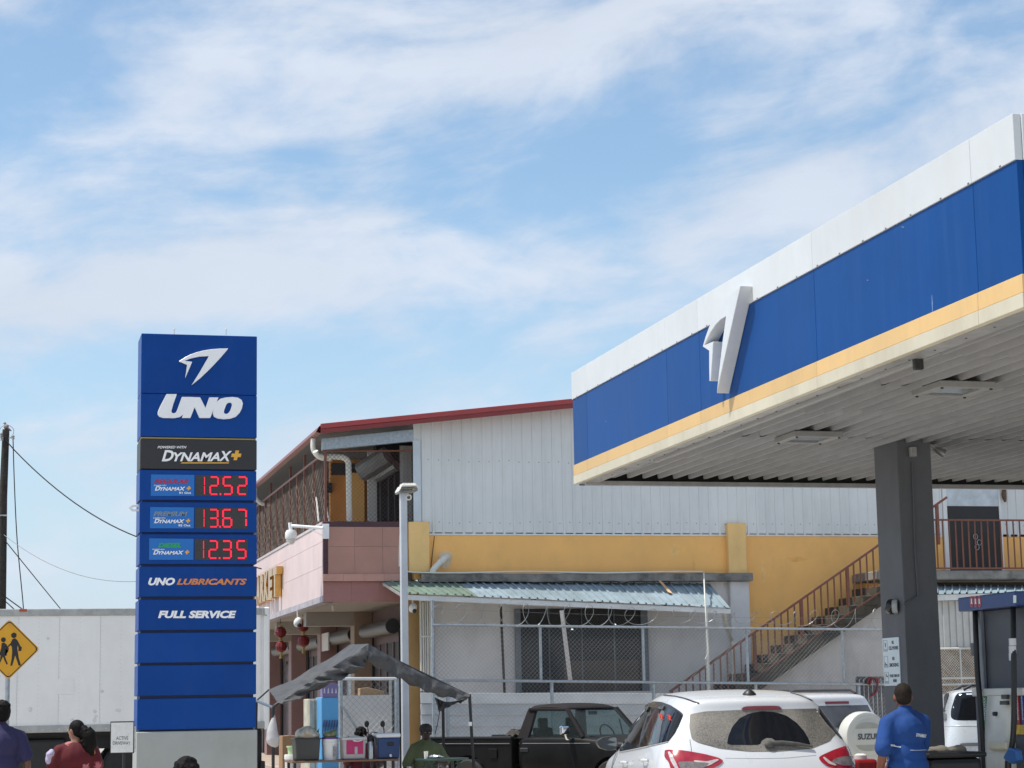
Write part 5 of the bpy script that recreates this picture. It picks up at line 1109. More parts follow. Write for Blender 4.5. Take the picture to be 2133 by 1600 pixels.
put('bag', remesh(fl, 'bag', .02, 2), mbag, cr)
MB().prism([ty(627, 1537, .02), ty(634, 1524, .02), ty(648, 1531, .02), ty(656, 1539, .02)], (0, .16, 0)).build('carton', mat('carton_tan', (.44, .34, .24), .6, var=.2), cr, bevel=.006)
for k in range(26):
    q = ty(638+random.uniform(-4, 24), 1534+random.uniform(-13, 4), random.uniform(.05, .3)); d = V((random.uniform(-1, 1), random.uniform(-.4, .4), random.uniform(-.5, .8))).normalized()*.07; n = d.orthogonal()*.5
    MB().add([q-d, q+n*.6, q+d, q-n*.6], [(0, 1, 2, 3)]).build('leaf', mleaf, cr)
bk = thing('white_bucket', ty(690, 1584), 'white plastic bucket with purple lid on the stall table', 'bucket')
a, b = ty(673, 1540), ty(707, 1584); cx_ = (a.x+b.x)/2; r_ = (b.x-a.x)/2; cyb = yt0+.06+r_; hz = a.z-tz
MB().lathe([(r_*.86, 0), (r_*.93, hz*.75), (r_*1.0, hz*.76), (r_*1.0, hz*.84), (r_*.95, hz*.86), (r_*.97, hz)], (cx_, cyb, tz), 28).build('pail', mat('pail_white', (.70, .71, .72), .4, var=.05), bk, smooth=40)
MB().lathe([(r_*1.0, hz), (r_*1.02, hz+.025), (r_*.6, hz+.03)], (cx_, cyb, tz), 28).build('lid', mat('lid_purple', (.09, .04, .22), .4), bk, smooth=40)
o = V((cx_+r_*.25, cyb-r_*.955, tz+.05)); lb_ = MB().box(o.x, o.x+.05, o.y-.004, o.y+.03, o.z, o.z+.15).build('label', mat('label_print', (.25, .25, .26), .5, var=.7, vs=60), bk)
pkg = thing('produce_bag', ty(690, 1535), 'green produce in a plastic bag on top of the white bucket', 'bag')
fl = MB(); fl.ell(V((cx_, cyb, tz+hz+.06)), .11, .1, .06); fl.ell(V((cx_+.05, cyb, tz+hz+.09)), .06, .08, .05); put('bag', remesh(fl, 'pb', .015, 2), mat('produce', (.16, .19, .10), .4, var=.5, vs=14), pkg)
pk = thing('pink_cake_carrier', ty(738, 1582), 'clear plastic container with bright pink inside on the stall table', 'container')
a, b = ty(714, 1538), ty(763, 1582)
rbox('shell', a.x, b.x, yt0+.05, yt0+.38, tz, a.z, .06, mat('shell_clear', (.40, .38, .40), .25, var=.15), pk, .025)
MB().box(a.x+.055, b.x-.045, yt0+.047, yt0+.06, tz+.08, a.z-.03).build('pink_insert', mat('insert_pink', (.42, .02, .13), .35, var=.12), pk, bevel=.004)
MB().box((a.x+b.x)/2-.0, (a.x+b.x)/2+.045, yt0+.036, yt0+.05, tz+.08, tz+.19).build('latch', mat('shell_clear', (.4, .38, .4), .25), pk, bevel=.01)
MB().box(a.x-.012, b.x+.012, yt0+.04, yt0+.39, a.z-.025, a.z+.012).build('lid', mat('lid_clear', (.52, .52, .53), .3), pk, bevel=.008)
nap = MB().slab([[V((a.x+.10+.25*u, yt0+.2-.17*v, a.z+.014+.02*sin(u*4+v*3)-(.05 if v == 1 and .2 < u < .8 else 0))) for u in (0, .25, .5, .75, 1)] for v in (0, .5, 1)], (0, 0, .004)); tag(nap.build('napkin', mat('napkin', (.72, .72, .70), .8), None, smooth=60), 'white napkin lying on the pink container lid', 'napkin')
ts = thing('steel_flask', ty(774, 1580), 'steel flask with black top between pink container and blue cooler', 'flask')
a, b = ty(767, 1545), ty(782, 1580); cx_ = (a.x+b.x)/2; r_ = (b.x-a.x)/2
MB().lathe([(r_, 0), (r_, a.z-tz), (r_*.9, a.z-tz+.02)], (cx_, yt0+.15, tz), 20).build('barrel', mat('steel_shiny', (.5, .5, .5), .18, .9), ts, smooth=40)
MB().lathe([(r_*1.05, 0), (r_*1.0, .05), (r_*.8, .085), (r_*.3, .10)], (cx_, yt0+.15, a.z), 20).build('top', MATS['black_plastic'], ts, smooth=40)
MB().tube(bez([(cx_, yt0+.1, a.z+.07), (cx_+.06, yt0+.06, a.z+.05), (cx_+.08, yt0+.06, a.z-.06)], 4), .012, 6).build('handle', MATS['black_plastic'], ts)
co = thing('blue_cooler', ty(810, 1580), 'dark blue cooler box with white lid on the stall table', 'cooler')
a, b = ty(787, 1537), ty(834, 1580)
rbox('body', a.x, b.x, yt0+.05, yt0+.40, tz, a.z, .08, mat('cooler_blue', (.012, .045, .15), .4, var=.08), co, .02)
rbox('lid', a.x-.02, b.x+.01, yt0+.03, yt0+.42, a.z+.001, a.z+.065, -.0, mat('cooler_white', (.70, .74, .80), .4), co, .025)
MB().box(a.x+.14, a.x+.24, yt0+.035, yt0+.056, a.z-.12, a.z-.07).build('grip', MATS['black_plastic'], co, bevel=.01)
q = ty(813, 1573); MB().tube([q+V((0, .02, 0)), q+V((0, -.03, 0)), q+V((0, -.04, -.02))], .018, 8).build('tap', mat('tap_white', (.7, .7, .7), .4), co)
# hanging bag, boxes, buckets at the left
hbg = thing('hanging_bag', tn(569, 1555), 'white plastic bag hanging from the left tent pole', 'bag')
fl = MB(); fl.limb([tn(571, 1490), tn(569, 1505), tn(567, 1525), tn(568, 1540), tn(572, 1547)], [.02, .05, .085, .10, .075]); put('bag', remesh(fl, 'hb', .015, 3), mat('bag_white', (.62, .62, .63), .4, var=.15, vs=8, trans=.3, dirt=.25, dcol=(.6, .3, .28), ds=(6, 6, 6)), hbg)
def carton(nm, px0, px1, py0, Y, dpt, lab, col):
    a, b = PY(px0, py0, Y), PY(px1, py0, Y); t = thing(nm, ((a.x+b.x)/2, Y+dpt/2, .06), lab, 'box')
    MB().box(a.x, b.x, Y, Y+dpt, .06, a.z).build('carton', mat('carton_'+nm, col, .8, var=.15), t, bevel=.006)
    MB().box((a.x+b.x)/2-.03, (a.x+b.x)/2+.03, Y-.002, Y+dpt, a.z+.001, a.z+.004).build('tape', mat('tape', (.45, .34, .2), .3), t)
carton('cardboard_box', 588, 617, 1533, 33.0, .4, 'brown cardboard box on the ground behind the grey crate', (.28, .17, .09))
gb = thing('green_bucket', PY(610, 1570, 32), 'pale green tub standing on white bucket left of the table', 'bucket')
q = PY(610, 1571, 32); MB().lathe([(.075, 0), (.085, .10), (.10, .105), (.10, .125), (.08, .125)], q, 20).build('tub', mat('tub_green', (.45, .62, .34), .4), gb, smooth=40)
wb = thing('paint_bucket', PY(611, 1600, 32), 'dirty white bucket under the pale green tub', 'bucket')
q = PY(610, 1571, 32); MB().lathe([(.11, .06-q.z), (.125, -.08), (.135, -.075), (.135, -.02), (.125, -.003)], q, 20).build('pail', mat('pail_dirty', (.62, .62, .60), .5, var=.15, dirt=.4), wb, smooth=40)
# ice freezer and blue ad panel, behind
ir = thing('blue_freezer', PY(687, 1600, 34), 'tall light blue freezer with purple printed top behind the stall', 'freezer')
a, b = PY(669, 1424, 34), PY(705, 1452, 34)
MB().box(a.x, b.x, 34, 34.6, .06, b.z).build('cabinet', mat('freezer_blue', (.10, .36, .68), .4, var=.06), ir, bevel=.01)
tp = MB().prism([PY(672, 1452, 33.99), PY(704, 1452, 33.99), PY(705, 1430, 33.99), PY(700, 1422, 33.99), PY(684, 1424, 33.99), PY(671, 1430, 33.99)], (0, .25, 0)).build('header', mat('freezer_purple', (.17, .15, .32), .45, var=.1), ir)
for k in range(4):
    q = PY(674+k*8, 1444, 33.985); MB().prism([q, q+V((.03, 0, 0)), q+V((.02, 0, .09)), q+V((.008, 0, .06))], (0, .004, 0)).build('printed_shape', mat('freezer_print', (.55, .55, .65), .5, var=.3, vs=20), tp)
for k in range(6):
    q = PY(671+k*5.6, 1515, 33.985); MB().tube(bez([q+V((0, 0, -.1)), q+V((.02, 0, .05)), q+V((.035, 0, .12)), q+V((.03, 0, 0))], 4), .008, 5).build('scribble', mat('scribble', (.04, .08, .2), .6), ir)
wf = thing('white_freezer', PY(656, 1600, 34.5), 'worn cream cabinet with two doors beside the blue freezer', 'cabinet')
a, b = PY(643, 1456, 34.5), PY(669, 1456, 34.5)
MB().box(a.x, b.x, 34.5, 35.1, .06, a.z).build('case', mat('cabinet_cream', (.50, .48, .40), .6, var=.2, vs=6, dirt=.4), wf, bevel=.01)
xm_ = (a.x+b.x)/2
for (c0, c1) in ((a.x+.01, xm_-.006), (xm_+.006, b.x-.01)): MB().box(c0, c1, 34.47, 34.499, .2, a.z-.02).build('door', MATS['cabinet_cream'], wf, bevel=.006)
# scooter handlebars behind the coolers
mo = thing('parked_scooter', PY(785, 1600, 33), 'dark parked scooter behind the coolers, only mirrors and bars show', 'scooter')
hc = PY(780, 1530, 33)
MB().tube([PY(760, 1536, 33), PY(770, 1531, 33), PY(790, 1531, 33), PY(803, 1536, 33)], .018, 8).build('handlebar', MATS['black_plastic'], mo)
for px, py, bx_ in ((764, 1508, 766), (797, 1508, 799)):
    q = PY(px, py, 33); MB().tube([PY(bx_+1, 1533, 33), PY(bx_+1, 1522, 33), q], .008, 6).build('mirror_stem', mpl, mo)
    MB().ell(q, .04, .015, .055).build('mirror', MATS['black_plastic'], mo, smooth=60)
MB().tube([PY(754, 1533, 32.6), PY(757, 1522, 32.6)], .03, 8).build('brake_lever', mat('lever_blue', (.05, .15, .25), .3), mo)
bdm = MB(); bdm.limb([hc+V((0, 0, -.05)), V((hc.x+.05, 33.05, .75)), V((hc.x-.1, 33.5, .5)), V((hc.x-.15, 34.1, .75))], [.10, .14, .16, .17]); put('body', remesh(bdm, 'scooter', .02, 3), MATS['black_plastic'], mo)
wheel(mo, (hc.x+.05, 32.75, .30), .24, .10, 'X'); wheel(mo, (hc.x-.15, 34.0, .30), .24, .10, 'X')
# green table and meal
gtb = thing('green_table', PY(920, 1600, 29.8), 'dark green round plastic table in front of the pickup', 'table')
a, b = PY(868, 1581, 29.9), PY(976, 1581, 29.9); cx_ = (a.x+b.x)/2; gz = a.z
MB().lathe([(.39, -.03), (.40, -.012), (.395, 0), (.0, .002)], (cx_, 29.95, gz), 36).build('table_top', mat('table_green', (.018, .05, .045), .4, var=.1), gtb, smooth=40)
for k in range(4):
    an = pi/4+k*pi/2; MB().tube([(cx_+.28*cos(an), 29.95+.28*sin(an), gz-.03), (cx_+.36*cos(an), 29.95+.36*sin(an), .06)], .025, 8).build('leg', MATS['table_green'], gtb)
cp = PY(887.5, 1580, 29.75); cu = thing('paper_cup', cp, 'white paper cup on the green table', 'cup')
MB().lathe([(.024, 0), (.034, .105), (.036, .108), (.030, .10)], (cp.x, 29.75, gz+.002), 16).build('cup', mat('cup_white', (.75, .75, .70), .6), cu, smooth=40)
fo = PY(908, 1577, 29.72); fp = thing('foil_plate', fo, 'crumpled foil wrapped food on the green table', 'food')
fm = MB(); rows_ = []
for j in range(7):
    r_ = .13*j/6; rows_.append([V((fo.x+r_*cos(k*2*pi/20)*(1+.1*random.uniform(-1, 1)), 29.72+r_*.7*sin(k*2*pi/20), gz+.012+.05*(1-abs(j/6-.45))*random.uniform(.4, 1.0))) for k in range(20)]); rows_[-1].append(rows_[-1][0])
fm.grid(rows_).build('foil', mat('foil', (.75, .75, .76), .2, .9, var=.1), fp)
# ================================================================ vehicles
def lattice(tab, crown=None, rb=0.0, fb=0.0, xf=(-1, -.6, 0, .6, 1)):
    """tab[j][i] = (y, z, halfwidth); a subdivided box whose sides follow the table; front is +y"""
    nj, ni, nk = len(tab), len(tab[0]), len(xf); idx = {}; mb = MB(); vs = []
    for j in range(nj):
        for i in range(ni):
            for k in range(nk):
                if i in (0, ni-1) or j in (0, nj-1) or k in (0, nk-1):
                    y, z, w = tab[j][i]; q = 1-xf[k]**2
                    if i == 0: y -= rb*q
                    if i == ni-1: y += fb*q
                    if j == nj-1: z += (crown[i] if crown else 0)*q
                    idx[(i, j, k)] = len(vs); vs.append((xf[k]*w, y, z))
    fs = []
    for i in range(ni-1):
        for k in range(nk-1):
            for j in (0, nj-1): fs.append([idx[(i, j, k)], idx[(i+1, j, k)], idx[(i+1, j, k+1)], idx[(i, j, k+1)]])
        for j in range(nj-1):
            for k in (0, nk-1): fs.append([idx[(i, j, k)], idx[(i+1, j, k)], idx[(i+1, j+1, k)], idx[(i, j+1, k)]])
    for j in range(nj-1):
        for k in range(nk-1):
            for i in (0, ni-1): fs.append([idx[(i, j, k)], idx[(i, j, k+1)], idx[(i, j+1, k+1)], idx[(i, j+1, k)]])
    mb.add(vs, fs); return mb
def car_body(name, mb, m, root, lv=3, arches=(), wr=.36, hw=.9):
    mods = [('SUBSURF', dict(levels=lv, render_levels=lv))]; cut = []
    for (y, z) in arches:
        c = MB().cyl((-hw-.4, y, z), (hw+.4, y, z), wr, 32).mesh('cut'); o = bpy.data.objects.new('cut', c); COL.objects.link(o); cut.append(o)
        mods.append(('BOOLEAN', dict(operation='DIFFERENCE', object=o, solver='EXACT')))
    me = evald(mb.mesh(name), mods, name); me.materials.clear()
    for o in cut: bpy.data.objects.remove(o)
    me.shade_smooth(); me.set_sharp_from_angle(angle=radians(40))
    ob = put(name, me, m, root, local=True)
    M = WM[root.name]; bv = BVHTree.FromPolygons([M @ q.co for q in me.vertices], [list(p.vertices) for p in me.polygons])
    return ob, bv
def hit(bv, px, py):
    d = ray(px, py).normalized(); loc, nr, _, dist = bv.ray_cast(EYE, d)
    if loc is None:
        # just off the silhouette: take the closest point of the surface
        best = None
        for k in range(1, 60):
            p = EYE+d*(k*1.0); l2, n2, _, ds = bv.find_nearest(p)
            if best is None or ds < best[0]: best = (ds, l2, n2)
        return best[1], best[2]
    return loc, (nr if nr.dot(d) < 0 else -nr)
def refine(poly, st):
    out = []
    for i in range(len(poly)):
        a, b = V(poly[i]), V(poly[(i+1) % len(poly)]); n = max(1, int((b-a).length/st))
        out += [a.lerp(b, k/n) for k in range(n)]
    return out
def pip(p, poly):
    c = False; n = len(poly); j = n-1
    for i in range(n):
        if (poly[i][1] > p[1]) != (poly[j][1] > p[1]) and p[0] < (poly[j][0]-poly[i][0])*(p[1]-poly[i][1])/(poly[j][1]-poly[i][1])+poly[i][0]: c = not c
        j = i
    return c
def patch(name, bv, poly, m, par, off=.004, st=6.0, th=.012, rnd=True, mirror=None):
    """a thin panel lying on the surface bv, its outline given where the photo shows it"""
    if rnd:
        r = []
        for i in range(len(poly)):
            a, b, c = V(poly[i-1]), V(poly[i]), V(poly[(i+1) % len(poly)]); k = min(.25, 3.0/max(1e-3, min((a-b).length, (c-b).length)))
            r += [b.lerp(a, k), b.lerp(b.lerp(a, k).lerp(b.lerp(c, k), .5), .55), b.lerp(c, k)]
        poly = r
    ed = refine(poly, st); n = len(ed); pts = [V((p.x, p.y)) for p in ed]
    x0 = min(p.x for p in ed); x1 = max(p.x for p in ed); y0 = min(p.y for p in ed); y1 = max(p.y for p in ed); pl = [(p.x, p.y) for p in ed]
    y = y0+st/2
    while y < y1:
        x = x0+st/2
        while x < x1:
            if pip((x, y), pl) and min((V((x, y))-e).length for e in pts[:n]) > st*.45: pts.append(V((x, y)))
            x += st
        y += st
    vo, eo, fo_, *_ = delaunay_2d_cdt(pts, [], [list(range(n))], 1, 1e-4)
    H = [hit(bv, p.x, p.y) for p in vo]; t = len(vo); ec = set()
    for f in fo_:
        for i in range(len(f)): ec.add((f[i], f[(i+1) % len(f)]))
    sd = [(a, b, t+b, t+a) for (a, b) in ec if (b, a) not in ec]
    mb = MB().add([l+nn*off for l, nn in H]+[l+nn*(off-th) for l, nn in H], [list(f) for f in fo_]+[[t+i for i in reversed(f)] for f in fo_]+sd)
    o = mb.build(name, m, par, smooth=50)
    if mirror is not None:
        M = WM[mirror.name]; Mi = M.inverted(); S = Matrix.Scale(-1, 4, (1, 0, 0))
        mb.v = [M @ (S @ (Mi @ p)) for p in mb.v]; mb.build(name, m, par, smooth=50)
    return o
def stroke(name, bv, pts, r, m, par, off=.0, n=8):
    P = []
    for i in range(len(pts)-1):
        for k in range(n): P.append((pts[i][0]+(pts[i+1][0]-pts[i][0])*k/n, pts[i][1]+(pts[i+1][1]-pts[i][1])*k/n))
    P.append(pts[-1]); Q = []
    for p in P: l, nn = hit(bv, *p); Q.append(l+nn*off)
    return MB().tube(Q, r, 6).build(name, m, par, smooth=60)
def pixtext(name, body, bv, box, m, par, shear=0, bold=0, off=.004, th=.004):
    (x0, yb), (x1, yb1), (x0t, yt) = box
    uv, fs = text_raw(body, shear, bold); P = []
    for u, v in uv:
        l, nn = hit(bv, x0+(x1-x0)*u+(x0t-x0)*v, yb+(yb1-yb)*u+(yt-yb)*v); P.append((l+nn*off, l+nn*(off-th)))
    n = len(P); ec = set()
    for f in fs:
        for i in range(len(f)): ec.add((f[i], f[(i+1) % len(f)]))
    return MB().add([a for a, b in P]+[b for a, b in P], [list(f) for f in fs]+[(a, b, n+b, n+a) for (a, b) in ec if (b, a) not in ec]).build(name, m, par)
def at_depth(px, py, D): q = EYE+ray(px, py)*D; return V((q.x, q.y, .06))
mglass = mat('tinted_glass', (.007, .008, .011), .04, var=0, spec=.35)
mblkp = MATS['black_plastic']
# ---------------------------------------------------------------- white hatch-backed SUV in front
mcw = mat('car_white', (.57, .59, .62), .28, var=.03, vs=1.0, coat=.5, dirt=.10, dcol=(.50, .47, .42), ds=(1, 1, 1))
es = thing('white_suv', at_depth(1588, 1590, 18.0), 'white SUV with dusty rear window and red tail lamps at the front', 'car', None, radians(-9.3), .957)
def T(ys, zs, ws): return list(zip(ys, zs, ws))
tab = [T((.14, .5, 1.2, 1.95, 2.75, 3.45, 4.05, 4.32), (.30, .26, .26, .26, .26, .26, .26, .32), (.76, .80, .82, .82, .82, .82, .78, .70)),
       T((.03, .42, 1.2, 1.95, 2.75, 3.45, 4.05, 4.46), (.50, .48, .46, .46, .46, .46, .46, .48), (.86, .91, .92, .92, .92, .92, .90, .76)),
       T((-.01, .40, 1.2, 1.95, 2.75, 3.45, 4.05, 4.50), (.74, .73, .72, .72, .72, .72, .70, .64), (.90, .94, .945, .94, .94, .94, .92, .76)),
       T((.07, .42, 1.2, 1.95, 2.75, 3.45, 4.05, 4.44), (1.00, 1.00, .98, .96, .94, .93, .90, .80), (.885, .93, .935, .93, .93, .93, .90, .74)),
       T((.16, .50, 1.2, 1.95, 2.75, 3.45, 4.05, 4.34), (1.17, 1.20, 1.17, 1.12, 1.08, 1.04, .98, .88), (.84, .885, .90, .90, .90, .89, .86, .72)),
       T((.46, .80, 1.3, 1.95, 2.62, 3.40, 4.03, 4.28), (1.52, 1.57, 1.60, 1.60, 1.54, 1.09, 1.02, .92), (.655, .70, .72, .72, .69, .76, .80, .66)),
       T((.36, .75, 1.3, 1.95, 2.48, 3.34, 4.0, 4.24), (1.615, 1.665, 1.69, 1.69, 1.63, 1.11, 1.04, .94), (.56, .60, .615, .61, .57, .68, .72, .58))]
body, bv = car_body('body', lattice(tab, (.025, .03, .035, .035, .03, .03, .03, .02), .10, .12), mcw, es, 3, ((.92, .34), (3.62, .34)), .375)
for (y) in (.92, 3.62):
    for s_ in (-1, 1): wheel(es, (s_*.80, y, .34), .34, .23, 'X', rimm=mat('alloy', (.4, .41, .42), .3, .7), local=True, side=s_)
# dusty rear glass with the wiped half moon
def dusty():
    m = bpy.data.materials.new('dusty_glass'); m.use_nodes = True; n, l = m.node_tree.nodes, m.node_tree.links; b = n['Principled BSDF']
    t = n.new('ShaderNodeTexCoord'); z = n.new('ShaderNodeTexNoise'); z.inputs['Scale'].default_value = 75; z.inputs['Detail'].default_value = 6; z.inputs['Roughness'].default_value = .75
    z2_ = n.new('ShaderNodeTexNoise'); z2_.inputs['Scale'].default_value = 2.2; l.new(t.outputs['Object'], z.inputs['Vector']); l.new(t.outputs['Object'], z2_.inputs['Vector'])
    ad = n.new('ShaderNodeMath'); ad.operation = 'MULTIPLY_ADD'; ad.inputs[1].default_value = .7; l.new(z2_.outputs['Fac'], ad.inputs[0]); l.new(z.outputs['Fac'], ad.inputs[2])
    cr_ = n.new('ShaderNodeValToRGB'); cr_.color_ramp.elements[0].position = .62; cr_.color_ramp.elements[0].color = (.05, .048, .046, 1); cr_.color_ramp.elements[1].position = 1.05 if False else 1.0; cr_.color_ramp.elements[1].color = (.22, .205, .18, 1)
    l.new(ad.outputs[0], cr_.inputs[0]); l.new(cr_.outputs[0], b.inputs['Base Color'])
    mr_ = n.new('ShaderNodeMapRange'); mr_.inputs['From Min'].default_value = .6; mr_.inputs['From Max'].default_value = 1.0; mr_.inputs['To Min'].default_value = .18; mr_.inputs['To Max'].default_value = .7
    l.new(ad.outputs[0], mr_.inputs['Value']); l.new(mr_.outputs[0], b.inputs['Roughness']); return m
mdust = dusty()
def e2(a, b): return (1500+a/5.925, 1420+b/5.925)
def e1(a, b): return (1220+a/7.11, 1420+b/7.11)
rg = patch('rear_glass', bv, [(1437, 1488), (1470, 1482), (1540, 1479), (1640, 1477), (1714, 1476), (1726, 1498), (1741, 1530), (1728, 1545), (1690, 1560), (1620, 1566), (1560, 1566), (1500, 1560), (1455, 1548), (1441, 1540), (1436, 1515)], mdust, es, .003, 7)
patch('wiped_glass', bv, [e2(85, 780), e2(100, 680), e2(150, 560), e2(240, 455), e2(360, 395), e2(520, 367), e2(680, 380), e2(820, 425), e2(940, 510), e2(1030, 610), e2(1090, 710), e2(1115, 790), e2(690, 785), e2(690, 740), e2(640, 700), e2(570, 695), e2(510, 730), e2(490, 785)], mglass, rg, .006, 7, .004)
MB().tube([hit(bv, *e2(590, 760))[0]+V((0, -.03, 0)), hit(bv, *e2(760, 752))[0]+V((0, -.035, 0)), hit(bv, *e2(950, 770))[0]+V((0, -.035, 0)), hit(bv, *e2(1125, 800))[0]+V((0, -.03, 0))], [.022, .02, .016, .01], 8).build('wiper', mat('wiper_dusty', (.07, .07, .068), .7, var=.4, vs=20), es, smooth=60)
MB().ell(hit(bv, *e2(600, 775))[0]+V((0, -.025, 0)), .05, .03, .035).build('wiper_hub', MATS['wiper_dusty'], es, smooth=60)
patch('brake_lamp', bv, [e2(252, 352), e2(295, 305), e2(720, 298), e2(760, 340), e2(740, 348)], mat('lamp_dark_red', (.16, .012, .018), .25, coat=.5), es, .012, 5, .03)
mlr = mat('lamp_red', (.30, .010, .024), .15, coat=.8, var=.3, vs=12); mlw = mat('lamp_clear', (.50, .45, .45), .15, coat=.8, var=.25, vs=14); mld = mat('lamp_reverse', (.16, .14, .14), .2, coat=.8, var=.4, vs=18)
tl_ = patch('tail_lamp', bv, [e1(1180, 1015), e1(1400, 1020), e1(1570, 1045), e1(1760, 1080), e1(1960, 1130), e1(2040, 1175), e1(1990, 1230), e1(1900, 1275), e1(1800, 1330), e1(1500, 1400), e1(1290, 1390), e1(1240, 1200), e1(1175, 1120)], mlr, es, .010, 5, .03)
patch('clear_lens', bv, [e1(1370, 1195), e1(1560, 1190), e1(1860, 1215), e1(1780, 1270), e1(1560, 1350), e1(1420, 1330)], mld, tl_, .014, 5, .01)
patch('clear_strip', bv, [e1(1225, 1050), e1(1260, 1045), e1(1330, 1180), e1(1400, 1330), e1(1360, 1340), e1(1270, 1190)], mlw, tl_, .014, 5, .01)
patch('pale_strip', bv, [e1(1600, 1175), e1(1800, 1190), e1(1950, 1155), e1(1975, 1170), e1(1850, 1240), e1(1780, 1265), e1(1840, 1215), e1(1610, 1200)], mlw, tl_, .015, 5, .01)
t2 = patch('tail_lamp', bv, [e2(1215, 940), e2(1250, 915), e2(1380, 855), e2(1560, 790), e2(1610, 830), e2(1650, 920), e2(1665, 1040), e2(1640, 1100), e2(1450, 1090), e2(1330, 1050), e2(1240, 985)], mlr, es, .010, 5, .03)
patch('clear_lens', bv, [e2(1400, 960), e2(1520, 930), e2(1640, 930), e2(1650, 1040), e2(1500, 1040), e2(1370, 1000)], mld, t2, .014, 5, .01)
patch('pale_strip', bv, [e2(1262, 945), e2(1280, 935), e2(1350, 990), e2(1430, 1030), e2(1420, 1045), e2(1330, 1015)], mlw, t2, .015, 5, .01)
# side glass
sg0 = patch('side_glass', bv, [e1(500, 1035), e1(560, 740), e1(660, 560), e1(780, 420), e1(920, 345), e1(940, 390), e1(880, 560), e1(820, 760), e1(780, 985)], mglass, es, .004, 5, .012, mirror=es)
patch('side_glass', bv, [e1(800, 975), e1(850, 760), e1(910, 560), e1(950, 400), e1(1160, 430), e1(1180, 480), e1(1130, 640), e1(1090, 910)], mglass, es, .004, 5, .012, mirror=es)
patch('quarter_glass', bv, [e1(1115, 905), e1(1165, 640), e1(1215, 390), e1(1330, 420), e1(1425, 490), e1(1435, 520), e1(1380, 660), e1(1290, 800), e1(1215, 885)], mglass, es, .004, 5, .012, mirror=es)
mtrim = mat('window_trim', (.014, .014, .015), .35, var=0)
patch('window_surround', bv, [e1(492, 1045), e1(545, 740), e1(640, 560), e1(760, 420), e1(880, 330), e1(1000, 292), e1(1120, 300), e1(1260, 350), e1(1400, 440), e1(1450, 490), e1(1430, 540), e1(1330, 760), e1(1225, 895), e1(900, 975), e1(600, 1020)], mtrim, es, .0015, 6, .012, mirror=es)
patch('wind_deflector', bv, [e1(560, 720), e1(660, 545), e1(780, 405), e1(930, 310), e1(955, 335), e1(930, 385), e1(800, 425), e1(690, 560), e1(600, 700)], mat('deflector', (.02, .02, .022), .12, coat=.6), es, .02, 5, .014, mirror=es)
patch('wind_deflector', bv, [e1(955, 330), e1(1060, 318), e1(1185, 365), e1(1165, 425), e1(1060, 405), e1(945, 385)], MATS['deflector'], es, .02, 5, .014, mirror=es)
MB().tube([hit(bv, *e1(1040, 900+0))[0]]*1+[hit(bv, *e1(1110, 900))[0]], .004, 4).build('pillar_edge', mtrim, es)
for px, py in (e1(1130, 520), e1(1250, 530)):
    l, nn = hit(bv, px, py); P = []
    for k in range(26): P.append(hit(bv, px+5*sin(k*2.3)*(.5+.5*sin(k*.9)), py+8*cos(k*1.37)*(.5+.5*cos(k*.7)))); 
    MB().tube([a+b*.007 for a, b in P], .0028, 4).build('window_scrawl', mat('scrawl_red', (.55, .05, .03), .6), es)
stroke('roof_seam', bv, [e1(1160, 205), e1(1330, 220), e1(1480, 255), e1(1600, 300), e1(1680, 322)], .008, mtrim, es, .002); stroke('roof_seam', bv, [e2(870, 140), e2(980, 170), e2(1060, 205), e2(1135, 235)], .006, mtrim, es, .002)
stroke('panel_gap', bv, [(1437, 1541), (1440, 1560), (1440, 1566)], .0025, mat('gap_dark', (.10, .10, .10), .8), es, .001); stroke('belt_strip', bv, [e1(500, 1050), e1(800, 990), e1(1225, 897)], .006, mgrey, es, .004)
q, nn = hit(bv, *e2(360, 160)); MB().lathe([(.065, -.01), (.06, .01), (.035, .035), (.012, .05)], q, 14).build('antenna_base', mblkp, es, smooth=50); MB().tube([q+V((0, 0, .04)), q+V((.004, .0, .085))], .008, 6).build('antenna', mblkp, es)
mq = hit(bv, *e1(490, 1000))[0]
mir = MB(); c = PY(*e1(330, 915), mq.y-.02)
mp_ = [e1(170, 880), e1(250, 830), e1(380, 808), e1(470, 815), e1(478, 900), e1(465, 1020), e1(330, 1018), e1(220, 985), e1(185, 930)]
MB().prism([PY(*p, mq.y-.05) for p in mp_], (0.01, .12, 0)).build('door_mirror', mblkp, es, bevel=.012, seg=2)
MB().prism([PY(a*.88+330/7.11*0+(1220+335/7.11)*.12, b*.88+(1420+915/7.11)*.12, mq.y-.0555) for a, b in mp_], (0, .004, 0)).build('mirror_glass', mat('mirror_glass', (.16, .18, .19), .06, .6, var=0), es)
MB().tube([PY(*e1(465, 985), mq.y), mq+V((.02, .0, -.01))], .03, 8).build('mirror_arm', mblkp, es)
for a, b in ((590, 1210), (895, 1180)):
    p0, n0 = hit(bv, *e1(a-35, b)); p1_, n1 = hit(bv, *e1(a+40, b-8)); MB().tube([p0+n0*.01, lerp(p0, p1_, .2)+n0*.045, lerp(p0, p1_, .8)+n0*.045, p1_+n1*.01], .014, 8).build('door_handle', mcw, es, smooth=60)
stroke('door_gap', bv, [e1(480, 1055), e1(430, 1180), e1(370, 1330)], .003, MATS['gap_dark'], es, .001)
stroke('tailgate_crease', bv, [e2(60, 940), e2(400, 945), e2(800, 940), e2(1180, 905)], .004, mcw, es, .0)
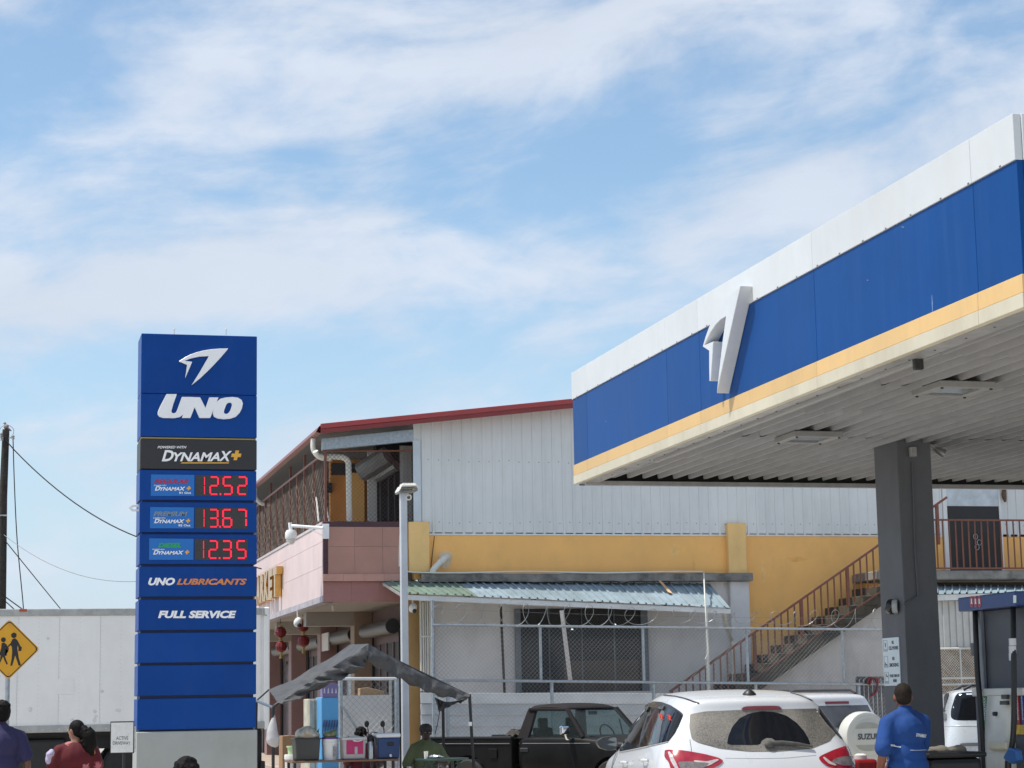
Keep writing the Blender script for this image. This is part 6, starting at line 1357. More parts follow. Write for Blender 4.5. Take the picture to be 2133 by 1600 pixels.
# ---------------------------------------------------------------- white SUV with spare wheel
sz_ = thing('spare_wheel_suv', at_depth(1764, 1590, 31.0), 'white SUV with a covered spare wheel parked beyond the front SUV', 'car', None, radians(13), .945)
tab = [T((.1, .5, 1.3, 2.1, 2.9, 3.5, 4.1, 4.3), (.32, .30, .30, .30, .30, .30, .30, .34), (.78, .82, .84, .84, .84, .84, .80, .72)),
       T((.0, .4, 1.3, 2.1, 2.9, 3.5, 4.1, 4.4), (.55, .52, .52, .52, .52, .52, .52, .5), (.86, .90, .91, .91, .91, .91, .88, .76)),
       T((.0, .4, 1.3, 2.1, 2.9, 3.5, 4.1, 4.42), (.85, .85, .84, .84, .84, .84, .82, .72), (.88, .91, .92, .92, .92, .92, .90, .76)),
       T((.06, .4, 1.3, 2.1, 2.9, 3.5, 4.1, 4.36), (1.15, 1.16, 1.13, 1.10, 1.08, 1.06, 1.0, .9), (.85, .88, .89, .89, .89, .88, .84, .72)),
       T((.26, .55, 1.3, 2.1, 2.72, 3.44, 4.05, 4.3), (1.57, 1.60, 1.60, 1.60, 1.56, 1.12, 1.04, .95), (.70, .73, .74, .74, .72, .80, .78, .66)),
       T((.22, .55, 1.3, 2.1, 2.6, 3.4, 4.0, 4.26), (1.685, 1.715, 1.72, 1.72, 1.66, 1.14, 1.06, .97), (.62, .64, .645, .64, .61, .72, .72, .6))]
b2, bv2 = car_body('body', lattice(tab, (.01, .015, .02, .02, .02, .02, .02, .01), .05, .1), mcw, sz_, 3, ((.95, .36), (3.55, .36)), .39)
for y in (.95, 3.55):
    for s_ in (-1, 1): wheel(sz_, (s_*.78, y, .36), .36, .23, 'X', rimm=MATS['alloy'], local=True, side=s_)
def lb(root, x, y, z): return WM[root.name] @ V((x, y, z))
def rect_patch(name, bv, root, pts, m, off=.004, n=8, d='rear', par=None):
    """panel on the rear or side of a car, outline in the car's own x,z or y,z"""
    M = WM[root.name]; out = []; mb = MB()
    ed = refine([V(p) for p in pts], .06); cen = sum((V(p) for p in pts), V((0, 0)))/len(pts); rings = []
    for k in range(n+1):
        rr = []
        for p in ed:
            q = cen.lerp(p, k/n)
            o, dr = (M @ V((q.x, -2, q.y)), M.to_3x3() @ V((0, 1, 0))) if d == 'rear' else ((M @ V((-3, q.x, q.y)), M.to_3x3() @ V((1, 0, 0))) if d == 'left' else (M @ V((3, q.x, q.y)), M.to_3x3() @ V((-1, 0, 0))))
            l, nn, _, _ = bv.ray_cast(o, dr)
            if l is None: l, nn, _, _ = bv.find_nearest(o+dr*2)
            if nn.dot(dr) > 0: nn = -nn
            rr.append((l, nn))
        rings.append(rr)
    rows_ = [[l+nn*off for l, nn in r]+[r[0][0]+r[0][1]*off] for r in rings]; mb.grid(rows_)
    rim = [[l+nn*off for l, nn in rings[-1]]+[rings[-1][0][0]+rings[-1][0][1]*off], [l-nn*.01 for l, nn in rings[-1]]+[rings[-1][0][0]-rings[-1][0][1]*.01]]; mb.grid(rim)
    return mb.build(name, m, par or root, smooth=50)
mgl2 = mat('dusty_tint', (.085, .088, .10), .22, var=.25, vs=4)
rect_patch('rear_glass', bv2, sz_, [(-.60, 1.52), (.60, 1.52), (.68, 1.20), (.66, 1.17), (-.66, 1.17), (-.68, 1.20)], mgl2)
rect_patch('brake_lamp', bv2, sz_, [(-.22, 1.585), (.22, 1.585), (.22, 1.545), (-.22, 1.545)], MATS['lamp_dark_red'], .012)
for s_ in (-1, 1):
    rect_patch('tail_lamp', bv2, sz_, [(s_*.72, 1.18), (s_*.84, 1.16), (s_*.87, .85), (s_*.76, .85)], mlr, .01)
    for (y0, y1) in ((.55, 1.15), (1.3, 2.05), (2.15, 2.85)): rect_patch('side_glass', bv2, sz_, [(y0+.1, 1.53), (y1-.05, 1.53), (y1+(.3 if y1 > 2.5 else 0), 1.17), (y0, 1.17)], mgl2, .004, 8, 'left' if s_ < 0 else 'right')
M = WM[sz_.name]; sx = .22
cv = MB().lathe([(.385, -.01), (.40, -.05), (.40, -.20), (.385, -.235), (.34, -.25), (.29, -.245), (.28, -.252), (.0, -.255)], (sx, -.02, 1.02), 40, 'Y', cap=False)
mcv = mat('cover_white', (.56, .57, .535), .4, var=.04); co_ = cv.build('spare_cover', mcv, sz_, smooth=35, local=True)
bvc = BVHTree.FromPolygons([M @ q for q in cv.v], cv.f)
MB().lathe([(.37, .02), (.375, -.03)], (sx, -.02, 1.02), 32, 'Y').build('spare_tyre', mty, sz_, smooth=40, local=True)
def cp(a, b): return M @ V((sx+a, -.277, 1.02+b))
for (z0, hgt, sgn) in ((.13, .10, 1), (-.13, .10, -1)):
    arc = [cp(-.24+.48*k/10, z0) for k in range(11)]+[cp(.24-.48*k/10, z0+sgn*hgt*sqrt(max(0, 1-(1-2*k/10)**2))) for k in range(11)]
    MB().prism(arc, M.to_3x3() @ V((0, .012, 0))).build('embossed_panel', mat('cover_shade', (.36, .37, .33), .45), co_)
o = cp(-.20, -.045)-M.to_3x3() @ V((0, .001, 0)); text('lettering', 'SUZUKI', o, cp(.24, -.045)-cp(-.20, -.045), V((0, 0, .09)), M.to_3x3() @ V((0, -.003, 0)), mat('badge_grey', (.07, .08, .10), .4), co_, 0, .03)
for s_ in (-.58, .58):
    ra = MB().tube([V((s_, .5, 1.715)), V((s_, .62, 1.765)), V((s_, 2.1, 1.775)), V((s_, 2.35, 1.73))], .022, 8).build('roof_rail', mblkp, sz_, smooth=50, local=True)
MB().tube([M @ V((-.08, .03, 1.22)), M @ V((.25, .02, 1.215)), M @ V((.45, .03, 1.20))], .014, 6).build('wiper', mblkp, sz_)
MB().tube([M @ V((-.52, -.03, 1.0)), M @ V((-.50, -.06, 1.0)), M @ V((-.36, -.06, 1.0)), M @ V((-.34, -.03, 1.0))], .016, 6).build('tailgate_handle', mcw, sz_)
# ---------------------------------------------------------------- pale SUV on the right, side on
xc = thing('silver_suv', at_depth(1960, 1590, 29.0), 'pale silver SUV seen side-on between the column and the pump', 'car', None, radians(-110), .94)
msil = mat('car_silver', (.60, .65, .71), .28, .15, var=.03, coat=.5)
tab = [T((.1, .5, 1.3, 2.1, 2.9, 3.5, 4.2, 4.45), (.36, .34, .34, .34, .34, .34, .34, .4), (.78, .82, .84, .84, .84, .84, .80, .72)),
       T((.0, .4, 1.3, 2.1, 2.9, 3.5, 4.2, 4.55), (.6, .58, .58, .58, .58, .58, .58, .56), (.86, .89, .90, .90, .90, .90, .87, .76)),
       T((.0, .4, 1.3, 2.1, 2.9, 3.5, 4.2, 4.56), (.9, .88, .88, .88, .88, .88, .86, .76), (.87, .90, .905, .905, .905, .90, .88, .76)),
       T((.05, .4, 1.3, 2.1, 2.9, 3.5, 4.2, 4.5), (1.17, 1.18, 1.17, 1.15, 1.13, 1.11, 1.05, .95), (.84, .87, .88, .88, .88, .87, .84, .72)),
       T((.16, .5, 1.3, 2.1, 2.8, 3.5, 4.15, 4.42), (1.6, 1.62, 1.62, 1.62, 1.58, 1.16, 1.09, 1.0), (.72, .74, .75, .75, .73, .80, .78, .66)),
       T((.14, .5, 1.3, 2.1, 2.7, 3.45, 4.1, 4.4), (1.72, 1.745, 1.75, 1.75, 1.68, 1.18, 1.11, 1.02), (.65, .67, .675, .67, .63, .72, .72, .6))]
b3, bv3 = car_body('body', lattice(tab, (.01, .02, .02, .02, .02, .02, .02, .01), .04, .1), msil, xc, 3, ((1.0, .38), (3.65, .38)), .43)
for y in (1.0, 3.65):
    for s_ in (-1, 1): wheel(xc, (s_*.78, y, .38), .38, .24, 'X', rimm=MATS['alloy'], local=True, side=s_)
patch('cargo_glass', bv3, [(1920, 1444), (1975, 1443), (1978, 1447), (1966, 1480), (1930, 1486), (1915, 1470)], mglass, xc, .004, 6, .012, mirror=xc)
patch('door_glass', bv3, [(1990, 1450), (1997, 1443), (2060, 1441), (2066, 1446), (2066, 1500), (1990, 1501), (1981, 1495), (1981, 1480)], mglass, xc, .004, 6, .012, mirror=xc)
patch('door_glass', bv3, [(2073, 1446), (2100, 1442), (2125, 1442), (2145, 1470), (2155, 1498), (2073, 1500)], mglass, xc, .004, 6, .012, mirror=xc)
patch('door_handle', bv3, [(1966, 1489), (1969, 1485), (1973, 1487), (1973, 1498), (1969, 1501), (1966, 1498)], mat('handle_grey', (.12, .13, .14), .4), xc, .02, 4, .02)
patch('side_moulding', bv3, [(1998, 1548), (2100, 1546), (2100, 1553), (2002, 1555)], MATS['handle_grey'], xc, .015, 6, .02)
stroke('crease', bv3, [(1965, 1513), (2000, 1512), (2060, 1511), (2110, 1511)], .008, msil, xc, .0)
for s_ in (-.58, .58): MB().tube([V((s_, .3, 1.74)), V((s_, .42, 1.80)), V((s_, 2.1, 1.81)), V((s_, 2.35, 1.75))], .022, 8).build('roof_rail', mblkp, xc, smooth=50, local=True)
# ---------------------------------------------------------------- old black pickup
pkp = thing('black_pickup', at_depth(1138, 1600, 33.2), 'old matt black single cab pickup parked by the chain-link fence', 'pickup', None, radians(-90-54), .955)
M = WM[pkp.name]
mbk2 = mat('pickup_black', (.008, .008, .008), .4, spec=.16, var=.3, vs=2.5, dirt=.2, dcol=(.03, .025, .022)); mmat = mat('pickup_matt', (.018, .015, .016), .75, spec=.2, var=.25, vs=3)
YS = -1.2     # the root lies below the rear of the cab; y runs forward
def pk_(x, y, z): return V((x, y, z))
# bed
BR = -1.80
def bedpoly():
    L = [(BR, .50), (BR, 1.03)]+[(BR, 1.05), (-.04, 1.06), (-.04, .48), (BR+1.25, .48)]
    return L+[(BR+.82+.41*cos(t), .36+.41*sin(t)) for t in [math.asin(.12/.41)+(pi-2*math.asin(.12/.41))*k/12 for k in range(13)]]
for s_ in (-1, 1):
    MB().prism([V((s_*.825, y, z)) for y, z in bedpoly()], (-s_*.05, 0, 0)).build('bed_side', mbk2, pkp, bevel=.015, seg=2, local=True)
    MB().box(min(s_*.84, s_*.74), max(s_*.84, s_*.74), BR, -.04, 1.045, 1.085).build('bed_rail', mblkp, pkp, bevel=.015, seg=2, local=True)
MB().box(-.74, .74, BR, BR+1.76, .58, .62).build('bed_floor', mdark, pkp, local=True); MB().box(-.80, .80, BR-.02, BR+.03, .5, 1.04).build('tailgate', mbk2, pkp, bevel=.015, local=True); MB().box(-.80, .80, BR+1.72, BR+1.76, .5, 1.06).build('bed_headboard', mbk2, pkp, bevel=.01, local=True)
MB().box(-.78, .78, BR-.12, BR-.03, .42, .52).build('rear_bumper', mblkp, pkp, bevel=.02, local=True)
for s_ in (-1, 1): MB().box(s_*.79-.012, s_*.79+.012, BR-.03, BR+.005, .75, .98).build('tail_lamp', mat('lamp_dark_red', (.16, .012, .018), .25), pkp, local=True)
# cab lower with doors, hood
tab = [T((.0, .4, .8, 1.25, 1.7, 2.3, 2.62), (.42, .40, .40, .40, .42, .44, .46), (.74, .76, .76, .76, .76, .74, .70)),
       T((.0, .4, .8, 1.25, 1.7, 2.3, 2.68), (.62, .60, .60, .60, .60, .60, .60), (.82, .83, .83, .83, .83, .81, .76)),
       T((.0, .4, .8, 1.25, 1.7, 2.3, 2.68), (.88, .88, .88, .88, .87, .84, .80), (.825, .83, .83, .83, .825, .80, .75)),
       T((.0, .4, .8, 1.30, 1.7, 2.3, 2.62), (1.05, 1.05, 1.05, 1.05, 1.01, .97, .92), (.79, .80, .80, .79, .78, .76, .70)),
       T((.02, .4, .8, 1.32, 1.7, 2.3, 2.58), (1.08, 1.08, 1.08, 1.08, 1.04, 1.0, .95), (.74, .75, .75, .74, .70, .68, .62))]
b4, bv4 = car_body('cab_body', lattice(tab, (.0, .0, .0, .01, .03, .04, .02), .02, .06), mbk2, pkp, 2, ((1.95, .36),), .40)
for (y) in (BR+.82, 1.95):
    for s_ in (-1, 1): wheel(pkp, (s_*.72, y, .36), .35, .22, 'X', rimm=mat('steel_rim', (.10, .10, .10), .5), local=True, side=s_)
# greenhouse: roof, pillars, glass
RT = [(.14, 1.50), (.14, 1.50)]
tab = [T((.16, .45, .75, .98), (1.52, 1.535, 1.535, 1.50), (.66, .67, .67, .65)), T((.13, .45, .78, 1.03), (1.56, 1.575, 1.575, 1.53), (.62, .64, .64, .62)), T((.18, .45, .75, .96), (1.595, 1.61, 1.61, 1.57), (.52, .54, .54, .52))]
car_body('cab_roof', lattice(tab, (.01, .015, .015, .01), .02, .03), mmat, pkp, 2)
for s_ in (-1, 1):
    MB().prism([V((s_*.77, .02, 1.04)), V((s_*.77, .26, 1.04)), V((s_*.75, .28, 1.14)), V((s_*.645, .34, 1.53)), V((s_*.645, .16, 1.53))], (-s_*.06, 0, 0)).build('rear_pillar', mmat, pkp, bevel=.012, local=True)
    MB().bar((s_*.745, 1.36, 1.05), (s_*.635, .96, 1.53), .055, .085, (s_, 0, .3)).build('front_pillar', mmat, pkp, bevel=.012, local=True)
    MB().bar((s_*.655, .20, 1.525), (s_*.645, 1.0, 1.515), .05, .05).build('door_frame', mmat, pkp, bevel=.01, local=True)
    MB().bar((s_*.745, 1.02, 1.06), (s_*.70, .98, 1.34), .018, .02).build('quarter_light_bar', mblkp, pkp, local=True)
    mgp = mat('clear_glass', (.3, .34, .34), .03, var=0, glass=.97, gcol=(.74, .80, .80))
    MB().prism([V((s_*.745, .27, 1.06)), V((s_*.735, 1.30, 1.06)), V((s_*.64, .95, 1.50)), V((s_*.64, .33, 1.50))], (-s_*.005, 0, 0)).build('side_glass', mgp, pkp, local=True)
MB().prism([V((-.70, 1.39, 1.06)), V((.70, 1.39, 1.06)), V((.60, 1.0, 1.52)), V((-.60, 1.0, 1.52))], (0, -.006, 0)).build('windscreen', mgp, pkp, local=True)
MB().prism([V((-.66, .09, 1.08)), V((.66, .09, 1.08)), V((.58, .17, 1.52)), V((-.58, .17, 1.52))], (0, .006, 0)).build('rear_glass', mgp, pkp, local=True)
MB().box(-.72, .72, .03, .10, .9, 1.09).build('cab_rear_wall', mmat, pkp, bevel=.01, local=True)
mseat = mat('seat_grey', (.06, .06, .065), .8, var=.15)
for s_ in (-.36, .36):
    MB().prism([V((s_-.22, .28, .75)), V((s_+.22, .28, .75)), V((s_+.21, .17, 1.22)), V((s_-.21, .17, 1.22))], (0, .10, .0)).build('seat', mseat, pkp, bevel=.03, seg=2, local=True)
    MB().box(s_-.11, s_+.11, .20, .27, 1.20, 1.38).build('headrest', mseat, pkp, bevel=.03, seg=2, local=True)
MB().box(-.70, .70, 1.12, 1.34, .9, 1.08).build('dashboard', mseat, pkp, bevel=.04, seg=2, local=True)
MB().tube([V((-.36+.18*cos(t), 1.0-.07*sin(t), 1.08+.17*sin(t))) for t in [k*2*pi/20 for k in range(20)]], .014, 8, closed=True).build('steering_wheel', mblkp, pkp, smooth=60, local=True)
mirp = M @ V((.90, 1.12, 1.15)); mchr = mat('chrome', (.75, .76, .78), .08, 1.0, var=0)
MB().obox((.92, 1.12, 1.18), (.10, 0, 0), (0, .035, 0), (0, 0, .075)).build('door_mirror', mchr, pkp, bevel=.03, seg=2, local=True); MB().tube([V((.90, 1.12, 1.12)), V((.88, 1.13, 1.04)), V((.79, 1.15, 1.03))], .022, 8).build('mirror_arm', mchr, pkp, smooth=60, local=True)
MB().obox((.0, .98, 1.45), (.10, 0, 0), (0, .012, 0), (0, 0, .03)).build('rear_view_mirror', mblkp, pkp, local=True)
for s_ in (-.3, .3): MB().tube([V((s_, 1.44, 1.06)), V((s_+.35, 1.42, 1.075))], .010, 6).build('wiper', mblkp, pkp, local=True)
def side(y, z, d=.0): # a point on the right flank
    l, nn, _, _ = bv4.ray_cast(M @ V((3, y, z)), M.to_3x3() @ V((-1, 0, 0))); return (l+nn*d) if l else M @ V((.83, y, z))
mstr = mat('pinstripe', (.22, .21, .21), .4)
MB().tube([side(.03+1.5*k/10, .965+.0*k, .003) for k in range(11)], .006, 5).build('flank_strip', mstr, pkp); MB().tube([M @ V((.838, BR+.03+1.7*k/8, .965)) for k in range(9)], .006, 5).build('flank_strip', mstr, pkp)
MB().tube([side(.06, z, .002) for z in (1.03, .9, .75, .6, .5)], .004, 4).build('door_gap', mat('gap_black', (.004, .004, .004), .8), pkp); MB().tube([side(1.22, z, .002) for z in (1.03, .9, .75, .6, .5)], .004, 4).build('door_gap', MATS['gap_black'], pkp)
q = side(.22, .86, .01); MB().obox(q, M.to_3x3() @ V((0, .085, 0)), M.to_3x3() @ V((.012, 0, 0)), V((0, 0, .03))).build('door_handle', mblkp, pkp, bevel=.008)
q = M @ V((.842, BR+1.38, .80)); MB().obox(q, M.to_3x3() @ V((0, .085, 0)), M.to_3x3() @ V((.006, 0, 0)), V((0, 0, .075))).build('fuel_door', mbk2, pkp, bevel=.01)
for s_ in (-.55, .55): MB().obox((s_, 2.70, .72), (.16, 0, 0), (0, .03, 0), (0, 0, .08)).build('headlamp', mlw, pkp, bevel=.02, local=True)
MB().box(-.76, .76, 2.68, 2.78, .42, .55).build('front_bumper', mblkp, pkp, bevel=.03, local=True)
ldn = MB().ell((.35, BR+1.5, 1.09), .20, .18, .10); ldp = thing('load_bundle', M @ V((.35, BR+1.5, .62)), 'dark bundle lying in the bed behind the pickup cab', 'bundle')
ldn.xf(M); ldn.v = [p+V((random.uniform(-.02, .02), random.uniform(-.02, .02), random.uniform(-.03, .03))) for p in ldn.v]; ldn.build('bundle', mat('bundle_dark', (.05, .045, .04), .9, var=.5, vs=15), ldp, smooth=30)
# ---------------------------------------------------------------- black waste bin with rags, fuel can
bn = at_depth(1972, 1570, 18.6); bnt = thing('waste_bin', bn, 'black plastic waste bin with rags on its lid beside the attendant', 'bin')
zt_ = (EYE+ray(1972, 1566)*18.6).z
rbox('tub', bn.x-.26, bn.x+.26, bn.y-.2, bn.y+.2, .06, zt_-.05, -.0, mat('bin_black', (.010, .011, .012), .45), bnt, .05)
rbox('lid', bn.x-.29, bn.x+.29, bn.y-.23, bn.y+.23, zt_-.05, zt_, 0, MATS['bin_black'], bnt, .02)
rg_ = thing('rag', V((bn.x-.15, bn.y, zt_)), 'crumpled grey rags lying on the black waste bin', 'rag')
fl = MB()
for k in range(6): fl.ell(V((bn.x-.22+k*.06, bn.y-.08+random.uniform(-.03, .03), zt_+.015)), .07, .08, .025+.012*(k % 3))
put('cloth', remesh(fl, 'rag', .015, 2), mat('rag_grey', (.16, .145, .12), .9, var=.3, vs=12), rg_)
# ================================================================ people
def skin(n, c): return mat('skin_'+n, c, .5, var=.08, vs=8)
def hand(mb, w, d, sd, side_v, s=1.0, curl=.5):
    """palm and five fingers from the wrist w along d; side_v points to the thumb, sd to the palm side"""
    d = V(d).normalized(); t = V(side_v); t = (t-d*t.dot(d)).normalized(); n = V(sd); n = (n-d*n.dot(d)-t*n.dot(t)); n = n.normalized() if n.length > 1e-4 else d.cross(t)
    w = V(w); mb.limb([w, w+d*.045*s, w+d*.085*s], [.024*s, .030*s, .028*s]); mb.ell(w+d*.06*s, .03*s, .03*s, .03*s)
    for k, (o, L) in enumerate(((.028, .070), (.010, .080), (-.010, .074), (-.027, .058))):
        b = w+d*.085*s+t*o*s; m = b+(d*(1-.3*curl)+n*.5*curl).normalized()*L*.5*s; e = m+(d*(1-.9*curl)+n*curl).normalized()*L*.5*s
        mb.limb([b, m, e], [.0105*s, .0095*s, .0078*s], 8)
    b = w+d*.03*s+t*.026*s; m = b+(d*.6+t*.7+n*.25).normalized()*.038*s; e = m+(d*.9+t*.2+n*.4).normalized()*.032*s
    mb.limb([b, m, e], [.013*s, .011*s, .009*s], 8)
def rz2(p, c, a): x, y = p[0]-c[0], p[1]-c[1]; return V((c[0]+x*cos(a)-y*sin(a), c[1]+x*sin(a)+y*cos(a), p[2]))
def person(label, loc, rz, h, sk, shirt, pants, arms, turn=0.0, seat=False, bulk=1.0, hair=None, hairf=None, hips=None, legs=None, sleeve=.55, vox=.011, lean=0.0, grp=None, collar=True):
    """arms: {side: (elbow, wrist, palm dir, thumb dir)} in a 1.7 m figure facing +y; side -1 is the figure's left (x<0)"""
    s = h/1.7; t = thing('person', loc, label, 'person', grp, rz); S = Matrix.Scale(s, 4)
    dz = -.46 if seat else 0.0
    def L(x, y, z): return V((x, y+lean*max(0, z+dz-.92-dz), z+dz))
    pel, wai, che, nk = L(0, 0, .95), L(0, 0, 1.08), L(0, .0, 1.28), L(0, -.005, 1.45)
    hc = L(0, .025, 1.585); B = MB(); b = bulk
    # torso
    B.ell(pel, .155*b, .115*b, .12); B.ell(wai, .140*b, .105*b, .15); B.ell(che, .165*b, .115*b, .17); B.limb([L(-.165, 0, 1.365), L(-.08, 0, 1.40), L(0, -.005, 1.425), L(.08, 0, 1.40), L(.165, 0, 1.365)], [.055, .058, .055, .058, .055]); B.limb([L(0, -.01, 1.38), nk, L(0, .015, 1.53)], [.075, .058, .055])
    # head with jaw, nose, brow, ears, lips
    def hp(x, y, z): return rz2(hc+V((x, y, z)), hc, turn)
    Rm = Matrix.Rotation(turn, 3, 'Z')
    B.ell(hp(0, -.01, .02), .076, .094, .095, Rm); B.ell(hp(0, .025, -.055), .056, .062, .062, Rm); B.ell(hp(0, .055, -.09), .028, .026, .02, Rm); B.limb([hp(0, .09, .005), hp(0, .112, -.028)], [.011, .017], 8); B.ell(hp(0, .085, -.062), .026, .014, .010, Rm)
    B.ell(hp(-.033, .078, .022), .02, .016, .010, Rm); B.ell(hp(.033, .078, .022), .02, .016, .010, Rm)
    for q in (-1, 1): B.ell(hp(q*.079, -.008, -.012), .012, .024, .034, Rm)
    sh = {}
    for q in (-1, 1):
        A = arms[q]; el, wr = L(*A[0]), L(*A[1]); so_ = L(q*.180*b**.4, 0, 1.355); sh[q] = (so_, el, wr)
        B.limb([so_, lerp(so_, el, .5), el, lerp(el, wr, .35), wr], [.056*b, .050*b, .042, .042, .028]); hand(B, wr, wr-el, A[2], A[3], 1.0)
    lg = {}
    for q in (-1, 1):
        if seat: P = [V((q*.09, .0, .50)), V((q*.13, .42, .50)), V((q*.13, .40, .09)), V((q*.13, .54, .045))]
        else: P = legs[q] if legs else [V((q*.09, 0, .92)), V((q*.10, .02, .50)), V((q*.10, -.01, .09)), V((q*.11, .14, .045))]
        lg[q] = P; B.limb([P[0], lerp(P[0], P[1], .5), P[1], lerp(P[1], P[2], .35), P[2]], [.085*b, .075*b, .056, .056, .040]); B.limb([P[2]-V((0, .02, .03)), P[3]], [.042, .032])
    B.xf(S); put('body', remesh(B, 'person_body', vox, 4, .45), sk, t, local=True)
    C = MB(); e = .022
    C.ell(pel+V((0, 0, .02)), .165*b+e, .125*b+e, .12); C.ell(wai, .150*b+e, .112*b+e, .17); C.ell(che, .170*b+e*.8, .118*b+e*.8, .175); C.limb([L(-.165*b**.4, 0, 1.36), L(-.08, 0, 1.395), L(.08, 0, 1.395), L(.165*b**.4, 0, 1.36)], [.064, .070, .070, .064])
    if collar: C.limb([L(0, -.01, 1.40), L(0, -.008, 1.452)], [.082, .070])
    for q in (-1, 1):
        so_, el, wr = sh[q]; C.limb([so_, lerp(so_, el, .4), lerp(so_, el, sleeve+.12)], [.060*b**.5+.004, .062*b**.7+.006, .062*b**.7+.014])
    C.xf(S); so2 = put('shirt', folds(remesh(C, 'person_shirt', vox*1.5, 3, .4), .011*h/1.7), shirt, t, local=True)
    Tm = MB()
    for q in (-1, 1):
        P = lg[q]; Tm.limb([P[0]+V((0, 0, .03)), lerp(P[0], P[1], .5), P[1], lerp(P[1], P[2], .4), P[2]+V((0, 0, .02))], [.105*b, .092*b, .072, .070, .062])
    Tm.ell(pel-V((0, 0, .03)), .168*b, .128*b, .10); Tm.xf(S); put('trousers', remesh(Tm, 'person_trousers', vox*2, 3, .4), pants, t, local=True)
    for q in (-1, 1):
        P = lg[q]; Sh = MB(); Sh.limb([P[2]-V((0, .03, .045)), lerp(P[2], P[3], .5)-V((0, 0, .01)), P[3]], [.045, .046, .036]); Sh.xf(S); put('shoe', remesh(Sh, 'person_shoe', .012, 3), mat('shoe_dark', (.02, .02, .02), .6), t, local=True)
    for q in (-1, 1): MB().ell(hp(q*.033, .092, .004), .013, .008, .008, Rm, 10, 6).xf(S).build('eye', mat('eye', (.5, .48, .45), .2), t, smooth=60, local=True)
    if hairf:
        Hm = MB(); hairf(Hm, hp, Rm, hc); Hm.xf(S); put('hair', remesh(Hm, 'person_hair', vox*.9, 1, .3), hair, t, local=True)
    return t, S, hp, so2
mhair = mat('hair_black', (.006, .005, .005), .6, spec=.12, var=.4, vs=25, bump=.5, bs=55)
def short_hair(g=.012, curly=False):
    def f(Hm, hp, Rm, hc):
        Hm.ell(hp(0, -.018, .032), .078+g, .092+g, .092+g, Rm); Hm.ell(hp(0, -.045, -.01), .070+g*.6, .062+g*.6, .070, Rm)
        if curly:
            for k in range(60):
                a, e_ = random.uniform(0, 2*pi), random.uniform(-.1, 1.5); Hm.ell(hp((.082+g)*cos(a)*cos(e_), -.02+(.094+g)*sin(a)*cos(e_), .03+(.095+g)*sin(e_)), .016, .016, .016, None, 8, 6)
    return f
std = {-1: ((-.26, -.03, 1.10), (-.27, .06, .86), (1, 0, 0), (0, 1, 0)), 1: ((.26, -.03, 1.10), (.27, .06, .86), (-1, 0, 0), (0, 1, 0))}
def fabric(n, c, var=.12, bump=.5, bs=9): return mat('cloth_'+n, c, .85, var=var, vs=5, bump=bump, bs=bs)
jeans = fabric('jeans', (.03, .04, .07))
# man in a purple shirt at the left edge
person('man in a purple T-shirt seen from behind at the left edge', at_depth(1, 1590, 20.0), radians(6), 1.64, skin('brown', (.13, .065, .042)), fabric('purple', (.024, .022, .075)), jeans, std, radians(8), hair=mhair, hairf=short_hair(.014, True), bulk=1.08, sleeve=.6)
# woman in a red flowered blouse
def floral():
    m = fabric('floral', (.085, .004, .009)); n, l = m.node_tree.nodes, m.node_tree.links; b = n['Principled BSDF']; src = b.inputs['Base Color'].links[0].from_socket
    t = n.new('ShaderNodeTexCoord'); vo = n.new('ShaderNodeTexVoronoi'); vo.inputs['Scale'].default_value = 6.0; nz_ = n.new('ShaderNodeTexNoise'); nz_.inputs['Scale'].default_value = 22
    mx0 = n.new('ShaderNodeMix'); mx0.data_type = 'VECTOR'; mx0.inputs['Factor'].default_value = .06; l.new(t.outputs['Object'], mx0.inputs[4]); l.new(nz_.outputs['Color'], mx0.inputs[5]); l.new(mx0.outputs[1], vo.inputs['Vector'])
    cr_ = n.new('ShaderNodeValToRGB'); e = cr_.color_ramp.elements; e[0].position = .20; e[0].color = (1, 1, 1, 1); e[1].position = .27; e[1].color = (0, 0, 0, 1); l.new(vo.outputs['Distance'], cr_.inputs[0])
    c2 = n.new('ShaderNodeValToRGB'); e = c2.color_ramp.elements; e[0].color = (.38, .07, .09, 1); e[1].color = (.50, .20, .04, 1); e.new(.6).color = (.42, .16, .18, 1); sp_ = n.new('ShaderNodeSeparateColor'); l.new(vo.outputs['Color'], sp_.inputs[0]); l.new(sp_.outputs[0], c2.inputs[0])
    th = n.new('ShaderNodeMath'); th.operation = 'GREATER_THAN'; th.inputs[1].default_value = .3; l.new(sp_.outputs[1], th.inputs[0]); mu = n.new('ShaderNodeMath'); mu.operation = 'MULTIPLY'; l.new(cr_.outputs[0], mu.inputs[0]); l.new(th.outputs[0], mu.inputs[1])
    mx = n.new('ShaderNodeMix'); mx.data_type = 'RGBA'; l.new(mu.outputs[0], mx.inputs['Factor']); l.new(src, mx.inputs[6]); l.new(c2.outputs[0], mx.inputs[7]); l.new(mx.outputs[2], b.inputs['Base Color']); return m
def pony(Hm, hp, Rm, hc):
    Hm.ell(hp(0, -.018, .028), .084, .100, .096, Rm); Hm.ell(hp(0, -.05, -.01), .075, .065, .075, Rm)
    Hm.limb([hp(.02, -.11, .01), hp(.05, -.17, -.06), hp(.06, -.17, -.16), hp(.055, -.15, -.25)], [.05, .085, .088, .05])
    for k in range(240):
        f_ = random.random(); c = lerp(hp(.04, -.15, -.02), hp(.058, -.16, -.24), f_); r_ = .085*(1-.5*abs(f_-.4)); d = V((random.uniform(-1, 1), random.uniform(-1, 1), random.uniform(-1, 1))).normalized(); Hm.ell(c+d*r_*1.05, .013, .013, .02, None, 8, 6)
aw_ = {-1: ((-.27, .06, 1.14), (-.12, .24, 1.16), (0, -1, 0), (0, 0, 1)), 1: std[1]}
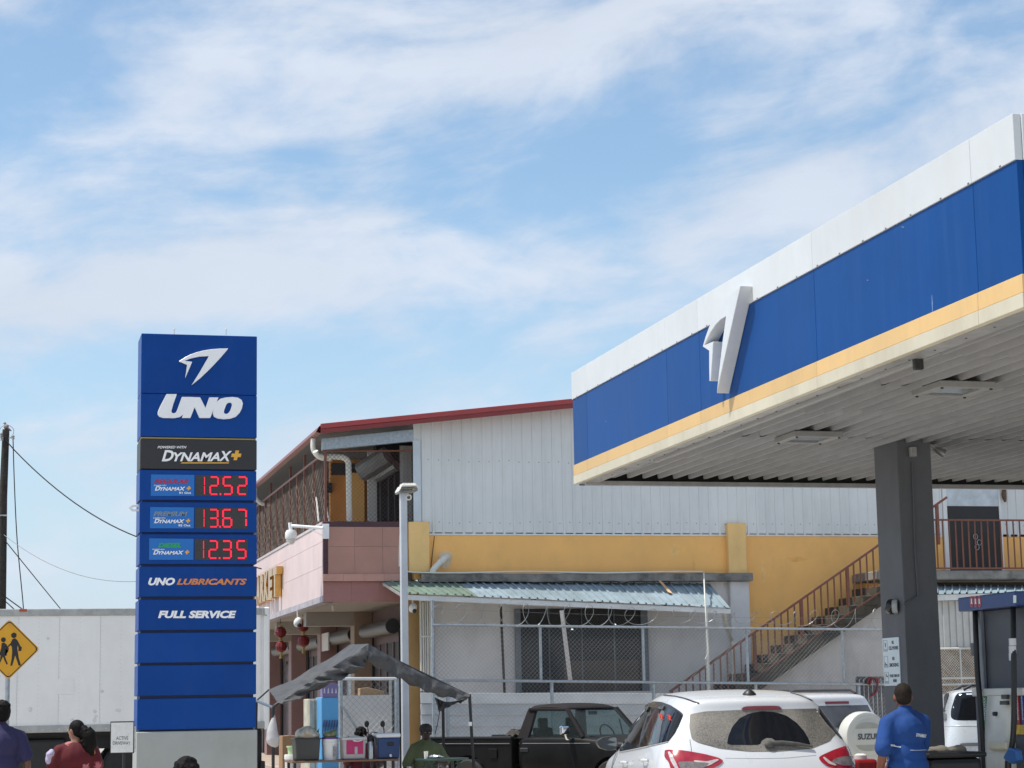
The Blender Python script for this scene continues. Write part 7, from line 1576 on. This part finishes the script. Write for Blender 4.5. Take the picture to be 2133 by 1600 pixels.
person('woman in a red flowered blouse with a bushy black ponytail', at_depth(158, 1590, 20.0), radians(12), 1.46, skin('tan', (.26, .125, .08)), floral(), fabric('skirt_dark', (.03, .02, .03)), aw_, radians(28), hair=mhair, hairf=pony, bulk=1.2, sleeve=.5, collar=False)
q = EYE+ray(103, 1571)*19.7; bun = thing('cloth_bundle', q, 'pale lilac cloth bundle held by the woman in red', 'bundle')
fl = MB(); fl.ell(q, .035, .09, .03); fl.ell(q+V((.02, .05, .01)), .03, .08, .04); fl.ell(q+V((-.01, 0, -.05)), .03, .06, .05); put('cloth', remesh(fl, 'lilac', .012, 2), fabric('lilac', (.38, .34, .48)), bun)
# short person near the camera: only the top of the head shows
person('short person near the camera, only black hair shows before the pylon', at_depth(388, 1590, 11.0), radians(5), 1.27, skin('brown', (.13, .065, .042)), fabric('grey_shirt', (.16, .16, .17)), jeans, std, 0, hair=mhair, hairf=short_hair(.016, True), bulk=.95)
# seated man with cap
ax_ = {-1: ((-.30, .08, 1.12), (-.12, .34, 1.14), (0, 0, -1), (1, 0, 0)), 1: ((.31, -.02, 1.08), (.30, .10, .84), (-1, 0, 0), (0, 1, 0))}
sm_loc = at_depth(887, 1590, 31.2)
sm, S_, hp_, _ = person('man in a green shirt and cap sitting at the green table', sm_loc, radians(180+2), 1.72, skin('dark', (.055, .028, .02)), fabric('green', (.11, .135, .065)), fabric('grey_trousers', (.16, .17, .19)), ax_, 0, seat=True, bulk=1.1, hair=mhair, hairf=short_hair(.006), sleeve=.7)
M = WM[sm.name] @ S_
cm = MB(); c = hp_(0, 0, 0); prof = [(.10, .025), (.100, .06), (.085, .105), (.045, .13), (.0, .135)]
cm.lathe(prof, c+V((0, -.008, 0)), 24, cap=False); cm.slab([[c+V((.075*cos(a), .06+.075*sin(a)*(1+.9*r_), .03-.02*r_)) for a in [pi*k/10 for k in range(11)]] for r_ in (0, .5, 1)], (0, 0, -.006)); cm.xf(M)
cap = thing('baseball_cap', M @ c, 'dark brown cap worn by the man in the green shirt', 'cap'); cm.build('cap', fabric('cap', (.05, .04, .042)), cap, smooth=50)
ch = thing('white_chair', sm_loc, 'white plastic chair under the man in the green shirt', 'chair'); Mc = WM[sm.name]
mch = mat('chair_white', (.62, .62, .60), .5)
for (x0_, x1_, y0_, y1_, z0_, z1_, nm) in ((-.27, .27, -.22, .30, .40, .43, 'seat'), (-.27, .27, -.27, -.23, .43, .80, 'backrest'), (-.31, -.27, -.22, .2, .60, .64, 'armrest'), (.27, .31, -.22, .2, .60, .64, 'armrest')):
    MB().box(x0_, x1_, y0_, y1_, z0_, z1_).xf(Mc).build(nm, mch, ch, bevel=.01)
for x_ in (-.27, .27):
    for y_ in (-.22, .24): MB().bar((x_, y_, .42), (x_*1.08, y_*1.1, 0), .04, .04).xf(Mc).build('leg', mch, ch)
# vendor half hidden behind the containers
vn = PY(752, 1590, 31.9); person('stall vendor half hidden behind the pink container', V((vn.x, 31.9, .06)), radians(200), 1.66, skin('dark', (.055, .028, .02)), fabric('maroon', (.12, .02, .03)), jeans, {-1: std[-1], 1: std[1]}, radians(15), seat=True, hair=mhair, hairf=short_hair(.012, True))
MB_ = MB().box(vn.x-.2, vn.x+.2, 31.75, 32.1, .06, .46); tag(MB_.build('stool', mat('stool_red', (.25, .03, .03), .5), None, bevel=.02), 'low red stool under the stall vendor', 'stool')
# attendant in blue
aa = {-1: ((-.27, -.04, 1.10), (-.25, .10, .87), (1, 0, 0), (0, 1, 0)), 1: ((.24, .16, 1.12), (.14, .42, .98), (-1, 0, -.3), (0, 0, 1))}
blu = fabric('blue_shirt', (.006, .050, .215), bump=.6)
at_, S_, hp_, sh_ = person('attendant in a blue short sleeved work shirt beside the column', at_depth(1890, 1590, 18.0), radians(8), 1.66, skin('reddish', (.20, .075, .045)), blu, fabric('navy', (.015, .015, .022)), aa, radians(-22), bulk=1.08, hair=mat('hair_grey_short', (.022, .016, .013), .8, spec=.15, var=.4, vs=30), hairf=short_hair(.003), sleeve=.74)
M = WM[at_.name]; bvs = BVHTree.FromPolygons([M @ q.co for q in sh_.data.vertices], [list(p.vertices) for p in sh_.data.polygons])
mwp = mat('print_white', (.62, .66, .72), .6, var=0)
try:
    pixtext('lettering', 'DYNAMAX', bvs, ((1908, 1534), (1929, 1537), (1908.5, 1527)), mwp, at_, .2, .02, .004, .003)
    patch('sleeve_print', bvs, [(1855, 1551), (1862, 1551), (1866, 1554), (1877, 1555), (1876, 1558), (1856, 1554)], mwp, at_, .004, 3, .004, False)
    stroke('back_seam', bvs, [(1896, 1563), (1912, 1563), (1930, 1562)], .004, mat('seam_pale', (.30, .36, .5), .7), at_, .001)
except Exception as ex: print('print', ex)
fc = EYE+ray(1797, 1588)*18.7; fcn = thing('red_fuel_can', V((fc.x, fc.y, .06)), 'red fuel can with white cap held beside the white SUV', 'can')
rbox('can', fc.x-.11, fc.x+.11, fc.y-.1, fc.y+.1, .75, fc.z+.03, .1, mat('can_red', (.32, .012, .015), .4, var=.1), fcn, .03)
MB().lathe([(.06, 0), (.06, .035), (.03, .05)], (fc.x-.02, fc.y, fc.z+.03), 16).build('cap', mat('can_cap', (.7, .7, .7), .4), fcn, smooth=40)
MB().box(fc.x-.16, fc.x+.16, fc.y-.14, fc.y+.14, .06, .748).build('stand', mgrey, fcn, bevel=.01)
